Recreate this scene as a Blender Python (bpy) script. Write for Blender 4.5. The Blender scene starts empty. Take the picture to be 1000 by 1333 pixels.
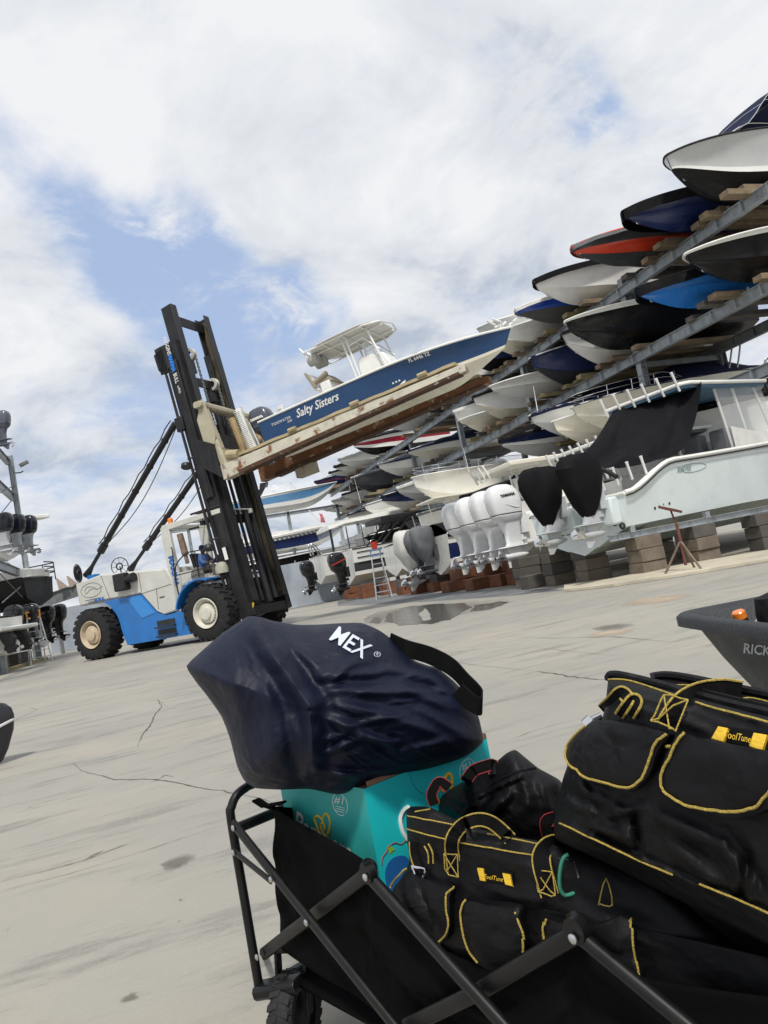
import bpy, math, random
from mathutils import Vector, Matrix, noise
V = Vector
rad = math.radians
C = bpy.context.scene.collection
scene = bpy.context.scene
rng = random.Random(7)

# ------------------------------------------------------------------ camera model
IW, IH, FP = 1000.0, 1333.0, 963.0
EYE = V((0.0, 0.0, 1.0))
AX = V((0.93596377, -0.1498594, 0.31861258))      # world x,y,z expressed in camera axes (right, down, forward)
AY = V((-0.29897647, 0.13968573, 0.94398144))
AZ = V((-0.18597012, -0.9787901, 0.08593635))
def ray(px, py):
    q = V((px - IW/2, py - IH/2, FP))
    return V((AX.dot(q), AY.dot(q), AZ.dot(q)))
def at(px, py, x=None, y=None, z=None, d=None):
    r = ray(px, py)
    if x is not None: t = x / r.x
    elif y is not None: t = y / r.y
    elif z is not None: t = (z - EYE.z) / r.z
    else: t = d / FP
    return EYE + r*t
cam = bpy.data.cameras.new('camera'); camo = bpy.data.objects.new('camera', cam); C.objects.link(camo)
cam.sensor_fit = 'VERTICAL'; cam.sensor_height = 36; cam.lens = FP/IH*36
cam.clip_start = 0.05; cam.clip_end = 2000
right = V((AX.x, AY.x, AZ.x)); down = V((AX.y, AY.y, AZ.y)); fwd = V((AX.z, AY.z, AZ.z))
m = Matrix((( right.x, -down.x, -fwd.x, 0), (right.y, -down.y, -fwd.y, 0), (right.z, -down.z, -fwd.z, 1.0), (0, 0, 0, 1)))
camo.matrix_world = m
scene.camera = camo

# ------------------------------------------------------------------ materials
MATS = {}
def srgb(r, g, b):
    f = lambda c: (c/255/12.92) if c <= 10 else ((c/255 + .055)/1.055)**2.4
    return (f(r), f(g), f(b))
def mat(name, col, rough=.5, metal=0, var=.12, scale=6.0, bump=0, bscale=40, coat=0, spec=None, col2=None, mix=(.45, .6), dirt_shade=None, streak=None, emit=None, sheen=0, trans=0, alpha=1):
    if name in MATS: return MATS[name]
    m = bpy.data.materials.new(name); m.use_nodes = True; MATS[name] = m
    N = m.node_tree.nodes; L = m.node_tree.links
    b = N['Principled BSDF']
    tc = N.new('ShaderNodeTexCoord')
    n1 = N.new('ShaderNodeTexNoise'); n1.inputs['Scale'].default_value = scale; n1.inputs['Detail'].default_value = 6; n1.inputs['Roughness'].default_value = .6
    L.new(tc.outputs['Object'], n1.inputs['Vector'])
    mp = N.new('ShaderNodeMapRange'); mp.inputs[1].default_value = .3; mp.inputs[2].default_value = .7
    mp.inputs[3].default_value = 1-var; mp.inputs[4].default_value = 1+var
    L.new(n1.outputs['Fac'], mp.inputs[0])
    hs = N.new('ShaderNodeMix'); hs.data_type = 'RGBA'; hs.blend_type = 'MULTIPLY'; hs.inputs['Factor'].default_value = 1
    hs.inputs['A'].default_value = (*col, 1)
    L.new(mp.outputs[0], hs.inputs['B'])
    out = hs.outputs['Result']
    if col2 is not None:
        n2 = N.new('ShaderNodeTexNoise'); n2.inputs['Scale'].default_value = scale*.8; n2.inputs['Detail'].default_value = 8; n2.inputs['Roughness'].default_value = .7
        mpp = N.new('ShaderNodeMapping'); L.new(tc.outputs['Object'], mpp.inputs[0]); mpp.inputs['Location'].default_value = (3.1, 7.7, 1.3)
        if streak: mpp.inputs['Scale'].default_value = streak
        L.new(mpp.outputs[0], n2.inputs['Vector'])
        rp = N.new('ShaderNodeMapRange'); rp.inputs[1].default_value = mix[0]; rp.inputs[2].default_value = mix[1]
        L.new(n2.outputs['Fac'], rp.inputs[0])
        mx = N.new('ShaderNodeMix'); mx.data_type = 'RGBA'
        L.new(rp.outputs[0], mx.inputs['Factor']); L.new(out, mx.inputs['A']); mx.inputs['B'].default_value = (*col2, 1)
        out = mx.outputs['Result']
    L.new(out, b.inputs['Base Color'])
    rr = N.new('ShaderNodeMapRange'); rr.inputs[1].default_value = .3; rr.inputs[2].default_value = .7
    rr.inputs[3].default_value = max(.02, rough*.8); rr.inputs[4].default_value = min(1, rough*1.25)
    L.new(n1.outputs['Fac'], rr.inputs[0]); L.new(rr.outputs[0], b.inputs['Roughness'])
    b.inputs['Metallic'].default_value = metal
    b.inputs['Specular IOR Level'].default_value = spec if spec is not None else (.28 if max(col) < .06 else .5)
    if coat: b.inputs['Coat Weight'].default_value = coat; b.inputs['Coat Roughness'].default_value = .06
    if sheen: b.inputs['Sheen Weight'].default_value = sheen; b.inputs['Sheen Roughness'].default_value = .5
    if trans: b.inputs['Transmission Weight'].default_value = trans
    if alpha < 1: b.inputs['Alpha'].default_value = alpha
    if emit: b.inputs['Emission Color'].default_value = (*emit, 1); b.inputs['Emission Strength'].default_value = 1
    if bump:
        nb = N.new('ShaderNodeTexNoise'); nb.inputs['Scale'].default_value = bscale; nb.inputs['Detail'].default_value = 5
        L.new(tc.outputs['Object'], nb.inputs['Vector'])
        bp = N.new('ShaderNodeBump'); bp.inputs['Strength'].default_value = bump; bp.inputs['Distance'].default_value = .02
        L.new(nb.outputs['Fac'], bp.inputs['Height']); L.new(bp.outputs[0], b.inputs['Normal'])
    return m
def weave(name, col, scale=900, bump=.25, rough=.7, var=.15, vs=9, sheen=.3, wr=0, wscale=14, crumple=0, cs=16):
    """woven cloth: fine weave plus broad creases in the bump"""
    if name in MATS: return MATS[name]
    m = mat(name, col, rough, 0, var, vs, sheen=sheen)
    N = m.node_tree.nodes; L = m.node_tree.links; b = N['Principled BSDF']
    tc = N.new('ShaderNodeTexCoord')
    w1 = N.new('ShaderNodeTexWave'); w1.bands_direction = 'DIAGONAL'; w1.inputs['Scale'].default_value = scale; w1.inputs['Distortion'].default_value = .5
    w2 = N.new('ShaderNodeTexNoise'); w2.inputs['Scale'].default_value = wscale; w2.inputs['Detail'].default_value = 7
    w2.inputs['Distortion'].default_value = .6
    L.new(tc.outputs['Object'], w1.inputs['Vector']); L.new(tc.outputs['Object'], w2.inputs['Vector'])
    b1 = N.new('ShaderNodeBump'); b1.inputs['Strength'].default_value = bump; b1.inputs['Distance'].default_value = .0006
    b2 = N.new('ShaderNodeBump'); b2.inputs['Strength'].default_value = wr; b2.inputs['Distance'].default_value = .02
    L.new(w1.outputs['Fac'], b1.inputs['Height']); L.new(w2.outputs['Fac'], b2.inputs['Height'])
    if crumple:
        vt = N.new('ShaderNodeTexVoronoi'); vt.feature = 'SMOOTH_F1'; vt.inputs['Scale'].default_value = cs; vt.inputs['Smoothness'].default_value = .12; vt.inputs['Detail'].default_value = 2; vt.inputs['Roughness'].default_value = .5
        nd = N.new('ShaderNodeTexNoise'); nd.inputs['Scale'].default_value = cs*.5; nd.inputs['Detail'].default_value = 3; L.new(tc.outputs['Object'], nd.inputs['Vector'])
        am = N.new('ShaderNodeVectorMath'); am.operation = 'MULTIPLY_ADD'; am.inputs[1].default_value = (.12, .12, .12); L.new(nd.outputs['Color'], am.inputs[0]); L.new(tc.outputs['Object'], am.inputs[2])
        mpg = N.new('ShaderNodeMapping'); mpg.inputs['Scale'].default_value = (.55, .9, 1.25); mpg.inputs['Rotation'].default_value = (.3, .5, .4); L.new(am.outputs[0], mpg.inputs[0]); L.new(mpg.outputs[0], vt.inputs['Vector'])
        b0 = N.new('ShaderNodeBump'); b0.inputs['Strength'].default_value = crumple; b0.inputs['Distance'].default_value = .03
        L.new(vt.outputs['Distance'], b0.inputs['Height']); L.new(b0.outputs[0], b2.inputs['Normal'])
    L.new(b2.outputs[0], b1.inputs['Normal']); L.new(b1.outputs[0], b.inputs['Normal'])
    return m

GEL = dict(rough=.28, coat=.35, var=.06, scale=1.3)
def gel(name, col, dirt_shade=(.30, .28, .23), mixr=(.58, .82)):
    k = dict(GEL)
    if max(col) < .3: k.update(coat=.12)
    return mat('gelcoat_'+name, col, col2=tuple(c*.72 for c in col) if max(col) < .3 else tuple(c*d for c, d in zip(col, (.86, .84, .76))), mix=mixr, streak=(.5, .5, 2), bump=.05, bscale=5, **k)
white = gel('white', (.81, .81, .77)); cream = gel('cream', (.76, .72, .60)); greyw = gel('light_grey', (.50, .51, .50))
navy = gel('navy', (.012, .022, .095)); blue = gel('blue', (.02, .17, .56)); royal = gel('royal', (.012, .065, .42))
blackg = gel('black', (.006, .006, .007)); redg = gel('red', (.68, .055, .02)); charg = gel('charcoal', (.05, .053, .058))
mint = gel('mint', (.63, .70, .705)); salty = gel('deep_blue', (.012, .055, .155)); sky_b = gel('sky_blue', (.12, .30, .55))
antif = mat('bottom_paint_black', (.009, .009, .010), .7, var=.4, scale=2.5, col2=(.03, .03, .03), mix=(.55, .8), bump=.15, bscale=12)
rubber = mat('rubber', (.02, .02, .021), .72, var=.25, scale=5, bump=.2, bscale=30, col2=(.06, .055, .05), mix=(.55, .85))
blackm = mat('black_paint', (.022, .022, .024), .38, var=.3, scale=3, col2=(.05, .045, .04), mix=(.58, .8), bump=.05)
darkm = mat('dark_steel', (.05, .05, .052), .5, .5, var=.3, scale=5)
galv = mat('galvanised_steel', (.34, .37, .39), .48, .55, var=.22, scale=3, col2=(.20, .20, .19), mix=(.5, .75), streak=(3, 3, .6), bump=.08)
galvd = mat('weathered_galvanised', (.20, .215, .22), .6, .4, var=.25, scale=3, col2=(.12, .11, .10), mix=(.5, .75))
alu = mat('aluminium', (.62, .63, .64), .28, .85, var=.08, scale=6)
alud = mat('dull_aluminium', (.48, .49, .49), .45, .6, var=.15, scale=6)
chrome = mat('stainless', (.7, .7, .72), .12, 1, var=.03)
whitep = mat('white_powder_paint', (.76, .76, .74), .4, var=.05, scale=4)
wood = mat('timber', (.24, .175, .105), .8, var=.35, scale=3, col2=(.11, .085, .06), mix=(.4, .7), streak=(.4, 4, 4), bump=.3, bscale=22)
wood2 = mat('treated_timber', (.30, .25, .13), .8, var=.3, scale=3, col2=(.17, .13, .07), mix=(.4, .7), streak=(.4, 4, 4), bump=.3, bscale=22)
wood3 = mat('grey_timber', (.15, .135, .12), .85, var=.35, scale=3, col2=(.07, .06, .05), mix=(.4, .7), streak=(.4, 4, 4), bump=.3, bscale=22)
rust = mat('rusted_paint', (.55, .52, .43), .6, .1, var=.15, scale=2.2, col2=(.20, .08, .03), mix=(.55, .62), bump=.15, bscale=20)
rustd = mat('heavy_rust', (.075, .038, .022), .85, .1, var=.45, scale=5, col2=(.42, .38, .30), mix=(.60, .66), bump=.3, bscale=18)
glass = mat('tinted_glass', (.04, .05, .055), .06, 0, var=.02, coat=.5)
clear = mat('clear_plastic', (.75, .78, .8), .08, 0, var=.02, trans=0, alpha=.3)
canv_b = mat('black_canvas', (.006, .006, .0075), .8, var=.3, scale=3, bump=.5, bscale=5, spec=.15)
canv_n = mat('navy_canvas', (.008, .012, .040), .8, var=.3, scale=3, bump=.4, bscale=5, spec=.18)
canv_g = mat('grey_canvas', (.14, .15, .16), .78, var=.2, scale=3, bump=.4, bscale=5)
canv_bl = mat('blue_canvas', (.015, .06, .28), .78, var=.2, scale=3, bump=.4, bscale=5)
canv_w = mat('white_vinyl', (.60, .60, .57), .5, var=.1, scale=3, bump=.2, bscale=8)
cloth_t = mat('translucent_white', (.55, .55, .52), .6, var=.05)
red_pl = mat('red_plastic', (.50, .04, .02), .45, var=.1)
orange_pl = mat('orange_plastic', (.80, .22, .02), .35, var=.08)

# ------------------------------------------------------------------ mesh builder
class MB:
    def __init__(s): s.v = []; s.f = []; s.mi = []; s.k = 0
    def add(s, vs, fs, mi=None):
        o = len(s.v); s.v.extend(V(p) for p in vs)
        for f in fs: s.f.append([i+o for i in f]); s.mi.append(s.k if mi is None else mi)
        return o
    def para(s, O, a, b, c):
        O, a, b, c = V(O), V(a), V(b), V(c)
        if a.cross(b).dot(c) < 0: a, b = b, a
        p = [O, O+a, O+a+b, O+b, O+c, O+a+c, O+a+b+c, O+b+c]
        s.add(p, [(3, 2, 1, 0), (4, 5, 6, 7), (0, 1, 5, 4), (1, 2, 6, 5), (2, 3, 7, 6), (3, 0, 4, 7)])
    def box(s, c, d, M=None):
        c = V(c); hx, hy, hz = d[0]/2, d[1]/2, d[2]/2
        a, b, e = V((d[0], 0, 0)), V((0, d[1], 0)), V((0, 0, d[2]))
        O = c - V((hx, hy, hz))
        if M is not None: O = M @ O; R3 = M.to_3x3(); a, b, e = R3@a, R3@b, R3@e
        s.para(O, a, b, e)
    def bar(s, p, q, w, h=None, up=(0, 0, 1)):
        h = h or w; p, q, up = V(p), V(q), V(up); d = (q-p).normalized()
        if abs(d.dot(up)) > .98: up = V((1, 0, 0))
        sd = d.cross(up).normalized(); u = sd.cross(d).normalized()
        s.para(p - sd*w/2 - u*h/2, q-p, sd*w, u*h)
    def rbar(s, p, q, w, h, up=(0, 0, 1), r=.25):
        """bar with chamfered corners (8-sided)"""
        p, q, up = V(p), V(q), V(up); d = (q-p).normalized()
        if abs(d.dot(up)) > .98: up = V((1, 0, 0))
        sd = d.cross(up).normalized(); u = sd.cross(d).normalized(); c = min(w, h)*r
        pr = [(w/2-c, h/2), (w/2, h/2-c), (w/2, -h/2+c), (w/2-c, -h/2), (-w/2+c, -h/2), (-w/2, -h/2+c), (-w/2, h/2-c), (-w/2+c, h/2)]
        s.loft([[e + sd*a + u*b for a, b in pr] for e in (p, q)])
    def loft(s, rings, closed=True, cap=True, mi=None):
        n = len(rings[0]); vs = [p for r in rings for p in r]; fs = []
        m = n if closed else n-1
        for i in range(len(rings)-1):
            for j in range(m):
                a = i*n+j; b = i*n+(j+1) % n
                fs.append((a, b, b+n, a+n))
        if cap and closed:
            fs.append(tuple(reversed(range(n)))); fs.append(tuple(range((len(rings)-1)*n, len(rings)*n)))
        s.add(vs, fs, mi)
    def tube(s, pts, r, n=8, closed=False, cap=True):
        pts = [V(p) for p in pts]; rs = r if isinstance(r, (list, tuple)) else [r]*len(pts)
        rings = []; prev = None
        for i, p in enumerate(pts):
            if closed: d = pts[(i+1) % len(pts)] - pts[i-1]
            else: d = pts[min(i+1, len(pts)-1)] - pts[max(i-1, 0)]
            d.normalize()
            if prev is None:
                u = d.cross(V((0, 0, 1)));
                if u.length < .1: u = d.cross(V((1, 0, 0)))
            else: u = prev - d*prev.dot(d)
            u.normalize(); prev = u; w = d.cross(u)
            rings.append([p + (u*math.cos(2*math.pi*k/n) + w*math.sin(2*math.pi*k/n))*rs[i] for k in range(n)])
        if closed: rings.append(rings[0])
        s.loft(rings, True, cap and not closed)
    def ribbon(s, pts, nrm, w, t):
        """flat strap following pts, nrm = surface normal (vector or list)"""
        pts = [V(p) for p in pts]; rings = []
        for i, p in enumerate(pts):
            d = (pts[min(i+1, len(pts)-1)] - pts[max(i-1, 0)]).normalized()
            n = V(nrm[i] if isinstance(nrm, list) else nrm); n = (n - d*n.dot(d)).normalized(); sd = d.cross(n)
            rings.append([p + sd*w/2, p + sd*w/2 + n*t, p - sd*w/2 + n*t, p - sd*w/2])
        s.loft(rings)
    def lathe(s, prof, n=24, M=None, cap=True):
        M = M or Matrix(); rings = []
        for r, z in prof: rings.append([M @ V((r*math.cos(2*math.pi*k/n), r*math.sin(2*math.pi*k/n), z)) for k in range(n)])
        s.loft(rings, True, cap)
    def prism(s, poly, M, t, z0=0):
        n = len(poly)
        ar = sum(poly[i][0]*poly[(i+1) % n][1]-poly[(i+1) % n][0]*poly[i][1] for i in range(n))
        if ar < 0: poly = poly[::-1]
        vs = [M @ V((x, y, z0)) for x, y in poly] + [M @ V((x, y, z0+t)) for x, y in poly]
        fs = [tuple(reversed(range(n))), tuple(range(n, 2*n))] + [(i, (i+1) % n, (i+1) % n+n, i+n) for i in range(n)]
        s.add(vs, fs)
    def ibeam(s, p, q, h, w, t=.02, up=(0, 0, 1)):
        p, q, up = V(p), V(q), V(up); d = (q-p).normalized(); sd = d.cross(up).normalized(); u = sd.cross(d).normalized()
        for k in (-1, 1):
            s.para(p - sd*w/2 + u*(k*h/2 - (t if k > 0 else 0)), q-p, sd*w, u*t)
        s.para(p - sd*t/2 - u*(h/2-t), q-p, sd*t, u*(h-2*t))
    def grid(s, rows, mi=None):
        s.loft(rows, False, False, mi)
    def puff(s, outline, nrm, t, edge=.93, seg=None, wr=0, seed=0, dome=.25):
        """padded panel: outline ring rising to a soft top"""
        P = [V(p) for p in outline]; c = sum(P, V())/len(P); nrm = V(nrm).normalized()
        rings = [P]
        for k, h in ((1.0, .5), (1-(1-edge)*.35, .85), (edge, 1), (.78, 1+dome*.5), (.55, 1+dome*.8), (.3, 1+dome), (.12, 1+dome*1.03)):
            rg = []
            for p in P:
                q = c + (p-c)*k + nrm*t*h
                if wr and k < .99: q += nrm*wr*noise.noise(q*14 + V((seed, 0, 0)))
                rg.append(q)
            rings.append(rg)
        s.loft(rings, True, True)
    def text(s, body, M, size, bold=0, shear=0, ext=.002, align='CENTER', sx=1, spacing=1):
        cu = bpy.data.curves.new('t', 'FONT'); cu.body = body; cu.size = size; cu.offset = bold; cu.shear = shear
        cu.extrude = ext; cu.align_x = align; cu.align_y = 'CENTER'; cu.resolution_u = 2; cu.space_character = spacing
        o = bpy.data.objects.new('t', cu); me = bpy.data.meshes.new_from_object(o)
        SX = Matrix.Diagonal((sx, 1, 1, 1))
        s.add([M @ (SX @ v.co) for v in me.vertices], [list(p.vertices) for p in me.polygons])
        bpy.data.objects.remove(o); bpy.data.curves.remove(cu); bpy.data.meshes.remove(me)
    def build(s, name, mats, parent=None, smooth=35, world=False, bevel=0, subsurf=0):
        if world and parent is not None:
            Mi = WM[parent.name].inverted(); vs = [Mi @ p for p in s.v]
        else: vs = s.v
        me = bpy.data.meshes.new(name); me.from_pydata([tuple(p) for p in vs], [], s.f)
        mats = mats if isinstance(mats, (list, tuple)) else [mats]
        for mm in mats: me.materials.append(mm)
        me.polygons.foreach_set('material_index', s.mi)
        if smooth:
            me.polygons.foreach_set('use_smooth', [True]*len(me.polygons))
            me.update(); me.set_sharp_from_angle(angle=rad(smooth))
        me.update()
        o = bpy.data.objects.new(name, me); C.objects.link(o)
        if parent is not None: o.parent = parent; WM[o.name] = WM.get(parent.name, Matrix())
        else: WM[o.name] = Matrix()
        if bevel:
            b = o.modifiers.new('bevel', 'BEVEL'); b.width = bevel; b.segments = 2; b.limit_method = 'ANGLE'; b.angle_limit = rad(40); b.harden_normals = False
        if subsurf:
            b = o.modifiers.new('sub', 'SUBSURF'); b.levels = subsurf; b.render_levels = subsurf
        return o
WM = {}
def tag(o, label, cat, group=None, kind=None):
    if label: o['label'] = label
    if cat: o['category'] = cat
    if group: o['group'] = group
    if kind: o['kind'] = kind
    return o
def thing(name, label, cat, M=None, loc=None, rz=0, group=None):
    o = bpy.data.objects.new(name, None); C.objects.link(o); o.empty_display_size = .2
    if M is None: M = Matrix.Translation(V(loc or (0, 0, 0))) @ Matrix.Rotation(rz, 4, 'Z')
    o.matrix_world = M; WM[o.name] = M.copy()
    return tag(o, label, cat, group)
def frame(O, x, y=None, z=None):
    """matrix from origin and two axes"""
    x = V(x).normalized()
    if z is not None: z = V(z); y = z.cross(x).normalized(); z = x.cross(y)
    else: y = V(y); z = x.cross(y).normalized(); y = z.cross(x)
    O = V(O)
    return Matrix(((x.x, y.x, z.x, O.x), (x.y, y.y, z.y, O.y), (x.z, y.z, z.z, O.z), (0, 0, 0, 1)))
def struct(o, kind='structure'): o['kind'] = kind; return o
def copy_tree(o, parent=None):
    c = o.copy(); C.objects.link(c)
    if parent is not None: c.parent = parent
    for ch in list(o.children): copy_tree(ch, c)
    return c
def sstep(a, b, x):
    t = max(0, min(1, (x-a)/(b-a))); return t*t*(3-2*t)
def lerp(a, b, t): return a + (b-a)*t
def spl(pts, n=6):
    """catmull-rom through points"""
    P = [V(p) for p in pts]; out = []
    for i in range(len(P)-1):
        p0 = P[max(i-1, 0)]; p1 = P[i]; p2 = P[i+1]; p3 = P[min(i+2, len(P)-1)]
        for k in range(n):
            t = k/n; out.append(.5*((2*p1) + (p2-p0)*t + (2*p0-5*p1+4*p2-p3)*t*t + (3*p1-p0-3*p2+p3)*t**3))
    out.append(P[-1]); return out
# ------------------------------------------------------------------ sky and light
SUN_EL, SUN_AZ = rad(56), rad(198)        # azimuth from +Y towards +X
w = bpy.data.worlds.new('World'); scene.world = w; w.use_nodes = True
N = w.node_tree.nodes; L = w.node_tree.links
bg = N['Background']; bg.inputs['Strength'].default_value = .1
sky = N.new('ShaderNodeTexSky'); sky.sky_type = 'NISHITA'; sky.sun_disc = False; sky.sun_elevation = SUN_EL; sky.sun_rotation = SUN_AZ
sky.air_density = 1.0; sky.dust_density = 1.2; sky.ozone_density = 1.5
tc = N.new('ShaderNodeTexCoord')
def node(t, **k):
    n = N.new(t)
    for a, b in k.items(): setattr(n, a, b)
    return n
def math_(op, a, b=None, clamp=False):
    n = node('ShaderNodeMath', operation=op, use_clamp=clamp)
    for i, x in enumerate((a, b)):
        if x is None: continue
        if isinstance(x, (int, float)): n.inputs[i].default_value = x
        else: L.new(x, n.inputs[i])
    return n.outputs[0]
sep = node('ShaderNodeSeparateXYZ'); L.new(tc.outputs['Generated'], sep.inputs[0])
zc = math_('ADD', math_('MAXIMUM', sep.outputs[2], 0.0), .22)
cmb = node('ShaderNodeCombineXYZ')
L.new(math_('DIVIDE', sep.outputs[0], zc), cmb.inputs[0]); L.new(math_('DIVIDE', sep.outputs[1], zc), cmb.inputs[1])
def nz(scale, det, rough, dist=0, off=(0, 0, 0), src=None):
    mp = node('ShaderNodeMapping'); mp.inputs['Location'].default_value = off; L.new(src or cmb.outputs[0], mp.inputs[0])
    n = node('ShaderNodeTexNoise'); n.inputs['Scale'].default_value = scale; n.inputs['Detail'].default_value = det
    n.inputs['Roughness'].default_value = rough; n.inputs['Distortion'].default_value = dist; L.new(mp.outputs[0], n.inputs['Vector'])
    return n.outputs['Fac']
cov = nz(1.25, 9, .56, .25, (4.3, 1.2, 0))
fine = nz(5.5, 8, .6, .3, (1, 9, 0))
dens = math_('ADD', math_('MULTIPLY', math_('SUBTRACT', cov, .5), .9), math_('MULTIPLY', math_('SUBTRACT', fine, .5), .75))
# openings in the cloud deck: real directions in the sky
hole = None
def blob(px, py, wdeg, amp):
    global hole
    d = ray(px, py).normalized()
    dp = node('ShaderNodeVectorMath', operation='DOT_PRODUCT'); L.new(tc.outputs['Generated'], dp.inputs[0]); dp.inputs[1].default_value = tuple(d)
    mr = node('ShaderNodeMapRange', interpolation_type='SMOOTHERSTEP'); mr.inputs[1].default_value = math.cos(rad(wdeg)); mr.inputs[2].default_value = 1
    mr.inputs[3].default_value = 0; mr.inputs[4].default_value = amp; L.new(dp.outputs['Value'], mr.inputs[0])
    hole = mr.outputs[0] if hole is None else math_('ADD', hole, mr.outputs[0])
for a in ((40, 225, 6, .10), (175, 290, 8, .27), (110, 320, 6, .12), (240, 350, 7, .20), (320, 385, 7, .22), (400, 400, 5, .24), (230, 440, 8, .10), (330, 450, 7, .10),
          (628, 95, 3.6, .30), (510, 75, 3.6, .20), (750, 130, 4, .32), (790, 165, 3, .18), (870, 225, 5, .24), (590, 372, 6, .08), (140, 660, 13, .12), (260, 610, 10, .10), (20, 400, 8, -.12), (90, 400, 7, -.10), (150, 150, 8, -.2), (85, 750, 7, -.1), (450, 250, 16, -.10), (650, 300, 16, -.10), (200, 100, 14, -.12), (560, 20, 14, -.1), (150, 520, 12, -.06)): blob(*a)
brk = node('ShaderNodeMapRange'); brk.inputs[1].default_value = .36; brk.inputs[2].default_value = .64; brk.inputs[3].default_value = .2; brk.inputs[4].default_value = 1.65
L.new(nz(3.8, 9, .64, .6, (8.7, 3.1, 0)), brk.inputs[0])
hole = math_('MULTIPLY', hole, brk.outputs[0])
d2 = math_('SUBTRACT', dens, hole)
mr = node('ShaderNodeMapRange', interpolation_type='SMOOTHSTEP'); mr.inputs[1].default_value = -.46; mr.inputs[2].default_value = .03; L.new(d2, mr.inputs[0])
# grey-white relief inside the clouds
sh = nz(2.3, 9, .6, .4, (2.15, 5.3, 0)); sh2 = nz(.9, 4, .5, .2, (7, 2, 0))
shade = math_('ADD', math_('MULTIPLY', sh, .85), math_('MULTIPLY', sh2, .35))
cr = node('ShaderNodeValToRGB'); L.new(shade, cr.inputs[0])
e = cr.color_ramp.elements; e[0].position = .47; e[0].color = (4.3, 4.85, 5.8, 1); e[1].position = .70; e[1].color = (7.9, 8.0, 8.2, 1)
e2 = cr.color_ramp.elements.new(.57); e2.color = (6.5, 6.8, 7.25, 1)
skm = node('ShaderNodeMix', data_type='RGBA', blend_type='MULTIPLY'); skm.inputs['Factor'].default_value = 1
L.new(sky.outputs[0], skm.inputs['A']); skm.inputs['B'].default_value = (1.0, 1.0, 1.0, 1)
# pale veil so that the gaps are soft blue rather than deep
veil = node('ShaderNodeMix', data_type='RGBA'); veil.inputs['Factor'].default_value = .75
L.new(skm.outputs['Result'], veil.inputs['A']); veil.inputs['B'].default_value = (4.3, 5.5, 7.9, 1)
mx = node('ShaderNodeMix', data_type='RGBA'); L.new(mr.outputs[0], mx.inputs['Factor'])
L.new(veil.outputs['Result'], mx.inputs['A']); L.new(cr.outputs[0], mx.inputs['B'])
L.new(mx.outputs['Result'], bg.inputs['Color'])

sl = bpy.data.lights.new('sun', 'SUN'); sl.energy = 2.8; sl.angle = rad(6); sl.color = (1, .95, .87)
so = bpy.data.objects.new('sun', sl); C.objects.link(so)
sd = V((math.sin(SUN_AZ)*math.cos(SUN_EL), math.cos(SUN_AZ)*math.cos(SUN_EL), math.sin(SUN_EL)))
so.rotation_euler = sd.to_track_quat('Z', 'Y').to_euler()
vs = scene.view_settings; vs.view_transform = 'Standard'; vs.look = 'None'; vs.exposure = .16; vs.gamma = 1
scene.cycles.max_bounces = 6; scene.cycles.transparent_max_bounces = 8

# ------------------------------------------------------------------ ground
gm = bpy.data.materials.new('worn_concrete'); gm.use_nodes = True
N = gm.node_tree.nodes; L = gm.node_tree.links; b = N['Principled BSDF']
tc = N.new('ShaderNodeTexCoord')
def nz(scale, det=6, rough=.6, sc=(1, 1, 1), off=(0, 0, 0), dist=0):
    mp = node('ShaderNodeMapping'); mp.inputs['Location'].default_value = off; mp.inputs['Scale'].default_value = sc; L.new(tc.outputs['Object'], mp.inputs[0])
    n = node('ShaderNodeTexNoise'); n.inputs['Scale'].default_value = scale; n.inputs['Detail'].default_value = det
    n.inputs['Roughness'].default_value = rough; n.inputs['Distortion'].default_value = dist; L.new(mp.outputs[0], n.inputs['Vector'])
    return n.outputs['Fac']
def mrange(src, a, b_, c=0, d=1):
    n = node('ShaderNodeMapRange', interpolation_type='SMOOTHSTEP'); n.inputs[1].default_value = a; n.inputs[2].default_value = b_
    n.inputs[3].default_value = c; n.inputs[4].default_value = d; L.new(src, n.inputs[0]); return n.outputs[0]
def cmix(f, A, B):
    n = node('ShaderNodeMix', data_type='RGBA')
    for s_, x in (('Factor', f), ('A', A), ('B', B)):
        if isinstance(x, (tuple, float, int)): n.inputs[s_].default_value = (*x, 1) if isinstance(x, tuple) else x
        else: L.new(x, n.inputs[s_])
    return n.outputs['Result']
col = cmix(mrange(nz(.22, 8, .6), .38, .62), (.335, .323, .284), (.272, .268, .245))
col = cmix(mrange(nz(.55, 8, .65, off=(9, 3, 0)), .46, .70, 0, .75), col, (.385, .345, .28))
col = cmix(mrange(nz(2.2, 9, .75, sc=(.35, 1.6, 1), off=(5, 1, 0)), .49, .66, 0, .85), col, (.17, .17, .16))
col = cmix(mrange(nz(7, 9, .8, sc=(.5, 1.3, 1)), .60, .80, 0, .5), col, (.21, .205, .19))
col = cmix(mrange(nz(60, 4, .7), .35, .75, 0, .55), col, (.33, .305, .26))
col = cmix(mrange(nz(260, 2, .6), .62, .72, 0, .4), col, (.52, .49, .43))
L.new(col, b.inputs['Base Color'])
L.new(mrange(nz(1.2, 6, .6), .35, .65, .62, .9), b.inputs['Roughness'])
bp = node('ShaderNodeBump'); bp.inputs['Strength'].default_value = .5; bp.inputs['Distance'].default_value = .006
L.new(math_('ADD', nz(55, 8, .75), math_('MULTIPLY', nz(4, 6, .6), 2.0)), bp.inputs['Height']); L.new(bp.outputs[0], b.inputs['Normal'])
g = MB(); n = 60
xs = [-400, -150, -60] + [-30+2*i for i in range(41)] + [80, 150, 400]
ys = [-60, -20, -8] + [-4+2*i for i in range(48)] + [120, 200, 700]
g.grid([[V((x, y, 0)) for x in xs] for y in ys]); struct(g.build('ground', gm, smooth=0))
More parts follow.
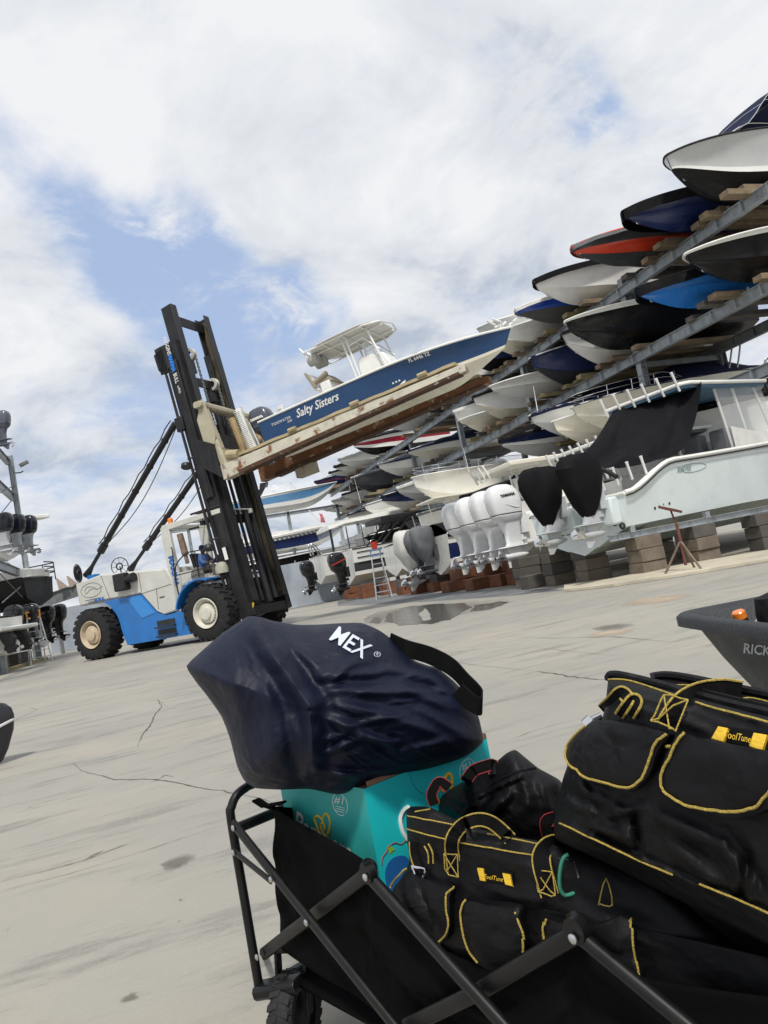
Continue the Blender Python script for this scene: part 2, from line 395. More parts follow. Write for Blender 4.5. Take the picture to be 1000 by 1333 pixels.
dirt_shade = mat('rack_shade_ground', (.22, .205, .175), .9, var=.4, scale=1.5, bump=.5, bscale=20, col2=(.26, .24, .20), mix=(.45, .7))  # darker ground colour stands in for the shade under the rack
g = MB(); g.add([V(p) for p in ((12.2, 5, .004), (12.1, 30, .004), (13.2, 58, .004), (28, 58, .004), (28, 5, .004))], [[0, 1, 2, 3, 4]]); struct(g.build('shade_ground', dirt_shade, smooth=0))

# darker asphalt strip, pale kerb apron in front of the boat blocks
asph = mat('asphalt_strip', (.13, .14, .155), .8, var=.25, scale=1.5, bump=.4, bscale=60, col2=(.24, .235, .22), mix=(.5, .65))
apron_m = mat('pale_concrete_apron', (.50, .45, .35), .85, var=.15, scale=1.2, bump=.3, bscale=50, col2=(.36, .33, .27), mix=(.5, .7))
def gpoly(name, mt, pts, z, t=0, kind='structure'):
    g = MB(); P = [at(px, py, z=0) for px, py in pts]
    if t: g.prism([(p.x, p.y) for p in P], Matrix(), t, z)
    else: g.add([V((p.x, p.y, z)) for p in P], [list(range(len(P)))])
    return struct(g.build(name, mt, smooth=0), kind)
gpoly('asphalt_strip', asph, [(440, 789), (560, 783), (660, 776), (735, 768), (690, 766), (600, 770), (505, 775), (440, 781)], .004)
gpoly('concrete_apron', apron_m, [(735, 771), (800, 764), (905, 748), (1000, 731), (1200, 694), (1200, 682), (1000, 719), (880, 739), (790, 757), (735, 764)], .006, .05)
# wet patches
wet = mat('standing_water', (.10, .095, .082), .14, var=.3, scale=4)
damp = mat('damp_concrete', (.135, .125, .105), .35, var=.35, scale=2, col2=(.24, .22, .18), mix=(.45, .6))
def patch_px(name, mt, pts, z, seed=0, jag=2.0, n=8, kind='structure'):
    O = [V((x, y, 0)) for x, y in pts]; g = MB(); P = []
    for i in range(len(O)):
        a, b = O[i], O[(i+1) % len(O)]
        for k in range(n):
            q = a.lerp(b, k/n); P.append(V((q.x + jag*3*noise.fractal(V((q.x*.09, q.y*.25, seed)), 1, 2, 4), q.y + jag*noise.fractal(V((q.x*.07, q.y*.3, seed+5)), 1, 2, 4), 0)))
    W = [at(p.x, p.y, z=z) for p in P]; g.add(W, [list(range(len(W)))]); return struct(g.build(name, mt, smooth=0), kind)
def patch(name, mt, cxy, rx, ry, rot, z, seed, rough=.45, n=64, kind='structure'):
    c = at(*cxy, z=0); g = MB(); P = []
    for k in range(n):
        a = 2*math.pi*k/n; q = V((math.cos(a), math.sin(a), seed*3.1))
        r = 1 + rough*noise.fractal(q*1.6, 1, 2, 4)*1.3
        x, y = rx*r*math.cos(a), ry*r*math.sin(a)
        P.append(V((c.x + x*math.cos(rot) - y*math.sin(rot), c.y + x*math.sin(rot) + y*math.cos(rot), z)))
    g.add(P + [V((c.x, c.y, z))], [(k, (k+1) % n, n) for k in range(n)])
    return struct(g.build(name, mt, smooth=0), kind)
patch_px('damp_patch', damp, [(472, 812), (480, 800), (500, 792), (540, 786), (600, 782), (660, 779), (675, 783), (650, 790), (628, 797), (600, 806), (560, 812), (520, 816), (495, 818)], .003, 1)
patch_px('puddle', wet, [(500, 808), (505, 798), (530, 790), (570, 786), (600, 785), (612, 790), (600, 798), (585, 807), (555, 812), (520, 813)], .0055, 2)
patch_px('puddle', wet, [(612, 796), (618, 788), (650, 783), (664, 784), (650, 789), (632, 794)], .0055, 3, 1)
patch_px('puddle', wet, [(480, 810), (490, 803), (498, 806), (494, 812)], .0055, 4, 1)
patch_px('dry_island', gm, [(545, 800), (552, 792), (560, 796), (562, 806), (552, 808)], .007, 5, 1)
patch_px('damp_patch', damp, [(885, 746), (940, 735), (1000, 722), (1060, 712), (1060, 722), (1000, 735), (940, 744)], .0035, 6, 1)
patch_px('puddle', wet, [(915, 742), (960, 733), (1020, 722), (1020, 727), (960, 738), (930, 742)], .0045, 7, .7)
tan = mat('sandy_patch', (.50, .40, .29), .85, var=.12, scale=2, bump=.3, bscale=40, col2=(.42, .36, .28), mix=(.5, .7))
dark = mat('oil_stain', (.09, .075, .06), .7, var=.4, scale=8)
for i, (mt, pts) in enumerate([(tan, [(805, 790), (820, 780), (860, 774), (910, 772), (915, 775), (880, 782), (850, 788)]), (dark, [(205, 1122), (222, 1115), (240, 1111), (256, 1108), (258, 1115), (245, 1123), (230, 1130), (222, 1136), (214, 1130)]),
      (dark, [(770, 818), (790, 812), (825, 810), (828, 815), (800, 821), (780, 822)]), (tan, [(745, 829), (790, 820), (828, 817), (822, 824), (780, 830)]), (dark, [(155, 1300), (170, 1292), (182, 1291), (178, 1300), (165, 1305), (150, 1308)]), (dark, [(230, 1172), (236, 1168), (240, 1172), (232, 1174)])]):
    patch_px('ground_stain', mt, pts, .0035, i+20, 1.2 if i not in (1, 4) else 2.5)
crk = mat('crack', (.07, .064, .055), .9, var=.4, scale=20, col2=(.2, .18, .15), mix=(.5, .7))
jnt = mat('sawn_joint', (.17, .155, .13), .9, var=.4, scale=10, col2=(.32, .3, .26), mix=(.45, .6))
for m_ in (tan, dark, damp):
    N = m_.node_tree.nodes; L = m_.node_tree.links; tcg = N.new('ShaderNodeTexCoord')
    vl = N.new('ShaderNodeVectorMath'); vl.operation = 'DISTANCE'; vl.inputs[1].default_value = (.5, .5, 0)
    mp_g = N.new('ShaderNodeMapping'); mp_g.inputs['Scale'].default_value = (1, 1, 0); L.new(tcg.outputs['Generated'], mp_g.inputs[0]); L.new(mp_g.outputs[0], vl.inputs[0])
    nn_ = N.new('ShaderNodeTexNoise'); nn_.inputs['Scale'].default_value = 2.2 if m_ is damp else 9; nn_.inputs['Detail'].default_value = 9; nn_.inputs['Roughness'].default_value = .75; L.new(tcg.outputs['Object'], nn_.inputs['Vector'])
    ad = N.new('ShaderNodeMath'); ad.operation = 'MULTIPLY_ADD'; ad.inputs[1].default_value = .9; L.new(nn_.outputs['Fac'], ad.inputs[0]); L.new(vl.outputs['Value'], ad.inputs[2])
    mr_ = N.new('ShaderNodeMapRange'); mr_.inputs[1].default_value = .62; mr_.inputs[2].default_value = .92; mr_.inputs[3].default_value = .7 if m_ is tan else .42; mr_.inputs[4].default_value = 0; L.new(ad.outputs[0], mr_.inputs[0])
    L.new(mr_.outputs[0], N['Principled BSDF'].inputs['Alpha'])
def crack(pts, w0, mt=crk, jag=.25, seed=0, n=9):
    P = [at(px, py, z=0) for px, py in pts]; g = MB(); Q = []
    for i in range(len(P)-1):
        for k in range(n):
            t = k/n; q = P[i].lerp(P[i+1], t); ln = (P[i+1]-P[i]).length
            s_ = (P[i+1]-P[i]).cross(V((0, 0, 1))).normalized()
            q = q + s_*noise.fractal(q*9 + V((seed, 0, 0)), 1, 2, 3)*.05*jag*min(1, ln*2)
            Q.append(q)
    Q.append(P[-1]); L_, R_ = [], []
    for i, q in enumerate(Q):
        d = (Q[min(i+1, len(Q)-1)] - Q[max(i-1, 0)]); s_ = V((d.y, -d.x, 0)).normalized()
        ww = w0*(.25 + 1.1*abs(noise.noise(q*13+V((seed, 4, 0)))) )*min(1, .2+3*min(i, len(Q)-1-i)/len(Q))
        L_.append(V((q.x, q.y, .0028)) + s_*ww); R_.append(V((q.x, q.y, .0028)) - s_*ww)
    g.grid([L_, R_]); struct(g.build('ground_crack' if mt is crk else 'ground_joint', mt, smooth=0))
crack([(95, 993), (107, 1004), (132, 1010), (150, 1015), (200, 1015), (225, 1018), (255, 1025), (290, 1030), (330, 1038), (372, 1050)], .0075, seed=1)
crack([(205, 911), (211, 920), (202, 930), (196, 944), (186, 956), (179, 972)], .012, seed=2)
crack([(188, 914), (205, 911), (219, 921)], .006, seed=3)
crack([(0, 1016), (60, 1002), (120, 988), (180, 972), (240, 955)], .0028, jnt, .15, 4)
crack([(0, 1162), (100, 1135), (200, 1104), (297, 1072)], .0035, jnt, .1, 5)
crack([(0, 1148), (60, 1134), (110, 1120), (158, 1102), (185, 1093)], .006, jnt, .3, 6)
crack([(112, 1118), (135, 1108)], .006, seed=7); crack([(150, 1104), (162, 1100)], .004, seed=8)
crack([(0, 952), (25, 935), (48, 924), (38, 921)], .006, seed=9)
crack([(697, 874), (720, 877), (745, 881), (790, 886)], .014, seed=10, jag=.6)
crack([(560, 858), (620, 866), (697, 874)], .006, jnt, .3, 11)
crack([(668, 829), (720, 831), (800, 829), (875, 836)], .008, seed=12); crack([(640, 972), (700, 950), (768, 932)], .003, jnt, .3, 13)
crack([(640, 985), (700, 965), (775, 948)], .002, jnt, .3, 14); crack([(520, 855), (600, 848), (680, 838)], .01, jnt, .3, 15)
crack([(35, 1053), (42, 1050)], .005, seed=16); crack([(8, 1212), (14, 1208)], .003, seed=17); crack([(230, 1201), (236, 1199)], .003, seed=18)
crack([(150, 1010), (170, 1006), (200, 1000)], .003, seed=21); crack([(700, 843), (760, 850), (800, 853)], .006, jnt, .3, 22)
crack([(200, 1019), (215, 1009), (228, 1012)], .004, seed=23); crack([(330, 1010), (345, 1020)], .003, seed=24)

# far edge: grey wind-cloth fence closing off the yard
fence_m = mat('grey_fence_cloth', (.30, .335, .38), .8, var=.15, scale=.8, col2=(.20, .235, .28), mix=(.5, .7), streak=(1, 1, .3), bump=.5, bscale=1.2)
fn = thing('screen_fence', 'long pale grey cloth windscreen fence closing the far end of the boatyard', 'fence', loc=(2, 60, 0))
A_, B_ = V((-7, 60, 0)), V((16, 49, 0)); g = MB(); rows = []
for j in range(6):
    z = .05 + j*.62; row = []
    for i in range(93):
        t = i/92; p = A_.lerp(B_, t); bulge = math.sin(math.pi*j/5)*.12*math.sin(t*60) + .1*noise.noise(V((t*30, z, 0)))
        row.append(p + V((-.4, -1, 0)).normalized()*(bulge+.06) + V((0, 0, z)))
    rows.append(row)
g.grid(rows); g.build('cloth', fence_m, fn, world=True)
for i in range(0, 9):
    p = A_.lerp(B_, i/8); g = MB(); g.tube([p, p + V((0, 0, 3.3))], .045, 8); g.build('post', galv, fn, world=True)
# ------------------------------------------------------------------ hull generator (local: +x bow, z=0 keel at the stern)
class Hull:
    def __init__(s, L=7, B=2.4, H=1.05, rise=.35, fore=.58, ek=2.2, dead=19, pl=2.1, p0=.42, flare=.16, chine=.84, stern=.95, dip=0, pe=1, stem=1.0, rake=0):
        s.__dict__.update(L=L, B=B, H=H, rise=rise, fore=fore, ek=ek, dead=dead, pl=pl, p0=p0, flare=flare, chine=chine, stern=stern, dip=dip, pe=pe, stem=stem, rake=rake)
    def zs(s, t): return s.H + s.rise*t**1.7 - s.dip*(1-sstep(0, .16, t))
    def bs(s, t):
        w_ = 1 if t < s.p0 else max(0, 1-((t-s.p0)/(1-s.p0))**s.pl)**s.pe
        return max(.012, s.B/2*w_*(s.stern + (1-s.stern)*min(1, t/.35)))
    def zk(s, t): return 0 if t < s.fore else (s.zs(1)-.04)*s.stem*((t-s.fore)/(1-s.fore))**s.ek
    def bc(s, t):
        a = s.p0-.12; w_ = 1 if t < a else max(0, 1-((t-a)/(1-a))**(s.pl*.85))**(.5+.5*s.pe)
        return max(.006, s.B/2*s.chine*w_*(s.stern + (1-s.stern)*min(1, t/.35)))
    def zc(s, t):
        d = rad(s.dead + 24*sstep(.45, 1, t)); return min(s.zk(t) + s.bc(t)*math.tan(d), s.zs(t)-.03)
    def sec(s, t):
        """half section keel -> sheer"""
        x = s.L*t; b, c, zk, zc, zs = s.bs(t), s.bc(t), s.zk(t), s.zc(t), s.zs(t)
        P = [(0, zk), (c*.33, lerp(zk, zc, .33)), (c*.36, lerp(zk, zc, .33)-.008), (c*.66, lerp(zk, zc, .66)), (c*.69, lerp(zk, zc, .66)-.008), (c, zc), (min(b, c+.035), zc+.012)]
        c2 = min(b, c+.035); fl = 1 + s.flare*6*sstep(.3, .9, t)
        for u in (.14, .30, .48, .66, .84, 1.0): P.append((c2 + (b-c2)*u**fl, lerp(zc+.012, zs, u)))
        return x, P
    def dx(s, t, z): return -s.rake*max(0, 1-z/s.zs(t))*sstep(.7, 1, t)
    def ts(s, n=30): return [1-(1-i/n)**(1.35 if s.pe == 1 else 1.9) for i in range(n+1)]
    def pt(s, t, u, side=1, off=0):
        """point on the topside, u 0 chine .. 1 sheer"""
        x, P = s.sec(t); Q = P[6:]; k = [0, .14, .30, .48, .66, .84, 1.0]
        for i in range(6):
            if u <= k[i+1]+1e-6: f = (u-k[i])/(k[i+1]-k[i]); y = lerp(Q[i][0], Q[i+1][0], f); z = lerp(Q[i][1], Q[i+1][1], f); break
        return V((x+s.dx(t, z), side*(y+off), z))
    def mb(s, n=30, bottom_to=6, band=None):
        """material index 0 topsides, 1 bottom, 2 band (list of topside strips)"""
        g = MB(); rings = []
        for t in s.ts(n):
            x, P = s.sec(t)
            rings.append([V((x+s.dx(t, z), -y, z)) for y, z in reversed(P)] + [V((x+s.dx(t, z), y, z)) for y, z in P[1:]])
        m_ = len(rings[0]); npt = (m_+1)//2
        vs = [p for r in rings for p in r]; g.v = vs
        for i in range(len(rings)-1):
            for j in range(m_-1):
                k = min(j, m_-2-j)                 # strip index from the sheer: 0..5 topsides
                a = i*m_+j; g.f.append([a, a+m_, a+m_+1, a+1])
                mi = 0
                if k >= 12-bottom_to: mi = 1
                if band and k in band: mi = 2
                g.mi.append(mi)
        g.f.append(list(range(m_))); g.mi.append(0)
        return g
def deck_mb(h, cock=(.06, .52), depth=.5, crown=.10, n=34, inset=.16):
    """mi 0 deck, 1 cockpit floor"""
    g = MB(); rows = []; mis = []
    for i, t in enumerate(h.ts(n)):
        b, z = h.bs(t)-.01, h.zs(t)-.012; x = h.L*t; row = []
        inn = sstep(cock[0]-.02, cock[0]+.01, t)*(1-sstep(cock[1]-.01, cock[1]+.04, t))
        for f in (-1, -.999+inset*1.0, -.84+.01, -.5, 0, .5, .84-.01, .999-inset, 1):
            y = b*f; zz = z + crown*(1-f*f)*sstep(.05, .3, 1-t)*(1-inn)
            if abs(f) <= .831: zz -= depth*inn
            row.append(V((x, y, zz)))
        rows.append(row)
    g.grid(rows); return g
def rail_mb(h, r=.03, t0=0, t1=1, dz=.0, off=.0, n=30):
    g = MB()
    for sd_ in (-1, 1):
        g.tube([V((h.L*t + (.02 if t > .99 else 0), sd_*(h.bs(t)+off), h.zs(t)+dz)) for t in [t0+(t1-t0)*x for x in h.ts(n)]], r, 6)
    return g
def cover_mb(h, peaks, t0=0, t1=1, drop=.16, seed=0, wr=.035, n=40, m_=18, out=.03, nose=True):
    """boat cover draped from sheer to sheer; peaks = [(t, height)] of the ridge"""
    g = MB(); rows = []
    for i in range(n+1):
        t = t0 + (t1-t0)*(1-(1-i/n)**(1.25 if h.pe == 1 else 1.8))
        for a, b_ in zip(peaks, peaks[1:]):
            if a[0] <= t <= b_[0]: pk = lerp(a[1], b_[1], sstep(a[0], b_[0], t)); break
        else: pk = peaks[-1][1]
        row = []
        for j in range(m_+1):
            f = j/m_*2-1; ff = max(-1, min(1, f*1.18)); b = h.bs(t)+out; z = h.zs(t)+.02
            y = b*ff; zz = z + pk*(1-abs(ff)**1.7)
            if abs(f) > .85: zz = z - drop*(abs(f)-.85)/.15; 
            p = V((h.L*t + (.03 if t > .98 else 0), y, zz))
            q = V((t*h.L*1.1, f*2.2, seed*5.3)); k = wr*(noise.fractal(q*1.5, 1, 2, 4)) + wr*.6*abs(noise.noise(q*3.1))
            p.z += k*(.35+pk*.8 + .3*(abs(ff) < .9)); p.y += .5*k*(1 if f > 0 else -1)
            row.append(p)
        rows.append(row)
    g.grid(rows); return g
def windshield(h, root, t=.52, hgt=.42, rake=.35, wid=.86, frame_m=None):
    F = MB(); G = MB(); b = h.bs(t)*wid; x0 = h.L*t; z0 = h.zs(t)+.03; base, top = [], []
    for k in range(-8, 9):
        a = k/8; yy = b*math.sin(a*math.pi/2*.98); xx = x0 + .75*math.cos(a*math.pi/2)-.95*abs(a)**3
        base.append(V((xx, yy, z0 - .02*abs(a)))); top.append(V((xx-rake-.05, yy*.86, z0+hgt*(1-.25*abs(a)**4))))
    G.grid([base, top]); F.tube(top, .016, 6); F.tube(base, .014, 6)
    for k in (0, 5, 8, 11, 16): F.tube([base[k], top[k]], .013, 6)
    w_ = F.build('windshield', frame_m or alu, root); G.build('pane', clear, w_); return w_
def bowrail(h, root, t0=.5, hgt=.42, n=9):
    g = MB(); 
    for k in (1, .55):
        P = [V((h.L*t*.995, s_*max(0, h.bs(t)-.07), h.zs(t)+hgt*k*sstep(t0-.02, t0+.1, t))) for s_, tt in ((-1, None), (1, None)) for t in ([t0+(.985-t0)*i/n for i in range(n+1)] if s_ < 0 else [t0+(.985-t0)*i/n for i in range(n, -1, -1)])]
        g.tube(P, .014, 6)
    for s_ in (-1, 1):
        for i in range(1, n, 2):
            t = t0+(.985-t0)*i/n; q = V((h.L*t*.995, s_*max(0, h.bs(t)-.07), h.zs(t))); g.tube([q, q+V((-.03, 0, hgt))], .011, 6)
    return g.build('bow_rail', chrome, root)
# ------------------------------------------------------------------ outboard motor (local: transom plane x=0, +x forward, z=0 transom top)
def supell(z, xc, l, w_, n=24, p=.52):
    R_ = []
    for k in range(n):
        a = 2*math.pi*k/n; c, s_ = math.cos(a), math.sin(a)
        R_.append(V((xc + l/2*math.copysign(abs(c)**p, c), w_/2*math.copysign(abs(s_)**p, s_), z)))
    return R_
def outboard(parent, M, cow, leg=None, s=1.0, cover=None, stripe=None, text=None, tcol=None, prop=True, name='outboard_motor', tilt=0):
    leg = leg or cow
    K = M @ Matrix.Rotation(tilt, 4, 'Y') @ Matrix.Scale(s, 4)
    T = lambda R_: [K @ p for p in R_]
    g = MB()
    g.loft([T(supell(*a)) for a in ((-.02, -.40, .52, .30), (-.12, -.38, .42, .26), (-.30, -.37, .36, .19), (-.50, -.36, .38, .15), (-.56, -.37, .44, .15))])
    g.loft([T(supell(*a)) for a in ((-.565, -.42, .66, .26), (-.585, -.44, .72, .28), (-.60, -.42, .64, .22))])
    g.box((-.09, 0, -.12), (.16, .26, .42), K); g.box((-.17, 0, -.02), (.18, .20, .14), K); g.box((-.16, 0, -.42), (.16, .14, .12), K)
    ob = g.build(name, leg, parent, bevel=0)
    g = MB(); a0 = math.pi
    if cover:
        rings = []
        for z, xc, l, w_ in ((-.44, -.44, .20, .16), (-.34, -.44, .34, .26), (-.2, -.43, .50, .38), (-.04, -.42, .66, .50), (.14, -.42, .80, .58), (.34, -.42, .88, .62), (.54, -.43, .86, .60), (.68, -.44, .74, .52), (.76, -.46, .52, .36), (.79, -.47, .2, .14)):
            R_ = []
            for k, p in enumerate(supell(z, xc, l, w_, 28, .75)):
                nn = noise.fractal(V((p.x*2.6, p.y*2.6, p.z*1.5 + M.translation.y*3)), 1, 2, 4)*.10 - .03*abs(noise.noise(V((k*.55, z*1.6, 5+M.translation.y))))
                d = V((p.x-xc, p.y, 0)); d = d.normalized() if d.length > 0 else d
                R_.append(K @ (p + d*nn + V((0, 0, nn*.4))))
            rings.append(R_)
        g.loft(rings); g.build('cover', cover, ob)
    else:
        g.loft([T(supell(*a)) for a in ((-.04, -.41, .50, .32), (.02, -.42, .60, .40), (.09, -.43, .67, .44), (.10, -.43, .645, .425), (.12, -.43, .645, .425), (.13, -.43, .68, .45), (.28, -.44, .73, .49), (.46, -.455, .74, .50), (.60, -.47, .68, .46), (.69, -.48, .56, .40), (.745, -.49, .36, .27), (.765, -.50, .12, .1))])
        cw = g.build('cowl', cow, ob)
        if s > 1.05:
            q = MB(); q.tube(T(supell(.115, -.43, .662, .438)), .006*s, 5, closed=True); q.build('seam', darkm, cw)
            q = MB(); q.ribbon([K @ V((-.44-.30*math.cos(b_), .215*math.sin(b_), .60-.02*math.cos(b_))) for b_ in [rad(-75+15*i) for i in range(11)]], K.to_3x3() @ V((-1, 0, .6)), .045*s, .012); q.build('air_slot', darkm, cw)
            for sd_ in (-1, 1):
                q = MB(); q.tube(spl([K @ V(p) for p in ((-.72, sd_*.19, .40), (-.50, sd_*.247, .30), (-.25, sd_*.235, .22), (-.14, sd_*.18, .30))], 4), .008*s, 5); q.build('cowl_crease', cow, cw)
        if stripe:
            g = MB()
            for sd_ in (-1, 1):
                P = [K @ V((-.43 + .335*math.cos(a), sd_*(.249 - .03*abs(math.cos(a))**4), .34 + .10*math.cos(a))) for a in [math.pi*i/10 for i in range(11)]]
                for P2 in (P,): g.ribbon(P2, K.to_3x3() @ V((0, sd_, 0)), .035*s, .004)
            g.build('stripe', stripe, cw)
        if text:
            for sd_, rz in ((-1, 0),):
                g = MB(); TM = K @ Matrix.Translation((-.45, -.253, .50)) @ Matrix.Rotation(rad(90), 4, 'X') @ Matrix.Rotation(rad(4), 4, 'Z')
                g.text(text, TM, .085, bold=.004, ext=.004); g.build('lettering', tcol, cw)
    g = MB()
    g.loft([T(supell(z, x_, l, w_, 12, .8)) for z, x_, l, w_ in ((-.60, -.37, .38, .10), (-.72, -.38, .32, .085))])
    MT = K @ Matrix.Translation((-.72, 0, -.78)) @ Matrix.Rotation(rad(90), 4, 'Y')
    g.lathe([(.001, .66), (.03, .62), (.06, .52), (.075, .38), (.072, .2), (.06, .02)], 14, MT)
    g.prism([(-.62, -.80), (-.22, -.82), (-.34, -.86), (-.50, -1.02), (-.60, -1.02)], K @ frame((0, .008, 0), (1, 0, 0), y=(0, 0, 1)), .016)
    g.build('gearcase', leg, ob)
    if prop:
        g = MB(); MP = K @ Matrix.Translation((-.90, 0, -.78)) @ Matrix.Rotation(rad(90), 4, 'Y')
        g.lathe([(.035, 0), (.055, .06), (.055, .19)], 12, MP)
        for k in range(3):
            MB_ = MP @ Matrix.Rotation(k*2.094+.4, 4, 'Z'); rows = []
            for i in range(6):
                r = .04 + i*.028; ww = .05 + .055*math.sin(math.pi*(i+.6)/6.4); tw = .95-.09*i
                rows.append([MB_ @ V((r, ww*math.cos(tw)*u, .11 + ww*math.sin(tw)*u + .01*i)) for u in (-1, -.4, .4, 1)])
            g.grid(rows)
        g.build('propeller', chrome if leg is not blackg else alud, ob)
    return ob
def tm(x, y, z, rz=0): return Matrix.Translation((x, y, z)) @ Matrix.Rotation(rz, 4, 'Z')
# ------------------------------------------------------------------ marina forklift (local: +x forward, +y away from the camera, origin under the front axle centre)
FA, FB = at(122, 860, z=0), at(272, 835, z=0); FH = (FB-FA).normalized(); FH.z = 0; FH.normalize(); FL = V((-FH.y, FH.x, 0))
fl_blue = mat('forklift_blue', (.015, .155, .47), .38, var=.12, scale=2, coat=.25, col2=(.02, .10, .28), mix=(.6, .8))
fl_white = mat('forklift_white', (.55, .55, .51), .42, var=.10, scale=2, coat=.15, col2=(.42, .40, .34), mix=(.58, .8))
FM = frame(FB + FL*1.7, FH, z=(0, 0, 1))
fk = thing('marina_forklift', 'huge blue and white marina forklift with tall black mast carrying a blue boat', 'forklift', M=FM)
# chassis side profile in blue (x, z)
def arc(cx_, cz_, r, a0, a1, n=12): return [(cx_+r*math.cos(rad(a0+(a1-a0)*i/n)), cz_+r*math.sin(rad(a0+(a1-a0)*i/n))) for i in range(n+1)]
XZ = lambda y: frame((0, y, 0), (1, 0, 0), y=(0, 0, 1))      # prism grows towards -y
WR = .93
side = [(-3.95, .32), (-1.02, .32)] + arc(0, .93, 1.16, 214, 92, 12)[1:] + [(-.05, 2.1), (-.75, 2.08), (-1.15, 1.55), (-1.2, 1.16), (-2.0, 1.1), (-2.35, 1.25), (-2.95, 1.98), (-4.7, 2.02)] + arc(-5.3, .93, 1.18, 68, 8, 8)[0:] + [(-4.12, .9)]
g = MB(); g.prism(side, XZ(-1.12), .22); g.prism(side, XZ(1.34), .22); g.box((-2.4, 0, .75), (3.0, 2.2, .7)); g.box((-2.6, 0, 1.4), (5.2, 2.1, .6))
# front guards above the drive wheels
for y0, y1 in ((-1.78, -1.1), (1.1, 1.78)):
    A_ = arc(0, .93, 1.10, 165, 70, 12); B_ = arc(0, .93, 1.16, 165, 70, 12)
    g.loft([[V((x, y, z)) for x, z in A_ + B_[::-1]] for y in (y0, y1)])
body = g.build('chassis', fl_blue, fk, bevel=.02)
# lighter recessed service panel and steps
g = MB(); g.prism([(-3.6, 1.94), (-2.98, 1.94), (-2.42, 1.27), (-3.05, 1.16)], XZ(-1.345), .012); g.build('service_panel', mat('forklift_blue_panel', (.03, .23, .62), .35, var=.05, coat=.3), body)
g = MB()
for z in (.42, .74): g.box((-2.0, -1.40, z), (.85, .22, .05)); g.box((-2.0, -1.36, z+.14), (.80, .02, .16))
g.build('step', darkm, body)
# rear hood / counterweight in white
g = MB()
def hood(y0, y1, top=1.0):
    pr = [(-6.0, 2.02), (-6.05, 2.86), (-4.75, 3.0), (-3.4, 2.86), (-1.62, 2.68), (-1.45, 2.3), (-1.4, 1.2), (-2.05, 1.13), (-2.35, 1.28), (-2.95, 2.02), (-4.5, 2.05)]
    return pr
pr = hood(0, 0)
g.prism(pr, XZ(1.34), 2.68)
rear = g.build('hood', fl_white, fk, bevel=.05)
g = MB()     # inset door line and seams
for a, b in (((-3.0, 2.0), (-1.5, 2.12)), ((-2.9, 2.08), (-2.9, 2.75)), ((-4.45, 2.08), (-4.7, 2.95)), ((-2.25, 1.35), (-2.2, 2.08))):
    g.bar((a[0], -1.343, a[1]), (b[0], -1.343, b[1]), .012, .012)
g.box((-2.0, -1.352, 1.75), (.22, .02, .03)); g.build('panel_seam', darkm, rear)
lg_grey = mat('logo_grey', (.13, .15, .15), .6); bluet = mat('decal_blue', (.02, .13, .42), .5)
g = MB(); TM = Matrix.Translation((-5.30, -1.345, 2.52)) @ Matrix.Rotation(rad(90), 4, 'X')
g.tube([TM @ V((.52*math.cos(a), .26*math.sin(a), 0)) for a in [2*math.pi*i/36 for i in range(36)]], .008, 5, closed=True)
g.tube([TM @ V(p) for p in spl([(-.36, .06, 0), (-.28, -.1, 0), (-.05, .02, 0), (.15, .03, 0), (.3, -.02, 0), (.6, .05, 0)], 5)], .008, 5)
g.tube([TM @ V(p) for p in spl([(-.3, .02, 0), (-.2, .13, 0), (0, .12, 0), (.2, .06, 0), (.32, -.02, 0)], 5)], .008, 5)
for k in range(2): g.box((-5.3, -1.346, 2.18-.07*k), (.75-.3*k, .006, .025))
g.build('logo', lg_grey, rear)
g = MB(); g.text('BLBUL', Matrix.Translation((-4.95, -1.345, 2.12)) @ Matrix.Rotation(rad(90), 4, 'X') @ Matrix.Rotation(rad(3), 4, 'Z'), .14, .008, ext=.004, sx=1.3); g.build('lettering', bluet, rear)
# black air cleaner on the hood flank
g = MB(); g.box((-3.62, -1.48, 2.55), (.55, .3, .62)); g.build('battery_box', blackm, rear, bevel=.05)
g = MB(); g.tube([(-3.35, -1.5, 2.6), (-3.05, -1.5, 2.62)], .13, 12); g.tube([(-3.08, -1.5, 2.62), (-2.98, -1.5, 2.63)], .17, 12); g.build('air_intake', blackm, rear)
# rear-view fans / mirrors at the tail
for x, y, z, rx in ((-6.05, -1.15, 3.25, 115), (-5.2, .1, 3.28, 20)):
    g = MB(); c = V((x, y, z)); RM = Matrix.Translation(c) @ Matrix.Rotation(rad(rx), 4, 'Z') @ Matrix.Rotation(rad(90), 4, 'X')
    g.tube([RM @ V((.34*math.cos(a), .34*math.sin(a), 0)) for a in [2*math.pi*i/20 for i in range(20)]], .018, 6, closed=True)
    g.tube([RM @ V((.12*math.cos(a), .12*math.sin(a), .03)) for a in [2*math.pi*i/12 for i in range(12)]], .03, 6, closed=True)
    for k in range(8): a = k*math.pi/4; g.tube([RM @ V((.1*math.cos(a), .1*math.sin(a), 0)), RM @ V((.34*math.cos(a), .34*math.sin(a), 0))], .009, 5)
    g.tube([c, c + V((.05, 0, -.4))], .025, 6); g.lathe([(.001, 0), (.31, .004), (.31, .01), (.001, .014)], 20, RM) if rx == 115 else None
    g.build('reel', darkm, rear)
# rear lamp guard blue
g = MB(); g.box((-5.55, -.9, 3.02), (.35, .3, .16)); g.build('cylinder_mount', fl_blue, rear, bevel=.02)
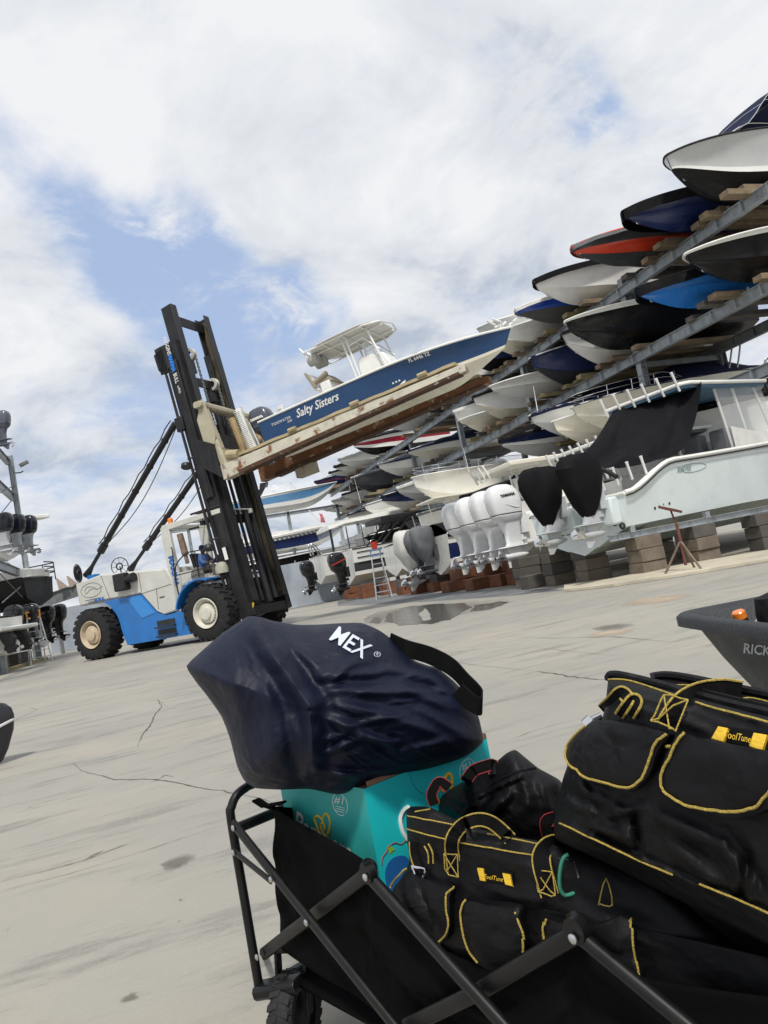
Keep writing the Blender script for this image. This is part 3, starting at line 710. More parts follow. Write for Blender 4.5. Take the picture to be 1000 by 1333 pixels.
# cab: posts, roof, fenders
g = MB()
g.prism([(-1.62, 1.1), (-1.12, 1.1), (-1.30, 3.3), (-1.34, 4.0), (-1.72, 4.1)], XZ(-1.10), .12)
g.prism([(-1.45, 2.2), (-1.10, 2.2), (-1.10, 4.0), (-1.5, 4.08)], XZ(.62), .12)
g.prism([(-1.72, 4.06), (-1.62, 4.18), (.95, 4.26), (.95, 4.10), (-1.35, 3.98)], XZ(-1.10), .12)
g.prism([(-1.72, 4.06), (-1.62, 4.18), (.95, 4.26), (.95, 4.10), (-1.35, 3.98)], XZ(.62), .12)
g.box((-1.55, -.30, 4.09), (.22, 1.78, .14)); 
for k in range(9): g.box((-1.15+.25*k, -.30, 4.19+.007*k), (.06, 1.72, .05))
g.box((-.55, -.3, 2.05), (1.6, 1.7, .12)); g.box((-1.0, -.95, 2.25), (.9, .35, .4))
cab = g.build('cab_frame', fl_white, fk, bevel=.015)
g = MB(); g.box((.35, -.85, 4.33), (1.3, .5, .06)); g.bar((-.3, -1.2, 4.30), (1.0, -1.2, 4.36), .06); g.build('roof_rack', darkm, cab)
g = MB(); g.lathe([(.09, 0), (.09, .16), (.06, .2)], 14, tm(-1.40, -1.0, 4.2)); g.build('beacon', orange_pl, cab)
g = MB()
for (x, y, z) in ((.0, -1.0, 3.95), (.22, -1.0, 3.97)): g.box((x, y, z), (.16, .14, .16)); g.tube([(x, y, z+.08), (x, y, z+.2)], .015, 6)
g.box((-.5, -.9, 3.86), (.4, .06, .06)); g.build('work_lamp', darkm, cab)
g = MB(); g.text('MARINA', Matrix.Translation((-1.42, -1.226, 2.55)) @ Matrix.Rotation(rad(90), 4, 'X') @ Matrix.Rotation(rad(-86), 4, 'Z'), .30, .015, ext=.003, sx=.95); g.build('lettering', bluet, cab)
# handrails
g = MB()
g.tube(spl([(-1.30, -1.3, 3.35), (-1.22, -1.34, 3.2), (-1.30, -1.34, 2.2), (-1.2, -1.34, 1.2), (-1.12, -1.3, 1.1)], 5), .022, 6)
g.tube(spl([(.75, -1.6, 2.95), (-.2, -1.6, 3.02), (-.55, -1.6, 2.95), (-1.02, -1.6, 2.5), (-1.0, -1.6, 1.1)], 6), .022, 6)
g.tube([(-.95, -1.6, 2.35), (.6, -1.6, 2.4)], .02, 6); g.tube([(-.05, -1.6, 3.0), (-.05, -1.6, 2.15)], .02, 6); g.tube([(.45, -1.6, 2.98), (.45, -1.6, 2.15)], .02, 6)
g.build('handrail', blackm, cab)
g = MB(); g.lathe([(.001, 0), (.27, .01), (.27, .04), (.001, .06)], 22, Matrix.Translation((-.2, -1.45, 2.22)) @ Matrix.Rotation(rad(90), 4, 'X')); g.build('hose_reel', mat('grey_disc', (.16, .15, .13), .7), cab)
g = MB(); g.tube([(-.95, -1.15, 3.75), (-.85, -1.15, 3.0)], [.11, .12], 12); g.tube([(-.85, -1.15, 3.0), (-.82, -1.15, 2.7)], .07, 10); g.build('exhaust_pipe', mat('hot_rust_pipe', (.20, .14, .10), .7, .3, var=.4), cab)
g = MB(); g.box((-.75, -.4, 2.35), (.5, .5, .14)); g.prism([(-1.0, 2.35), (-.9, 2.35), (-1.05, 3.05), (-1.15, 3.05)], XZ(-.15), .5); g.build('seat', mat('seat_vinyl', (.02, .02, .022), .5), cab, bevel=.03)
g = MB(); g.tube([(.15, -.35, 2.1), (-.05, -.35, 2.72)], .03, 8)
SM = Matrix.Translation((-.08, -.35, 2.75)) @ Matrix.Rotation(rad(-28), 4, 'Y'); g.tube([SM @ V((.19*math.cos(a), .19*math.sin(a), 0)) for a in [2*math.pi*i/18 for i in range(18)]], .018, 6, closed=True)
g.build('steering_wheel', blackm, cab)
g = MB(); g.box((.35, -.35, 2.45), (.45, .9, .7)); g.box((.5, -.9, 2.95), (.2, .06, .3)); g.box((.3, -.2, 2.95), (.12, .5, .25)); g.build('dashboard', darkm, cab, bevel=.03)
g = MB(); g.lathe([(.22, 0), (.22, .2), (.17, .32), (.08, .37), (.01, .38)], 16, tm(.70, -1.30, 2.12)); g.build('air_cleaner', mat('cream_paint', (.36, .35, .29), .6), cab)
g = MB()
for k in range(4): g.tube(spl([(.6+.1*k, -.9, 2.3), (.7, -.9+.1*k, 2.9), (1.0, -.8, 3.2-.15*k), (1.25, -.6, 3.3)], 6), .025, 6)
g.build('hydraulic_hose', alud, cab)
# wheels
def tyre_wheel(name, x, y, R_, W_, outward, rimcol, Wtread=22):
    """axis along y; outward = sign of visible side"""
    K = Matrix.Translation((x, y, R_-.01)) @ Matrix.Rotation(rad(90*outward), 4, 'X')
    g = MB(); r0 = R_*.52
    g.lathe([(r0, -W_/2+.06), (r0*1.15, -W_/2), (R_*.82, -W_/2-.01), (R_*.93, -W_/2+.04), (R_*.965, -W_/2+.12), (R_*.97, 0), (R_*.965, W_/2-.12), (R_*.93, W_/2-.04), (R_*.82, W_/2+.01), (r0*1.15, W_/2), (r0, W_/2-.06)], 44, K, cap=False)
    for k in range(Wtread):
        a = 2*math.pi*k/Wtread
        for sd_ in (-1, 1):
            B = K @ Matrix.Rotation(a + (.14 if sd_ > 0 else 0), 4, 'Z')
            g.para(B @ V((R_*.95, -.075, 0)), B.to_3x3() @ V((R_*.055, 0, 0)), B.to_3x3() @ V((0, .15, 0)), B.to_3x3() @ V((0, .09, sd_*(W_/2-.03))))
            g.para(B @ V((R_*.80, -.02, sd_*(W_/2-.02))), B.to_3x3() @ V((R_*.17, 0, -sd_*.05)), B.to_3x3() @ V((0, .13, 0)), B.to_3x3() @ V((0, 0, sd_*.035)))
    wh = g.build('wheel', rubber, fk)
    g = MB(); g.lathe([(r0*.35, W_/2-.22), (r0*.62, W_/2-.20), (r0*.80, W_/2-.13), (r0*.98, W_/2-.05), (r0*1.04, W_/2+.01), (r0*1.01, W_/2+.035), (r0*.94, W_/2+.02), (r0*.90, W_/2-.05), (r0*.72, W_/2-.15), (r0*.66, W_/2-.06), (r0*.45, W_/2-.04), (r0*.42, W_/2+.03), (.001, W_/2+.04)], 40, K, cap=False)
    g.lathe([(r0*.98, -W_/2+.06), (r0*.5, -W_/2+.1), (.001, -W_/2+.12)], 30, K, cap=False)
    rm = g.build('rim', rimcol, wh)
    g = MB()
    for k in range(20):
        a = 2*math.pi*k/20; g.lathe([(.022, W_/2-.17), (.022, W_/2-.10), (.012, W_/2-.09)], 6, K @ Matrix.Translation((r0*.69*math.cos(a), r0*.69*math.sin(a), 0)))
    g.build('lug_nut', darkm, rm); return wh
tyre_wheel('wheel', .12, -1.42, .93, .72, 1, mat('rim_white', (.60, .58, .50), .5, var=.12))
tyre_wheel('wheel', .12, 1.42, .93, .72, -1, mat('rim_white', (.6, .58, .5), .5))
tyre_wheel('wheel', -5.3, -1.30, .93, .72, 1, mat('rim_cream', (.52, .42, .30), .55, var=.15))
tyre_wheel('wheel', -5.3, 1.05, .93, .72, -1, mat('rim_cream', (.52, .42, .30), .55))
g = MB(); g.tube([(.12, -1.2, .92), (.12, 1.2, .92)], .24, 12); g.tube([(-5.3, -1.0, .92), (-5.3, .9, .92)], .16, 12); g.box((.4, 0, 1.0), (1.0, 1.9, .7)); g.build('axle', darkm, fk)
# ---- mast: tilted frame, local z up the mast
TI = rad(7.2)
MK = Matrix.Translation((1.20, 0, 1.0)) @ Matrix.Rotation(-TI, 4, 'Y')
mast_m = mat('mast_black', (.018, .018, .020), .45, var=.35, scale=2, coat=.1, col2=(.045, .042, .038), mix=(.55, .75), streak=(3, 3, .4), bump=.05)
grease = mat('greased_rail', (.10, .085, .055), .5, .3, var=.4, scale=2, col2=(.30, .26, .17), mix=(.55, .68), streak=(4, 4, .3))
mp_ = lambda x, y, z: MK @ V((x, y, z))
def chan(g, x, y, z0, z1, w_, d_, t=.04, open_=1):
    """C channel up the mast, open towards the mast centre"""
    R3 = MK.to_3x3(); 
    g.para(mp_(x-d_/2, y-t/2, z0), R3@V((d_, 0, 0)), R3@V((0, t, 0)), R3@V((0, 0, z1-z0)))
    for sx in (-1, 1):
        g.para(mp_(x+sx*(d_/2-t)-(t if sx < 0 else 0)*0 - (0 if sx > 0 else 0), y, z0) , R3@V((t*(1 if sx > 0 else -1), 0, 0)), R3@V((0, open_*w_, 0)), R3@V((0, 0, z1-z0)))
g = MB(); 
for sd_ in (-1, 1):
    y = sd_*1.18
    chan(g, -.04, y, -.45, 9.4, .22, .56, .05, -sd_)
    g.para(mp_(-.36, y-.06, .6), MK.to_3x3()@V((.14, 0, 0)), MK.to_3x3()@V((0, .12, 0)), MK.to_3x3()@V((0, 0, 8.6)))
    g.box((.62 if False else 0, 0, 0), (.001, .001, .001))
for z in (-.2, 3.0, 6.4): g.bar(mp_(-.2, -1.2, z), mp_(-.2, 1.2, z), .12, .3)
g.bar(mp_(.0, -1.2, -.3), mp_(.0, 1.2, -.3), .4, .3)
mast = g.build('outer_mast', mast_m, fk, bevel=.012)
g = MB()
for sd_ in (-1, 1): chan(g, .12, sd_*1.00, .0, 10.75 if sd_ < 0 else 10.75, .26, .46, .045, -sd_)
g.bar(mp_(.05, -.95, 10.35), mp_(.05, .95, 10.35), .06, .34); g.bar(mp_(.05, -.9, 8.0), mp_(.05, .9, 8.0), .1, .3)
inner = g.build('inner_mast', mast_m, mast, bevel=.01)
g = MB()
for sd_ in (-1, 1): g.para(mp_(-.02, sd_*.985-.012, .2), MK.to_3x3()@V((.30, 0, 0)), MK.to_3x3()@V((0, .02, 0)), MK.to_3x3()@V((0, 0, 10.4)))
g.build('slide_rail', grease, inner)
g = MB()       # lift cylinders with chain sheaves
for y, zt in ((-.42, 8.9), (.42, 7.9)):
    g.tube([mp_(-.05, y, -.1), mp_(-.05, y, zt-.5)], .12, 12); g.box((-.05, y, zt-.25), (.30, .34, .6), MK)
for y in (-.68, .7): g.tube([mp_(.05, y, 0), mp_(.05, y, 9.2)], .085, 10)
for y in (-.15, .12): g.tube([mp_(-.12, y, 0), mp_(-.12, y, 7.4)], .06, 10)
g.build('lift_cylinder', blackm, mast)
for y, zt in ((-.42, 9.0), (.42, 8.0)):
    g = MB(); g.lathe([(.12, -.09), (.22, -.09), (.23, -.05), (.19, -.03), (.19, .03), (.23, .05), (.22, .09), (.12, .09)], 22, MK @ Matrix.Translation((.14, y, zt)) @ Matrix.Rotation(rad(90), 4, 'X'), cap=False)
    g.build('chain_sheave', mat('sheave_white', (.5, .5, .46), .5), mast)
chain = mat('chain_steel', (.20, .20, .20), .5, .7, var=.5, scale=40)
g = MB()
for y, zt in ((-.42, 9.0), (.42, 8.0)):
    for dx in (.33, -.06):
        for k in range(int((zt-5.2 if dx > 0 else 3)/.075)):
            g.box((dx, y, zt-.02-k*.075), (.03, .12 if k % 2 else .07, .06), MK)
g.build('chain', chain, mast)
# side plate with lettering; hose guard box and cable trunk on the near side
g = MB(); g.box((-.48, -1.24, 8.9), (.36, .08, .95), MK); g.prism([(-.72, 8.6), (-.5, 8.35), (-.1, 8.6), (-.1, 9.35), (-.75, 9.2)], MK @ XZ(-1.19), .09)
g.box((-.06, -1.27, 6.2), (.34, .03, 5.0), MK); g.build('side_plate', mast_m, mast, bevel=.015)
g = MB(); g.tube([mp_(-.42, -1.3, 8.3), mp_(-.42, -1.3, .3)], .05, 8); g.tube([mp_(-.42, 1.25, 6.3), mp_(-.42, 1.25, .3)], .05, 8); g.build('hose_guard', blackm, mast)
TMt = MK @ Matrix.Translation((-.07, -1.292, 8.55)) @ Matrix.Rotation(rad(90), 4, 'X') @ Matrix.Rotation(rad(-90), 4, 'Z')
wt = mat('decal_white', (.75, .75, .72), .5, var=.05); bb = mat('decal_bright_blue', (.02, .22, .75), .45)
for tx, dx, mm, bo in (('WIGGINS', -.72, wt, .002), ('MARINA', -.06, bb, .010), ('BULL', .50, wt, .002), ('e-PRO', .92, wt, 0)):
    g = MB(); g.text(tx, TMt @ Matrix.Translation((dx, 0, 0)), .22 if tx != 'e-PRO' else .14, bo, ext=.004, sx=.74); g.build('lettering', mm, mast)
g = MB(); g.box((-.05, -1.292, 1.75), (.14, .006, .42), MK); g.build('capacity_plate', wt, mast)
# floodlights on the mast
for z in (2.25, 5.15):
    g = MB(); g.lathe([(.05, 0), (.17, .08), (.18, .2)], 14, MK @ Matrix.Translation((-.55, -1.35, z)) @ Matrix.Rotation(rad(160), 4, 'X')); g.tube([mp_(-.5, -1.3, z+.1), mp_(-.2, -1.2, z+.1)], .03, 6); g.build('floodlight', darkm, mast)
# tilt cylinders
def hyd(y, top, bot):
    a, b = V(top), V(bot); g = MB()
    d = (b-a).normalized()
    g.tube([a, a.lerp(b, .80)], .105, 12); g.tube([a.lerp(b, .78), a.lerp(b, .83)], .145, 12); g.tube([a.lerp(b, .80), a.lerp(b, .93)], .07, 10); g.tube([a.lerp(b, .92), b], [.06, .15], 10)
    for k in range(5): q = a.lerp(b, .1+.16*k); g.tube([q, q+d*.08], .125, 12)
    h_ = g.build('tilt_cylinder', blackm, mast)
    g = MB(); P = [a.lerp(b, t) + V((.12, -.05, -.10 - .45*math.sin(math.pi*min(1, t*1.35)))) for t in [i/12*.74 for i in range(13)]]; g.tube(P, .016, 5)
    P = [a.lerp(b, t) + V((-.1, -.08, .12 + .05*math.sin(t*40))) for t in [i/14*.8 for i in range(15)]]; g.tube(P, .02, 5); g.build('hose', rubber, h_)
hyd(-1.2, (-.30, -1.22, 7.5), (-5.9, -.9, 3.12)); hyd(1.2, (-.30, 1.25, 7.2), (-5.7, 1.1, 3.15))
g = MB(); g.box((-.42, -1.25, 6.5), (.34, .2, .5), MK); g.box((-.42, 1.25, 6.2), (.34, .2, .5), MK); g.build('cylinder_bracket', mast_m, mast, bevel=.03)
# ---- carriage and forks: frame tilted back a little
FT = rad(5.3)
CK = Matrix.Translation((1.72, 0, 5.45)) @ Matrix.Rotation(-FT, 4, 'Y')
cr_m = mat('carriage_cream', (.40, .37, .27), .6, var=.15, scale=2, col2=(.19, .085, .035), mix=(.60, .68), bump=.15, bscale=12)
cp = lambda x, y, z: CK @ V((x, y, z))
g = MB()
FY = (-1.28, .80)
for y in FY:
    g.rbar(cp(-.12, y, -.02), cp(-.50, y, 2.35), .34, .30, up=(1, 0, 0))
g.rbar(cp(-.45, -1.6, 2.35), cp(-.45, 1.3, 2.2), .34, .22); g.bar(cp(-.5, -1.5, .6), cp(-.5, 1.25, .6), .2, .5)
for y in FY: g.prism([(-.7, 1.9), (-.35, 2.5), (-.25, 2.5), (-.1, 1.2), (-.6, .2)], CK @ XZ(y-.17), .03)
car = g.build('carriage', cr_m, fk, bevel=.02)
g = MB(); g.tube([cp(.25, -.6, .4), cp(.12, -.7, 1.75)], .12, 10); g.tube([cp(.6, .2, .1), cp(.1, .5, 1.8)], .08, 10); g.build('bumper_roller', mat('tan_rubber', (.36, .26, .13), .7, var=.25), car)
g = MB(); g.box((-.75, -.1, .8), (.3, 1.5, 1.3), CK); g.prism([(-.9, .3), (-.25, -.25), (-.25, .9), (-.9, 1.3)], CK @ XZ(-1.42), .12); g.build('carriage_plate', mast_m, car)
for y in FY:
    g = MB(); n_ = 14
    # tapered fork: deep heel to slim tip, padded top
    rings = []
    for i in range(n_+1):
        t = i/n_; x = -.25 + 8.85*t; hh = lerp(.50, .22, t**.85); w_ = .34; zt = .16
        rings.append([cp(x, y-w_/2, zt), cp(x, y+w_/2, zt), cp(x, y+w_/2, zt-hh), cp(x, y-w_/2, zt-hh)])
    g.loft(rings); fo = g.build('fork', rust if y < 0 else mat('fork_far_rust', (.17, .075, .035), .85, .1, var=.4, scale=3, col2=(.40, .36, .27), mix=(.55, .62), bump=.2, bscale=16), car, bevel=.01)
    g = MB(); rings = []
    for i in range(n_+1):
        t = i/n_; x = .4 + 8.0*t; hh = lerp(.46, .22, t**.85)*.24; zt = .16-lerp(.49, .22, t**.85)
        rings.append([cp(x, y-.185, zt+hh), cp(x, y+.185, zt+hh), cp(x, y+.185, zt-.03), cp(x, y-.185, zt-.03)])
    g.loft(rings); g.build('fork_rib', rustd, fo)
    g = MB(); P = [cp(.35+8.0*i/24, y, .225 + .012*math.sin(i*1.7)) for i in range(25)]
    g.ribbon(P, CK.to_3x3()@V((0, 0, 1)), .30, .085)
    for k in range(3): q = 2.6+2.3*k; g.tube([cp(q, y-.17, .33), cp(q+.28, y-.17, .33)], .075, 8)
    g.tube([cp(.1, y-.1, .40), cp(.55, y-.12, .28)], .16, 10) if y < 0 else None
    g.build('fork_pad', mat('tan_pad', (.40, .33, .20), .75, var=.2, scale=3, bump=.2, bscale=12), fo)
g = MB(); g.box((1.45, 1.02, -.38), (.75, .36, .5), CK); g.build('heel_block', cr_m, car)
for y, x, hh in ((-1.22, .98, 1.55), (.55, 1.5, 1.7)):
    g = MB(); g.ribbon([cp(x+.12, y, .2), cp(x-.05, y, .2+hh*.5), cp(x-.12, y, .2+hh*.9), cp(x-.1, y, .2+hh)], CK.to_3x3()@V((0, -1, 0)), .20, .09)
    for k in range(22): g.box((x+.07-.012*k, y-.10, .35+hh*.04*k), (.22, .03, .02), CK)
    g.build('guide_post', whitep, car, bevel=.01)
# hanging yellow hoses by the front axle
g = MB()
for k in range(3): g.tube(spl([mp_(-.2, -.9+.1*k, .4), mp_(.2+.05*k, -1.0, -.1), mp_(-.05, -1.05, -.55+.1*k), mp_(-.35, -1.0, -.1), mp_(-.3, -.9, .3)], 6), .016, 6)
g.build('hose', mat('yellow_hose', (.45, .32, .05), .5), mast)

# ------------------------------------------------------------------ boat on the forks
sM = FM @ CK @ Matrix.Translation((1.55, -.24, -.10))
def sub(M_): return M_
hs_ = Hull(L=8.35, B=2.45, H=1.10, rise=-.02, fore=.70, ek=2.3, dead=15, pl=2.4, p0=.5, flare=.14, chine=.86, stem=.55, rake=.75)
sb = thing('boat', 'dark blue centre console fishing boat lifted on the forklift forks, lettered Salty Sisters', 'boat', M=sM)
hull_o = hs_.mb(34, bottom_to=7).build('hull', [salty, cream], sb, smooth=28)
rail_mb(hs_, .035).build('rub_rail', white, sb); deck_mb(hs_, (.05, .62), .7).build('deck', white, sb)
def sidetext(g, h, body, t, u, size, side=-1, bold=0, shear=0, spacing=1, sx=1, ext=.004, off=.006):
    """lettering that follows the topside"""
    q = MB(); q.text(body, Matrix(), size, bold, shear, ext, 'LEFT', sx, spacing)
    for p in q.v:
        tt = t + (p.x if side < 0 else -p.x)/h.L
        zb = h.zc(tt); hh = h.zs(tt)-zb; uu = min(.99, max(.01, u + p.y/hh)); s_ = h.pt(tt, uu, side); s_.y += side*(off + p.z + .004)
        g.add([s_], [])
    o = len(g.v)-len(q.v)
    for f in q.f: g.f.append([i+o for i in f]); g.mi.append(0)
g = MB(); sidetext(g, hs_, 'Salty Sisters', .17, .68, .36, shear=.35, bold=.006, sx=.92); g.build('lettering', wt, hull_o)
g = MB(); sidetext(g, hs_, 'FL 6446 TZ', .655, .86, .135, bold=.004); sidetext(g, hs_, 'TIDEWATER', .055, .68, .12, spacing=1.2); sidetext(g, hs_, '2500', .125, .55, .09, shear=.3)
for k in range(3): q = hs_.pt(.575+.012*k, .33, -1); g.box((q.x, q.y-.01, q.z), (.045, .03, .045))
g.build('lettering', wt, hull_o)
# outboard
outboard(sb, tm(-.02, -.05, 1.10), mat('outboard_grey', (.055, .065, .085), .3, coat=.5, var=.05), text=None, s=1.12)
g = MB(); g.text('YAMAHA', Matrix.Translation((-.53, -.34, 1.52)) @ Matrix.Rotation(rad(90), 4, 'X'), .12, .006, ext=.05); g.build('lettering', wt, sb)
# console, t-top, leaning post, seat
g = MB(); g.prism([(3.55, 1.25), (4.75, 1.25), (4.5, 1.85), (3.75, 1.98), (3.6, 1.9)], XZ(.42), .84); con = g.build('console', white, sb, bevel=.05)
g = MB(); 
for sd_ in (-1, 1): g.prism([(3.95, 1.93), (4.45, 1.86), (4.05, 2.35), (3.85, 2.35)], XZ(.40 if sd_ > 0 else -.39), .01)
g.build('windscreen', clear, con)
g = MB(); ztop = 2.70
for sd_ in (-1, 1):
    y = sd_*.55
    for (a, b) in (((3.55, y, .9), (3.35, y*1.1, ztop)), ((4.55, y, 1.3), (4.25, y*1.1, ztop)), ((3.62, y, 1.3), (3.5, y*1.1, ztop))): g.tube([a, b], .032, 8)
    g.tube([(2.1, sd_*.88, ztop-.02), (4.3, sd_*.88, ztop-.02)], .028, 8)
    g.tube([(3.5, y, 2.4), (4.05, y, 2.45), (4.5, y, 1.9)], .022, 8); g.tube([(3.5, y, 2.9), (2.6, sd_*.7, ztop)], .022, 8)
    g.tube([(2.1, sd_*.4, ztop-.05), (4.8, sd_*.4, ztop-.05)], .022, 8)
for x in (2.1, 2.8, 3.5, 4.2): g.tube([(x, -.88, ztop-.03), (x, .88, ztop-.03)], .026, 8)
g.tube([(4.3, -.88, ztop-.02), (4.75, -.6, ztop), (4.9, 0, ztop), (4.75, .6, ztop), (4.3, .88, ztop-.02)], .028, 8)
for k in range(5): g.tube([(2.1, -.8+.4*k, ztop-.05), (1.95, -.8+.4*k, ztop+.2)], .035, 8)
ttf = g.build('t_top', whitep, sb)
g = MB(); out = []
for k in range(36):
    a = 2*math.pi*k/36; c_, s_ = math.cos(a), math.sin(a); out.append(((3.42 + 1.3*math.copysign(abs(c_)**.55, c_)), .98*math.copysign(abs(s_)**.6, s_)))
rings = []
for kz, sc in ((0, .98), (.015, 1.0), (.035, .98), (.05, .8), (.055, .3)): rings.append([V((3.42+(x-3.42)*sc, y*sc, ztop+.01+kz)) for x, y in out])
g.loft(rings); g.build('canopy', mat('canopy_white', (.66, .65, .60), .5, var=.05), ttf, smooth=50)
for y in (-.35, .1):
    g = MB(); g.tube([(1.95, y, ztop-.14), (2.3, y, ztop-.14)], [.19, .20], 14); g.build('life_jacket_roll', mat('vinyl_grey', (.42, .42, .40), .6), ttf, smooth=50)
g = MB(); g.box((2.35, 0, 1.45), (.35, 1.0, .5)); g.prism([(1.95, 1.5), (2.1, 1.5), (1.85, 2.15), (1.72, 2.12)], XZ(.5), 1.0); g.build('leaning_post', whitep, sb, bevel=.03)
g = MB(); g.tube([(1.9, -.45, 1.75), (2.5, -.45, 1.95)], .08, 10); g.prism([(2.15, 1.7), (2.65, 1.65), (2.35, 2.0)], XZ(.35), .8); g.prism([(1.95, 1.6), (2.1, 1.6), (1.82, 2.2), (1.74, 2.18)], XZ(-.5), .06); g.build('seat_cushion', mat('seat_tan', (.28, .24, .18), .6), sb, bevel=.02)
g = MB(); g.box((4.95, .25, 1.30), (.2, .3, .42)); g.box((5.4, -.1, 1.26), (.22, .3, .38)); g.build('seat_back', charg, sb, bevel=.04)
# ------------------------------------------------------------------ steel dry-stack rack on the right
XF, XR = 18.0, 21.7
TZ = (9.6, 7.08, 4.85)          # beam centre heights
rk = thing('boat_rack', 'tall galvanised steel dry stack rack carrying two upper tiers of boats on the right', 'boat rack', loc=(XF, 30, 0))
g = None
for X_ in (XF, XR):
    for z in TZ:
        g = MB(); g.ibeam((X_, 8, z), (X_, 68, z), .36, .22, .022)
        for k in range(60):
            for sd_ in (-1, 1): g.box((X_-.09*1, 9+k, z+.0), (.012, .07, .30)) if sd_ > 0 else None
        for k in range(24): g.box((X_+.02, 9.3+k*2.4, z+.22), (.05, .05, .16))
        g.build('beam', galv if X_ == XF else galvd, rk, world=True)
for k in range(7):
    y = 14 + 7.9*k
    for X_ in (XF+.16, XR+.16):
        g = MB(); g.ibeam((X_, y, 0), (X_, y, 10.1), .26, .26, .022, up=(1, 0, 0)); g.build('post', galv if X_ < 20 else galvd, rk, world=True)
    for z in TZ:
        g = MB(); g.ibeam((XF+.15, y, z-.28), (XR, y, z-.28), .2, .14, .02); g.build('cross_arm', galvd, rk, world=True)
for k in (0, 2, 4):
    y = 14+7.9*k
    for a, b in (((XR+.3, y, 5), (XR+.3, y+7.9, 9.5)), ((XR+.3, y+7.9, 5), (XR+.3, y, 9.5))):
        g = MB(); g.tube([a, b], .02, 6); g.build('brace_rod', galvd, rk, world=True)

def bunks(x0, x1, y, z, short, sp=.62, stack=1, hh=.17, y0=None):
    for sd_, nm in ((-1, 'near'), (1, 'far')):
        wd = rng.choice([wood, wood, wood2, wood3, wood3]); g = MB(); yy = y + sd_*sp + rng.uniform(-.08, .08)
        ex = rng.uniform(-.3, .5)
        g.para((x0+ex, yy-.17, z), (x1-x0-ex, rng.uniform(-.05, .05), 0), (0, .34, 0), (0, 0, hh))
        if stack > 1 or rng.random() < .5:
            g.para((x0+ex+rng.uniform(.3, .9), yy-.14, z+hh-.004), (x1-x0-ex-1, rng.uniform(-.05, .05), 0), (0, .28, 0), (0, 0, hh*.9))
        o = g.build('timber_bunk', wd, None, smooth=0, bevel=.012)
        tag(o, '%s timber bunk under the %s' % (nm, short), 'timber', 'timber bunks on the rack beams')
def rack_boat(short, bow, tier, side, bottom, Xb=16.0, L=7.4, B=2.6, rise=-.42, bottom_to=5, band=None, bandm=None, cover=None, cm=canv_b, wind=False, rail=False, label=None, y=None, ztip=None, name='racked_boat', fore=.70, text=None, drop=.14, seed=0, bimini=None, dead=18, trim=None, arch=False, kz=None, mot=None, ek=2.7):
    if y is None: p = at(bow[0], bow[1], x=Xb); y, ztip = p.y, p.z
    zk = TZ[tier] + .15 + .22 if kz is None else kz
    Hh = max(.95, ztip - zk - rise); 
    h = Hull(L=L, B=B, H=Hh, rise=rise, fore=fore, dead=dead, ek=ek, pl=3.0, p0=.36, chine=.80, pe=.62, stem=.72, rake=.35)
    r = thing(name, label, 'boat', M=frame((Xb+L, y, zk), (-1, 0, 0), z=(0, 0, 1)), group='boats stored on the rack')
    mats_ = [side, bottom, bandm or side]
    ho = h.mb(26, bottom_to, band).build('hull', mats_, r, smooth=30)
    rail_mb(h, .032, n=22).build('rub_rail', trim or (blackm if side in (white, greyw, cream) and cover and cm is canv_b else white), r)
    q = h.pt(.95, .1, 1); e_ = V((q.x, 0, h.zk(.95)+.05)); g = MB(); g.tube([e_+V((.02+.05*math.cos(a_), 0, .05*math.sin(a_))) for a_ in [k*.785 for k in range(8)]], .012, 5, closed=True); g.build('bow_eye', chrome, r)
    if cover: cover_mb(h, cover, n=26, m_=14, seed=seed, drop=drop).build('cover', cm, r, smooth=60)
    else: deck_mb(h, (.06, .55), .45).build('deck', white, r)
    if wind: windshield(h, r, .50)
    if rail: bowrail(h, r)
    if arch:
        g = MB(); b = B/2-.12
        for x in (1.6, 2.0): g.tube(spl([(x, -b, Hh), (x-.5, -b*.95, Hh+1.0), (x-.75, -b*.6, Hh+1.35), (x-.75, b*.6, Hh+1.35), (x-.5, b*.95, Hh+1.0), (x, b, Hh)], 5), .035, 8)
        g.build('tower_arch', alud, r)
    if bimini:
        x0, x1, z1 = bimini; g = MB(); rows = []
        for i in range(12):
            t = i/11; x = lerp(x0, x1, t); rows.append([V((x, f*B*.44, Hh+z1 - (z1+.05)*(sstep(.5, 1, t)) + .12*math.sin(t*9)*.2 + .10*(1-f*f))) for f in (-1, -.9, -.5, 0, .5, .9, 1)])
        g.grid(rows); bi = g.build('bimini', canv_n, r, smooth=60); g = MB()
        for f in (-1, -.35, .35, 1): g.tube([rw[0 if f == -1 else (6 if f == 1 else (2 if f < 0 else 4))] - V((0, 0, .02)) for rw in rows], .014, 6)
        for i in (0, 4, 8, 11): g.tube([q - V((0, 0, .015)) for q in rows[i]], .018, 6)
        for x in (x0+.2, (x0+x1)/2): g.tube([(x, -B*.43, Hh+z1-.05), (lerp(x0, x1, .45), -B*.45, Hh)], .016, 6); g.tube([(x, B*.43, Hh+z1-.05), (lerp(x0, x1, .45), B*.45, Hh)], .016, 6)
        g.build('bimini_frame', chrome, bi)
    if text:
        g = MB(); sidetext(g, h, text[0], 1-text[1], text[3] if len(text) > 3 else .78, text[2], side=1, bold=.002, off=.008); g.build('lettering', blackm if side in (white, greyw, cream) else wt, ho)
    if mot: outboard(r, tm(0, 0, Hh-.05), mot, s=1.0)
    bunks(XF-rng.uniform(.5, 1.0), XR+1.1, y, TZ[tier]+.155, short) if kz is None else None
    return r
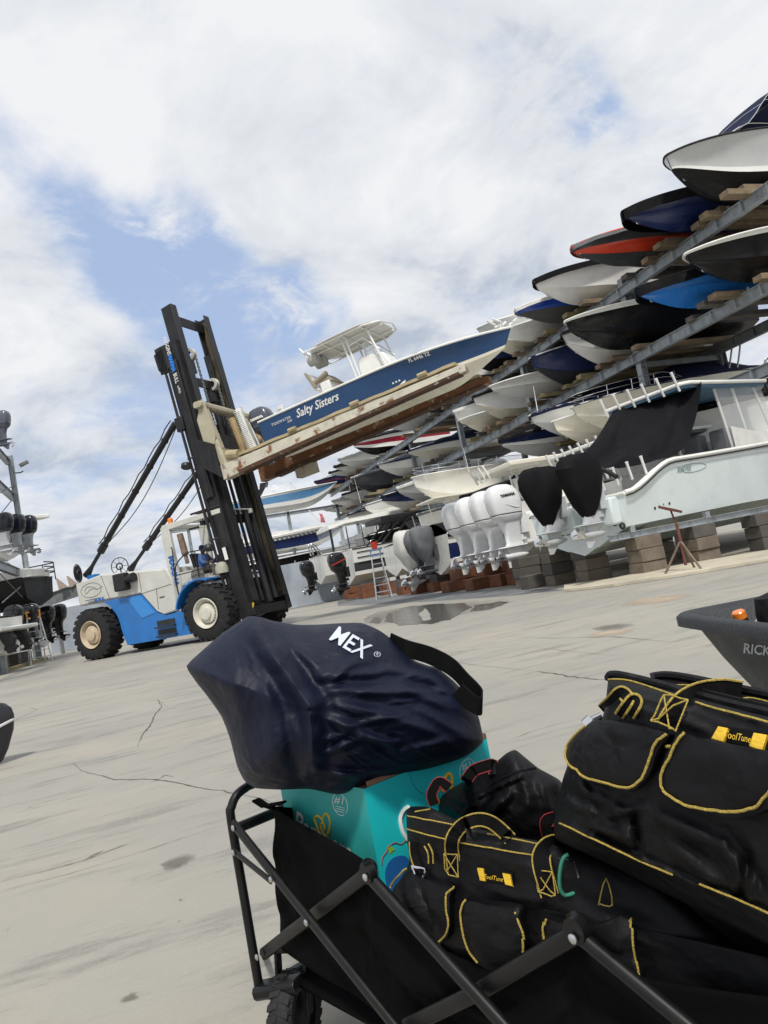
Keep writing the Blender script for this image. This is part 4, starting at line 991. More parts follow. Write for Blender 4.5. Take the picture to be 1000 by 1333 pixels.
# ---- top tier, nearest first
F0 = [(0, .5), (.3, .75), (.5, .55), (.75, .2), (1, .03)]
F1 = [(0, .25), (.4, .45), (.6, .3), (1, .04)]
rack_boat('grey-white boat with navy bimini', (867, 203), 0, greyw, antif, L=7.6, rise=-.22, band=[5], bandm=white, bottom_to=6, wind=False, rail=False, bimini=(2.4, 5.9, 1.2), text=('FL 3314 NX', .40, .20), trim=blackm,
  label='grey-white boat with black bottom and folded navy bimini, topmost at the right edge', fore=.68, ek=2.4)
rack_boat('navy boat with black bow cover', (811, 275), 0, navy, navy, Xb=15.6, cover=[(0, .4), (.3, .8), (.5, .6), (.75, .12), (1, .02)], L=7.6, seed=2, text=('FL 7218 LR', .20, .15), label='navy hulled boat with black bow cover beneath the bimini boat', drop=.34, trim=canv_b)
rack_boat('red and charcoal boat', (745, 322), 0, redg, charg, Xb=15.3, cover=F1, cm=canv_g, L=7.5, bottom_to=4, band=[1, 2, 3], bandm=charg, seed=3, label='sport boat with red topsides and charcoal grey bottom on the top tier', trim=redg)
rack_boat('white boat with black edged cover', (695, 365), 0, white, white, Xb=15.8, cover=[(0, .4), (.5, .35), (1, .02)], seed=4, label='plain white hull with black edged cover, top tier beside the tall post', drop=.24, L=7.2, trim=canv_b)
rack_boat('royal blue boat with grey bottom', (671, 403), 0, royal, mat('bottom_grey', (.085, .085, .082), .6, var=.2), Xb=15.9, cover=F1, cm=canv_w, bottom_to=6, seed=5, label='royal blue boat with matt grey bottom and white vinyl cover')
rack_boat('white boat with bow anchor', (648, 434), 0, white, white, Xb=16.1, L=7.2, rail=True, label='white boat with a bow anchor just right of the lifted blue boat', bottom_to=5, text=None, seed=6)
rack_boat('pale grey pointed boat', (622, 427), 0, greyw, cream, Xb=16.2, L=7.2, label='pale grey pointed bow showing just above the lifted blue boat')
hid = [(32.2, 1.15, navy, antif, F1, canv_b, 'navy boat in shadow under the lifted bow'), (34.9, 1.2, white, charg, F0, canv_b, 'white boat with charcoal bottom behind the fork tips'), (37.6, 1.1, royal, royal, F1, canv_bl, 'bright blue covered boat behind the forks'), (40.3, 1.2, charg, charg, F1, canv_g, 'charcoal boat half hidden by the rusty fork')]
for i, (y, hh, a, b_, cv, cm_, lb) in enumerate(hid):
    rack_boat(lb, None, 0, a, b_, y=y, ztip=TZ[0]+.37+hh+.3, cover=cv, cm=cm_, label=lb+', top tier', seed=10+i, Xb=16.2+.2*(i % 2))
far = [((500, 553), greyw, greyw, canv_g, 'smooth light grey hull just under the fork'), ((459, 577), white, blackg, canv_b, 'white boat with a black and red stripe'), ((440, 598), white, white, canv_g, 'white boat with grey and black bow cover'),
       ((434, 607), charg, white, canv_b, 'charcoal boat with white bottom'), ((428, 617), navy, white, canv_n, 'navy covered boat with white keel'), ((409, 627), navy, navy, canv_n, 'navy boat with a thin red line at the far end'), ((404, 636), blackg, cream, canv_b, 'last black covered boat of the top tier')]
for i, (bw, a, b_, cm_, lb) in enumerate(far):
    kw = dict(band=[2, 3], bandm=mat('stripe_red', (.30, .01, .03), .3)) if i == 1 else {}
    if i == 5: kw = dict(band=[4], bandm=mat('stripe_red', (.30, .01, .03), .3))
    rack_boat(lb, bw, 0, a, b_, cover=F1 if i else F0, cm=cm_, label=lb+', far stretch of the rack', seed=20+i, Xb=16, **kw)
# ---- second tier
rack_boat('black boat with white rim', (893, 330), 1, blackg, blackg, Xb=15.9, L=7.6, rise=-.38, cover=None, wind=True, label='black hulled boat with thick white rim and flag lettering at right edge', trim=white, band=[0], bandm=white, text=('USA', .34, .16, .9))
rack_boat('bright blue boat', (829, 377), 1, blue, blue, Xb=15.5, L=7.6, cover=[(0, .5), (.4, .6), (.7, .3), (1, .05)], drop=.30, seed=31, label='bright blue boat with thick black bow cover on the second tier', trim=canv_b)
rack_boat('glossy black boat', (736, 418), 1, blackg, blackg, Xb=15.4, L=7.6, rise=-.38, cover=None, wind=True, rail=False, text=('FL 9015 PK', .22, .15, .9), label='glossy black boat with white gunwale hanging furthest out, second tier', band=[0], bandm=white)
rack_boat('white bowrider with black side panel', (638, 503), 1, white, white, Xb=15.2, L=7.8, wind=True, band=[1, 2], bandm=white, label='white bowrider with black side panel right of the fork tips', rise=-.38)
for i, (y, hh, a, b_, cv, cm_, lb) in enumerate([(24.0, 1.2, greyw, white, F0, canv_b, 'light grey boat in the shade of the second tier'), (26.6, 1.1, navy, charg, F0, canv_n, 'navy covered boat beside the white bowrider'), (32.4, 1.15, white, cream, F1, canv_b, 'white black-covered boat behind the bowrider'), (34.9, 1.1, white, cream, F1, canv_w, 'small cream boat on the second tier')]):
    rack_boat(lb, None, 1, a, b_, y=y, ztip=TZ[1]+.37+hh+.3, cover=cv, cm=cm_, label=lb, seed=40+i, Xb=16.6)
t2 = [((598, 551), white, cream, None, canv_w, 'short white boat between the two long beams'), ((530, 587), white, cream, F1, canv_n, 'cream boat with navy gunwale stripe'), ((492, 604), white, white, F1, canv_g, 'white boat with rolled grey cover'), ((457, 622), charg, charg, F0, canv_g, 'charcoal boat with white gunwale'),
      ((445, 644), white, white, F1, canv_b, 'small white boat with black cover'), ((432, 652), greyw, white, F0, canv_g, 'pale grey boat under grey canvas'), ((419, 662), mint, white, F0, canv_g, 'mint tinted boat with charcoal cover')]
for i, (bw, a, b_, cv, cm_, lb) in enumerate(t2):
    kw = dict(band=[0, 1], bandm=navy) if i in (1, 2) else {}
    rack_boat(lb, bw, 1, a, b_, cover=cv, cm=cm_, label=lb+', far second tier', seed=50+i, Xb=16, wind=cv is None, **kw)
# ---- third tier
rack_boat('cream boat with navy canvas', (745, 530), 2, cream, cream, Xb=15.6, L=8.2, B=2.7, rise=-.38, cover=[(0, .3), (.25, .9), (.45, .8), (.6, .2), (1, .03)], cm=canv_n, drop=.05, rail=True, arch=True, label='cream boat with navy canvas and silver tower arch behind the mint boat', kz=4.6, trim=white)
rack_boat('cream hull with chain rail', (719, 549), 2, cream, cream, Xb=15.9, L=8.2, B=2.5, rise=-.38, kz=4.45, label='broad cream hull low on the rack behind the holder covered tee top', wind=True)
rack_boat('boat with navy flash', (650, 573), 2, white, white, Xb=15.2, L=8.2, rise=-.38, band=[1, 2, 3], bandm=navy, cover=[(0, .2), (.3, .6), (.8, .35), (1, .05)], label='white boat with navy flash and black cover, third tier', kz=4.85, seed=61)
rack_boat('white cuddy boat', (536, 622), 2, white, white, Xb=13.6, L=9.4, B=2.9, rise=.2, kz=3.9, wind=True, rail=True, label='long white cuddy cabin boat above the four white outboards')
for i, (y, a, cm_, lb) in enumerate([(26.2, white, canv_n, 'white boat with navy cover low on the rack'), (43.5, white, canv_w, 'white covered boat low on the rack'), (47, navy, canv_b, 'navy boat low on the rack behind the hardtop'), (51, white, canv_g, 'white boat with grey cover low on the rack'), (56, cream, canv_n, 'cream boat low at the far end of the rack')]):
    rack_boat(lb, None, 2, a, white, y=y, ztip=6.35, cover=F0, cm=cm_, label=lb, seed=70+i, Xb=15.8)
# clutter row standing on the ground under the rack, behind the front boats
for i, (y, a, cm_, lb) in enumerate([(17.5, white, canv_b, 'white boat on low trailer deep under the rack'), (25.5, white, canv_n, 'white boat with navy cover deep under the rack'), (30.5, white, canv_b, 'white boat deep under the rack behind the outboards'), (36.2, white, canv_g, 'white boat with grey cover deep under the rack'), (49, blackg, canv_b, 'black boat at the far end under the rack'), (55, white, canv_n, 'white boat at the far end under the rack')]):
    rack_boat(lb, None, 2, a, white, y=y, ztip=3.9, cover=F0, cm=cm_, label=lb, seed=80+i, Xb=14.0, L=9, kz=1.6, B=2.8)
# silver stacked anchors / coiled hardware on the bow of the white boat
an = MB(); q = at(658, 427, x=16.6)
for k in range(14): a = V((rng.uniform(-.5, .5), rng.uniform(-.3, .3), rng.uniform(-.25, .3))); an.tube([q+a, q+a+V((rng.uniform(-.4, .4), rng.uniform(-.2, .2), rng.uniform(-.1, .3)))], .05, 6)
tag(an.build('folded_ladder', whitep), 'folded white tubular ladder stowed on the bow of the white boat', 'ladder')
# light grey cradle: far end rack across the yard
er = thing('end_rack', 'steel rack across the far end of the yard, partly behind the forklift mast', 'boat rack', loc=(10, 62, 0))
for x in (4, 12.2, 16.5):
    g = MB(); g.ibeam((x, 61, 0), (x, 61, 7.9), .25, .25, .03, up=(1, 0, 0)); g.build('post', galv, er, world=True)
for z in (4.2, 7.7):
    g = MB(); g.ibeam((2, 61, z), (17, 61, z), .3, .2, .03, up=(0, 0, 1)); g.build('beam', galv, er, world=True)
# fishing rods and whip aerials standing above the racked boats
for i, (px, py, y, l) in enumerate([(560, 640, 30, 1.2), (612, 620, 27, 1.2), (700, 535, 24, 1.0), (470, 655, 44, 1.6)]):
    q = at(px, py, y=y); g = MB(); g.tube([q, q+V((-.1+.1*(i % 3), .1, l))], [.018, .007], 6); tag(g.build('whip_aerial', whitep), ['short white whip aerial above the sport cruiser roof', 'tall white whip aerial behind the four white outboards', 'white whip aerial left of the cream boat bow', 'tallest thin white aerial over the curtained cruiser', 'thin white aerial at the aft end of the curtained cruiser', 'white aerial between the two cruisers'][i], 'aerial', 'whip aerials')
def side_boat(label, stern, z, L, H, side, bottom, M=None, **k):
    h = Hull(L=L, B=2.6, H=H, rise=.45, fore=.62); r = thing('racked_boat', label, 'boat', M=frame((stern, 62.3, z), (1, -.12, 0), z=(0, 0, 1)), group='boats stored on the far rack')
    h.mb(24, 5, k.get('band')).build('hull', [side, bottom, k.get('bandm', side)], r, smooth=30); rail_mb(h, .05).build('rub_rail', white, r); return h, r
h, r = side_boat('sky blue and white boat with black wing arch seen side on, far rack', 7.6, 8.0, 9.4, 1.35, white, white, band=[1, 2, 3], bandm=sky_b); deck_mb(h).build('deck', white, r); windshield(h, r, .55, .8)
g = MB(); g.prism([(2.2, 1.4), (2.6, 1.4), (3.4, 2.5), (3.1, 2.55)], XZ(-1), .1); g.prism([(2.2, 1.4), (2.6, 1.4), (3.4, 2.5), (3.1, 2.55)], XZ(1.1), .1); g.box((3.2, 0, 2.5), (.7, 2.2, .1)); g.build('arch', blackm, r)
h, r = side_boat('navy hull with white scroll pattern seen side on, far rack', 6.5, 4.5, 10.8, 1.35, navy, white, band=[0, 1], bandm=white); cover_mb(h, F1, seed=91).build('cover', canv_w, r)
g = MB()
for k in range(14): q = h.pt(.3+.035*k, .72, -1); g.tube([q + V((.16*math.cos(a), -.02, .14*math.sin(a))) for a in [i*.7 for i in range(9)]], .03, 5, closed=True)
g.build('scroll_pattern', blackm, r)
h, r = side_boat('long black hull behind the screen fence, far rack', 3.0, 2.3, 15.0, 1.6, blackg, greyw); deck_mb(h).build('deck', white, r)
g = MB(); q = at(372, 738, y=61)
for k in range(4): g.tube([q+V((-.9, 0, .25*k-.4)), q+V((.3, 0, .25*k-.3))], .04, 6)
for s_ in (-.9, .3): g.tube([q+V((s_, 0, -.5)), q+V((s_, 0, .7))], .045, 6)
tag(g.build('swim_ladder', whitep), 'small white swim ladder hanging in front of the black hull', 'ladder')
# ------------------------------------------------------------------ boats standing on blocks along the right
def hM(x, y, z, deg, tilt=0):
    a = rad(deg); return frame((x, y, z), (math.sin(a), math.cos(a), math.tan(rad(tilt))), z=(0, 0, 1)) if not tilt else frame((x, y, z), (math.sin(a), math.cos(a), math.tan(rad(tilt))), y=(-math.cos(a), math.sin(a), 0))
def rodrow(parent, pts, d, n, l=.55, r=.03, nm='rod_holder', m=None):
    for i in range(n):
        p = V(pts[0]).lerp(V(pts[1]), i/(n-1)); g = MB(); g.tube([p, p+V(d)*l*.8, p+V(d)*l], [r, r, r*1.25], 8); g.build(nm, m or whitep, parent)
# ---- mint centre console
HD = 75
g1 = Hull(L=11.6, B=3.0, H=1.72, rise=.42, fore=.62, dead=20, pl=2.3, p0=.5, flare=.12, chine=.88, dip=.55)
MM = hM(9.75+1.35*(-math.cos(rad(HD)))*-1*0, 0, 0, HD)
a = rad(HD); Lf = V((-math.cos(a), math.sin(a), 0)); st = V((9.72, 13.25, 0)) + Lf*(1.5*.86)
mb_ = thing('boat', 'pale mint centre console boat on concrete blocks, twin outboards in black covers', 'boat', M=frame((st.x, st.y, .62), (math.sin(a), math.cos(a), .006), y=Lf))
hm = g1.mb(34, 6).build('hull', [mint, mat('mint_bottom', (.40, .46, .42), .5, var=.15, col2=(.25, .27, .24), mix=(.5, .75)), mint], mb_, smooth=26)
g = MB()
for sd_ in (-1, 1): g.tube([V((g1.L*t, sd_*(g1.bs(t)+.005), g1.zs(t)+.01)) for t in [i/50 for i in range(51)]], .05, 8)
g.tube([V((0, -g1.bs(0), g1.zs(0))), V((0, g1.bs(0), g1.zs(0)))], .04, 8)
g.build('rub_rail', white, mb_)
g = MB()
for sd_ in (-1, 1): g.tube([V((g1.L*t, sd_*(g1.bs(t)+.045), g1.zs(t)-.06)) for t in [i/50 for i in range(51)]], .018, 6)
g.build('dark_trim', blackm, mb_)
deck_mb(g1, (.03, .66), .55, inset=.14).build('deck', white, mb_)
g = MB()
for t, u in ((.085, .27), (.10, .275), (.112, .28), (.13, .26)): q = g1.pt(t, u, -1); g.lathe([(.001, 0), (.035 if t in (.085, .13) else .02, .002), (.001, .012)], 10, Matrix.Translation(q + V((0, -.004, 0))) @ Matrix.Rotation(rad(90), 4, 'X'))
g.build('through_hull', darkm, hm)
g = MB(); P = [g1.pt(.19 + .03*math.cos(b_)*(1.7 if math.cos(b_) > 0 else 1) + .02, .80 + .075*math.sin(b_), -1) + V((0, -.006, 0)) for b_ in [2*math.pi*i/24 for i in range(24)]]
g.tube(P, .006, 5, closed=True); sidetext(g, g1, 'SEAVEE', .165, .80, .16, bold=0, shear=.3); g.build('logo', mat('logo_faint', (.22, .32, .33), .4), hm)
# drains on the transom
g = MB()
for y in (-1.2, -1.02, .35, .52): g.lathe([(.04, 0), (.075, .0), (.075, .02), (.04, .03)], 14, Matrix.Translation((-.003, y, .50+.1*(abs(y) < 1.1))) @ Matrix.Rotation(rad(-90), 4, 'Y'), cap=False)
g.build('drain', darkm, hm)
# motors
gs = mat('outboard_white', (.74, .75, .76), .25, coat=.5, var=.04)
gsl = mat('outboard_leg_grey', (.42, .44, .46), .35, coat=.2, var=.1)
for y in (-.98, .12):
    g = MB(); g.box((-.12, y, .85), (.30, .5, .6)); g.build('motor_bracket', mint, mb_, bevel=.05)
    outboard(mb_, tm(-.22, y, 1.30, rad(-6)), gsl, gsl, s=1.10, cover=canv_b)
# console, cockpit seats, hardtop, enclosure
_MB0 = MB
class MB(_MB0):
    def build(s, *a, **k):
        s.v = [p + V((2.3, 0, 0)) for p in s.v]
        return _MB0.build(s, *a, **k)
g = MB(); g.prism([(3.3, 1.2), (5.6, 1.2), (5.2, 2.35), (3.9, 2.35), (3.4, 2.0)], XZ(.62), 1.24); con = g.build('console', white, mb_, bevel=.06)
HT = 4.15-.62
g = MB()
for sd_ in (-1, 1):
    for x, xx in ((2.75, 2.5), (3.6, 3.3), (4.9, 4.3), (5.9, 4.9)): g.tube([(x, sd_*1.05, 1.3), (xx, sd_*1.0, HT)], .035, 8)
g.build('top_frame', whitep, mb_)
g = MB(); pr = [(x, y) for x, y in ((.9, -1.15), (1.1, -1.3), (4.6, -1.25), (5.1, -.9), (5.2, 0), (5.1, .9), (4.6, 1.25), (1.1, 1.3), (.9, 1.15))]
g.prism(pr, Matrix(), .09, HT); top = g.build('hardtop', white, mb_, bevel=.03)
g = MB(); g.prism([(x*.98+.06, y*.94) for x, y in pr], Matrix(), .07, HT-.07); g.build('underside', mat('top_blue', (.05, .13, .22), .5, var=.15), top)
g = MB(); g.loft([[V((x, s_, HT+.09+dz)) for s_ in (-.35, .35)] + [V((x, s_, HT+.09)) for s_ in (.45, -.45)] for x, dz in ((2.2, .02), (2.4, .16), (3.6, .14), (3.9, .02))]); g.build('radar_pod', white, top, bevel=.02)
g = MB(); g.text('SEAVEE', Matrix.Translation((3.0, -.46, HT+.18)) @ Matrix.Rotation(rad(80), 4, 'X'), .14, .003); g.build('lettering', blackm, top)
rodrow(top, ((.92, -1.1, HT-.12), (.92, 1.1, HT-.12)), (-.35, 0, .94), 6, .5)
rodrow(mb_, ((-1.2, -1.25, g1.zs(.09)+.02), (-1.9, -.2, g1.zs(.04)+.05)), (-.25, -.05, .97), 5, .42)
g = MB(); g.grid([[V((2.65, -1.12, 1.7)), V((2.45, -1.08, HT))], [V((4.9, -1.12, 1.8)), V((4.5, -1.08, HT))]]); g.grid([[V((2.65, 1.12, 1.7)), V((2.45, 1.08, HT))], [V((4.9, 1.12, 1.8)), V((4.5, 1.08, HT))]])
g.grid([[V((4.9, -1.1, 1.9)), V((4.5, -1.05, HT))], [V((5.2, 0, 2.0)), V((4.8, 0, HT))], [V((4.9, 1.1, 1.9)), V((4.5, 1.05, HT))]]); g.build('clear_curtain', clear, mb_)
g = MB(); g.grid([[V((2.62+.13*k, -1.15-.03*math.sin(k*2), 1.35)), V((2.6+.11*k, -1.15, 2.45-.02*k))] for k in range(12)]); g.build('vinyl_curtain', canv_w, mb_, smooth=60)
g = MB(); g.bar((4.65, -1.14, HT), (5.3, -1.14, 2.0), .06, .06); g.bar((5.3, -1.14, 2.0), (6.6, -1.12, 2.15), .06, .06); g.bar((4.7, -1.14, HT-.05), (6.4, -1.1, HT-.15), .06, .06); g.build('window_frame', blackm, mb_)
g = MB(); g.prism([(5.3, 1.3), (7.8, 1.3), (7.4, 2.2), (6.3, 2.4), (5.3, 2.1)], XZ(1.0), 2.0); g.build('cabin', white, mb_, bevel=.06)
g = MB()
for y in (-.5, .3): g.loft([[V((3.2+x, y+yy, 1.4+z)) for x, yy in ((-.2, -.25), (.2, -.25), (.2, .25), (-.2, .25))] for x, z in ((0, 0), (0, .5), (-.1, 1.1))])
g.build('helm_seat', mat('seat_grey', (.16, .17, .19), .6), mb_, bevel=.06)
g = MB(); g.lathe([(.001, 0), (.11, 0), (.12, .02), (.06, .04)], 14, Matrix.Translation((3.4, -1.16, 1.62)) @ Matrix.Rotation(rad(90), 4, 'X')); g.build('speaker', whitep, mb_)
MB = _MB0
# black cloth draped from the hardtop aft edge down over the transom to the motors
g = MB(); rows = []
T0, T1 = V((3.25, .95, HT-.02)), V((3.9, -1.24, HT+.02)); Q0, Q1 = V((-.35, .0, 1.8)), V((1.9, -1.36, 1.80))
for i in range(27):
    t = i/26; row = []
    for j in range(23):
        s_ = j/22; p = T0.lerp(T1, s_).lerp(Q0.lerp(Q1, s_), t); p.z -= .30*math.sin(math.pi*t)*(.5+.9*s_)
        p += V((-.25, -.2, 0))*math.sin(math.pi*t)*(s_-.4) + V((-.3, -.5, .2)).normalized()*(.22*noise.fractal(V((s_*3.2, t*1.1, 3)), 1, 2, 4) + .09*math.sin(s_*11+t*3)*t)
        row.append(p)
    rows.append(row)
g.grid(rows); g.build('draped_cover', canv_b, mb_, smooth=80)
g = MB(); g.tube(spl([(-.4, -.3, 2.0), (.0, -.55, 2.02), (.2, -.9, 1.75), (.15, -1.2, 1.55)], 6), .05, 8); g.tube(spl([(-.5, .75, 1.8), (-.15, .7, 1.85), (.1, .5, 1.5)], 6), .045, 8); g.build('rigging_hose', rubber, mb_)
# ---- boat with four white outboards
q3 = Hull(L=12, B=3.5, H=1.75, rise=.5, fore=.6)
wb = thing('boat', 'white offshore boat with four large white outboards on its stern', 'boat', M=hM(10.55, 20.0, .65, 90))
q3.mb(28, 6).build('hull', white, wb); rail_mb(q3, .05).build('rub_rail', white, wb); deck_mb(q3).build('deck', white, wb)
for k in range(4): outboard(wb, tm(-.30, -1.60+1.06*k, 1.27, rad(4)), gs, gs, s=1.30, text='YAMAHA', tcol=darkm)
g = MB(); g.box((-.22, 0, .95), (.5, 3.3, .9)); g.build('motor_bracket', white, wb, bevel=.06)
g = MB()
for sd_ in (-1, 1):
    for x in (1.5, 3.2): g.tube([(x, sd_*1.1, 1.2), (x-.3, sd_*1.05, 2.85)], .045, 8)
g.tube([(1.2, -1.05, 2.8), (1.2, 1.05, 2.8)], .03, 6); g.build('top_frame', whitep, wb); g = MB(); g.prism([(-.2, -1.25), (3.8, -1.25), (4.3, -.6), (4.3, .6), (3.8, 1.25), (-.2, 1.25)], Matrix(), .14, 2.8); tp = g.build('hardtop', cream, wb, bevel=.03)
rodrow(tp, ((-.15, .2, 2.65), (-.15, 1.15, 2.65)), (-.4, 0, .9), 4, .5, .035)
b3_ = thing('boat', 'white boat with rod holder tee top, between the quad outboards and mint boat', 'boat', M=hM(11.4, 16.9, .7, 86))
h3_ = Hull(L=11, B=3.0, H=1.6, rise=.4, fore=.6); h3_.mb(24, 6).build('hull', [white, cream, white], b3_); rail_mb(h3_, .05).build('rub_rail', white, b3_); deck_mb(h3_).build('deck', white, b3_)
g = MB(); g.prism([(-.1, -1.2), (3.6, -1.2), (4.1, 0), (3.6, 1.2), (-.1, 1.2)], Matrix(), .10, 2.62); t3_ = g.build('hardtop', white, b3_, bevel=.03); g = MB(); g.prism([(0, -1.1), (3.5, -1.1), (4.0, 0), (3.5, 1.1), (0, 1.1)], Matrix(), .05, 2.56); g.build('underside', canv_g, t3_)
g = MB()
for s_ in (-1, 1):
    for x in (.9, 2.6): g.tube([(x, s_*1.0, 1.3), (x-.2, s_*1.0, 2.6)], .04, 8)
g.tube([(.7, -1, 2.5), (.7, 1, 2.5)], .03, 6); g.tube([(2.4, -1, 2.5), (2.4, 1, 2.5)], .03, 6); g.build('top_frame', whitep, b3_)
rodrow(t3_, ((-.1, -1.1, 2.40), (-.1, 1.1, 2.40)), (-.35, 0, .94), 7, .42, .03); rodrow(b3_, ((.5, -.9, 1.7), (.5, .5, 1.7)), (-.3, 0, .95), 5, .42, .03)
g = MB(); g.prism([(1.2, 1.2), (2.9, 1.2), (2.6, 2.0), (1.5, 2.1)], XZ(.5), 1.0); g.build('console', white, b3_, bevel=.04)
# ---- boat with two covered grey outboards, another with white shroud
gt = Hull(L=9, B=2.8, H=1.55, rise=.4, fore=.6)
b4 = thing('boat', 'white boat with navy stern stripe and two outboards under grey covers', 'boat', M=hM(11.3, 27.9, .65, 88))
gt.mb(26, 5, [2, 3, 4]).build('hull', [white, white, navy], b4); rail_mb(gt, .04).build('rub_rail', white, b4); cover_mb(gt, F0, seed=3).build('cover', canv_b, b4)
gg = mat('outboard_slate', (.055, .062, .072), .35, coat=.3, var=.08)
for y in (-.1, .72): outboard(b4, tm(-.02, y, 1.15, rad(5)), gg, gg, s=1.18, cover=canv_g)
b5 = thing('boat', 'boat whose stern is wrapped in a bulging white shroud', 'boat', M=hM(11.7, 30.3, .65, 88))
gt.mb(26, 5).build('hull', [white, antif, white], b5); rail_mb(gt, .04).build('rub_rail', white, b5); cover_mb(gt, F0, seed=8).build('cover', canv_b, b5)
outboard(b5, tm(-.15, -.2, 1.0, rad(5)), gs, gs, s=1.45, cover=canv_w)
# ---- sport boat with black hardtop
sp = Hull(L=12.5, B=3.4, H=2.0, rise=.7, fore=.6, flare=.1)
b6 = thing('boat', 'white sport cruiser with black accent panels and long black hardtop and red striped outboard', 'boat', M=hM(11.4, 42.6, .9, 86))
s6 = sp.mb(30, 6, [3, 4]).build('hull', [white, cream, charg], b6, smooth=30); rail_mb(sp, .04).build('rub_rail', blackm, b6); deck_mb(sp, (.02, .5), .7).build('deck', white, b6)
g = MB(); g.prism([(2.2, -1.4), (8.0, -1.35), (8.6, -.7), (8.6, .7), (8.0, 1.35), (2.2, 1.4)], Matrix(), .30, 3.35); g.build('hardtop', blackm, b6, bevel=.04)
g = MB()
for sd_ in (-1, 1):
    for x, x2 in ((1.8, 3.4), (2.4, 4.0), (5.2, 6.8), (7.0, 7.6)): g.bar((x, sd_*1.5, 1.9), (x2, sd_*1.3, 3.36), .12, .10)
g.build('top_frame', blackm, b6)
g = MB(); g.prism([(4.4, 1.9), (10.8, 2.2), (9.0, 2.85), (7.2, 3.3), (5.4, 2.9)], XZ(1.2), 2.4); g.build('cabin', white, b6, bevel=.05); windshield(sp, b6, .52, 1.3, .7, .9, blackm)
g = MB()
for k in range(3): g.tube([sp.pt(.02+.1*i, .85-.2*k, -1)+V((0, -.02, 0)) for i in range(6)], .03, 6)
g.build('accent_line', blackm, s6)
g = MB(); g.text('ONYX', Matrix.Translation((2.6, -1.73, 1.55)) @ Matrix.Rotation(rad(90), 4, 'X'), .35, .01); g.build('lettering', blackm, s6)
bk = mat('outboard_black', (.012, .012, .013), .2, coat=.6, var=.05)
silver = mat('silver_stripe', (.5, .5, .5), .3, .5)
# ---- cruiser with clear enclosure, black outboards
cz = Hull(L=12.5, B=3.5, H=1.9, rise=.6, fore=.6)
b7 = thing('boat', 'white cruiser with clear curtained cockpit, rounded white roof and a black outboard', 'boat', M=hM(11.3, 49.6, 1.3, 86))
cz.mb(28, 6).build('hull', [white, white, white], b7); rail_mb(cz, .05).build('rub_rail', white, b7); deck_mb(cz, (.02, .3), .5).build('deck', white, b7)
g = MB(); g.prism([(4.2, 1.9), (11, 2.35), (9.4, 3.1), (7.8, 3.5), (4.2, 3.5)], XZ(1.35), 2.7); cb = g.build('cabin', white, b7, bevel=.08)
g = MB(); g.loft([[V((x, y, z+dz)) for y, dz in ((-1.5, 0), (-1.45, .2), (0, .4), (1.45, .2), (1.5, 0), (0, -.02))] for x, z in ((.8, 3.5), (2, 3.75), (6, 3.9), (8.6, 3.6), (10.4, 3.0))]); g.build('roof', white, cb, smooth=60)
g = MB(); g.prism([(4.4, 2.5), (8.6, 2.75), (7.6, 3.35), (4.4, 3.38)], XZ(-1.352), .012); g.build('window', glass, cb)
g = MB(); g.grid([[V((.9+.5*k, -1.48, 1.95)), V((.9+.5*k, -1.46, 3.5))] for k in range(8)]); g.grid([[V((.85, -1.46+.49*k, 1.9)), V((.85, -1.46+.49*k, 3.5))] for k in range(7)]); ct = g.build('clear_curtain', clear, b7)
g = MB()
for k in range(4): g.bar((.9+1.1*k, -1.49, 1.9), (.9+1.1*k, -1.48, 3.52), .09, .05)
g.bar((.9, -1.49, 1.95), (4.3, -1.49, 2.1), .08, .08); g.bar((.85, -1.4, 1.9), (.85, -1.4, 3.5), .08, .08); g.build('curtain_frame', darkm, ct)
outboard(b7, tm(-.35, -.6, .75), bk, bk, s=1.3)
outboard(b6, tm(-.25, -1.1, .95), bk, bk, s=1.4, stripe=red_pl)
g = MB(); g.tube(spl([(.1, -1.2, 1.9), (-.3, -1.3, 2.6), (-.6, -1.3, 2.7), (-.5, -1.2, 2.0)], 5), .05, 8); g.tube(spl([(.1, -.6, 1.9), (-.3, -.7, 2.6), (-.6, -.7, 2.7), (-.5, -.6, 2.0)], 5), .05, 8); g.build('swim_rail', chrome, b7)
fp = thing('flag', 'small red striped flag on a slanting white staff above the cruiser roof', 'flag', loc=(14, 50, 5))
g = MB(); a_, b_ = at(402, 664, y=50), at(424, 686, y=50); g.tube([a_, b_], .035, 6); g.build('flagstaff', whitep, fp, world=True)
g = MB(); q = at(415, 668, y=49.9); rows = [[q+V((.02*i+.04*math.sin(i*1.3), .05*math.sin(i*1.9), -.16*i)), q+V((.25+.03*i, .05*math.cos(i*1.7), -.16*i-.1))] for i in range(5)]; g.grid(rows); g.build('cloth', mat('flag_cloth', (.45, .12, .14), .7, var=.4, scale=4), fp, world=True)
# ---- far small boats with black outboards
for i, (y, x, lb, hu) in enumerate([(55.5, 11.8, 'white boat with a dark outboard near the screen fence', white)]):
    bb_ = thing('boat', lb, 'boat', M=hM(x, y, .75, 86)); hh_ = Hull(L=7.5, B=2.6, H=1.25); hh_.mb(22, 5).build('hull', [hu, antif, hu], bb_); rail_mb(hh_, .04).build('rub_rail', blackm, bb_); cover_mb(hh_, F1, seed=30+i).build('cover', canv_b, bb_)
    outboard(bb_, tm(-.1, 0, 1.15), bk, bk, s=1.12)
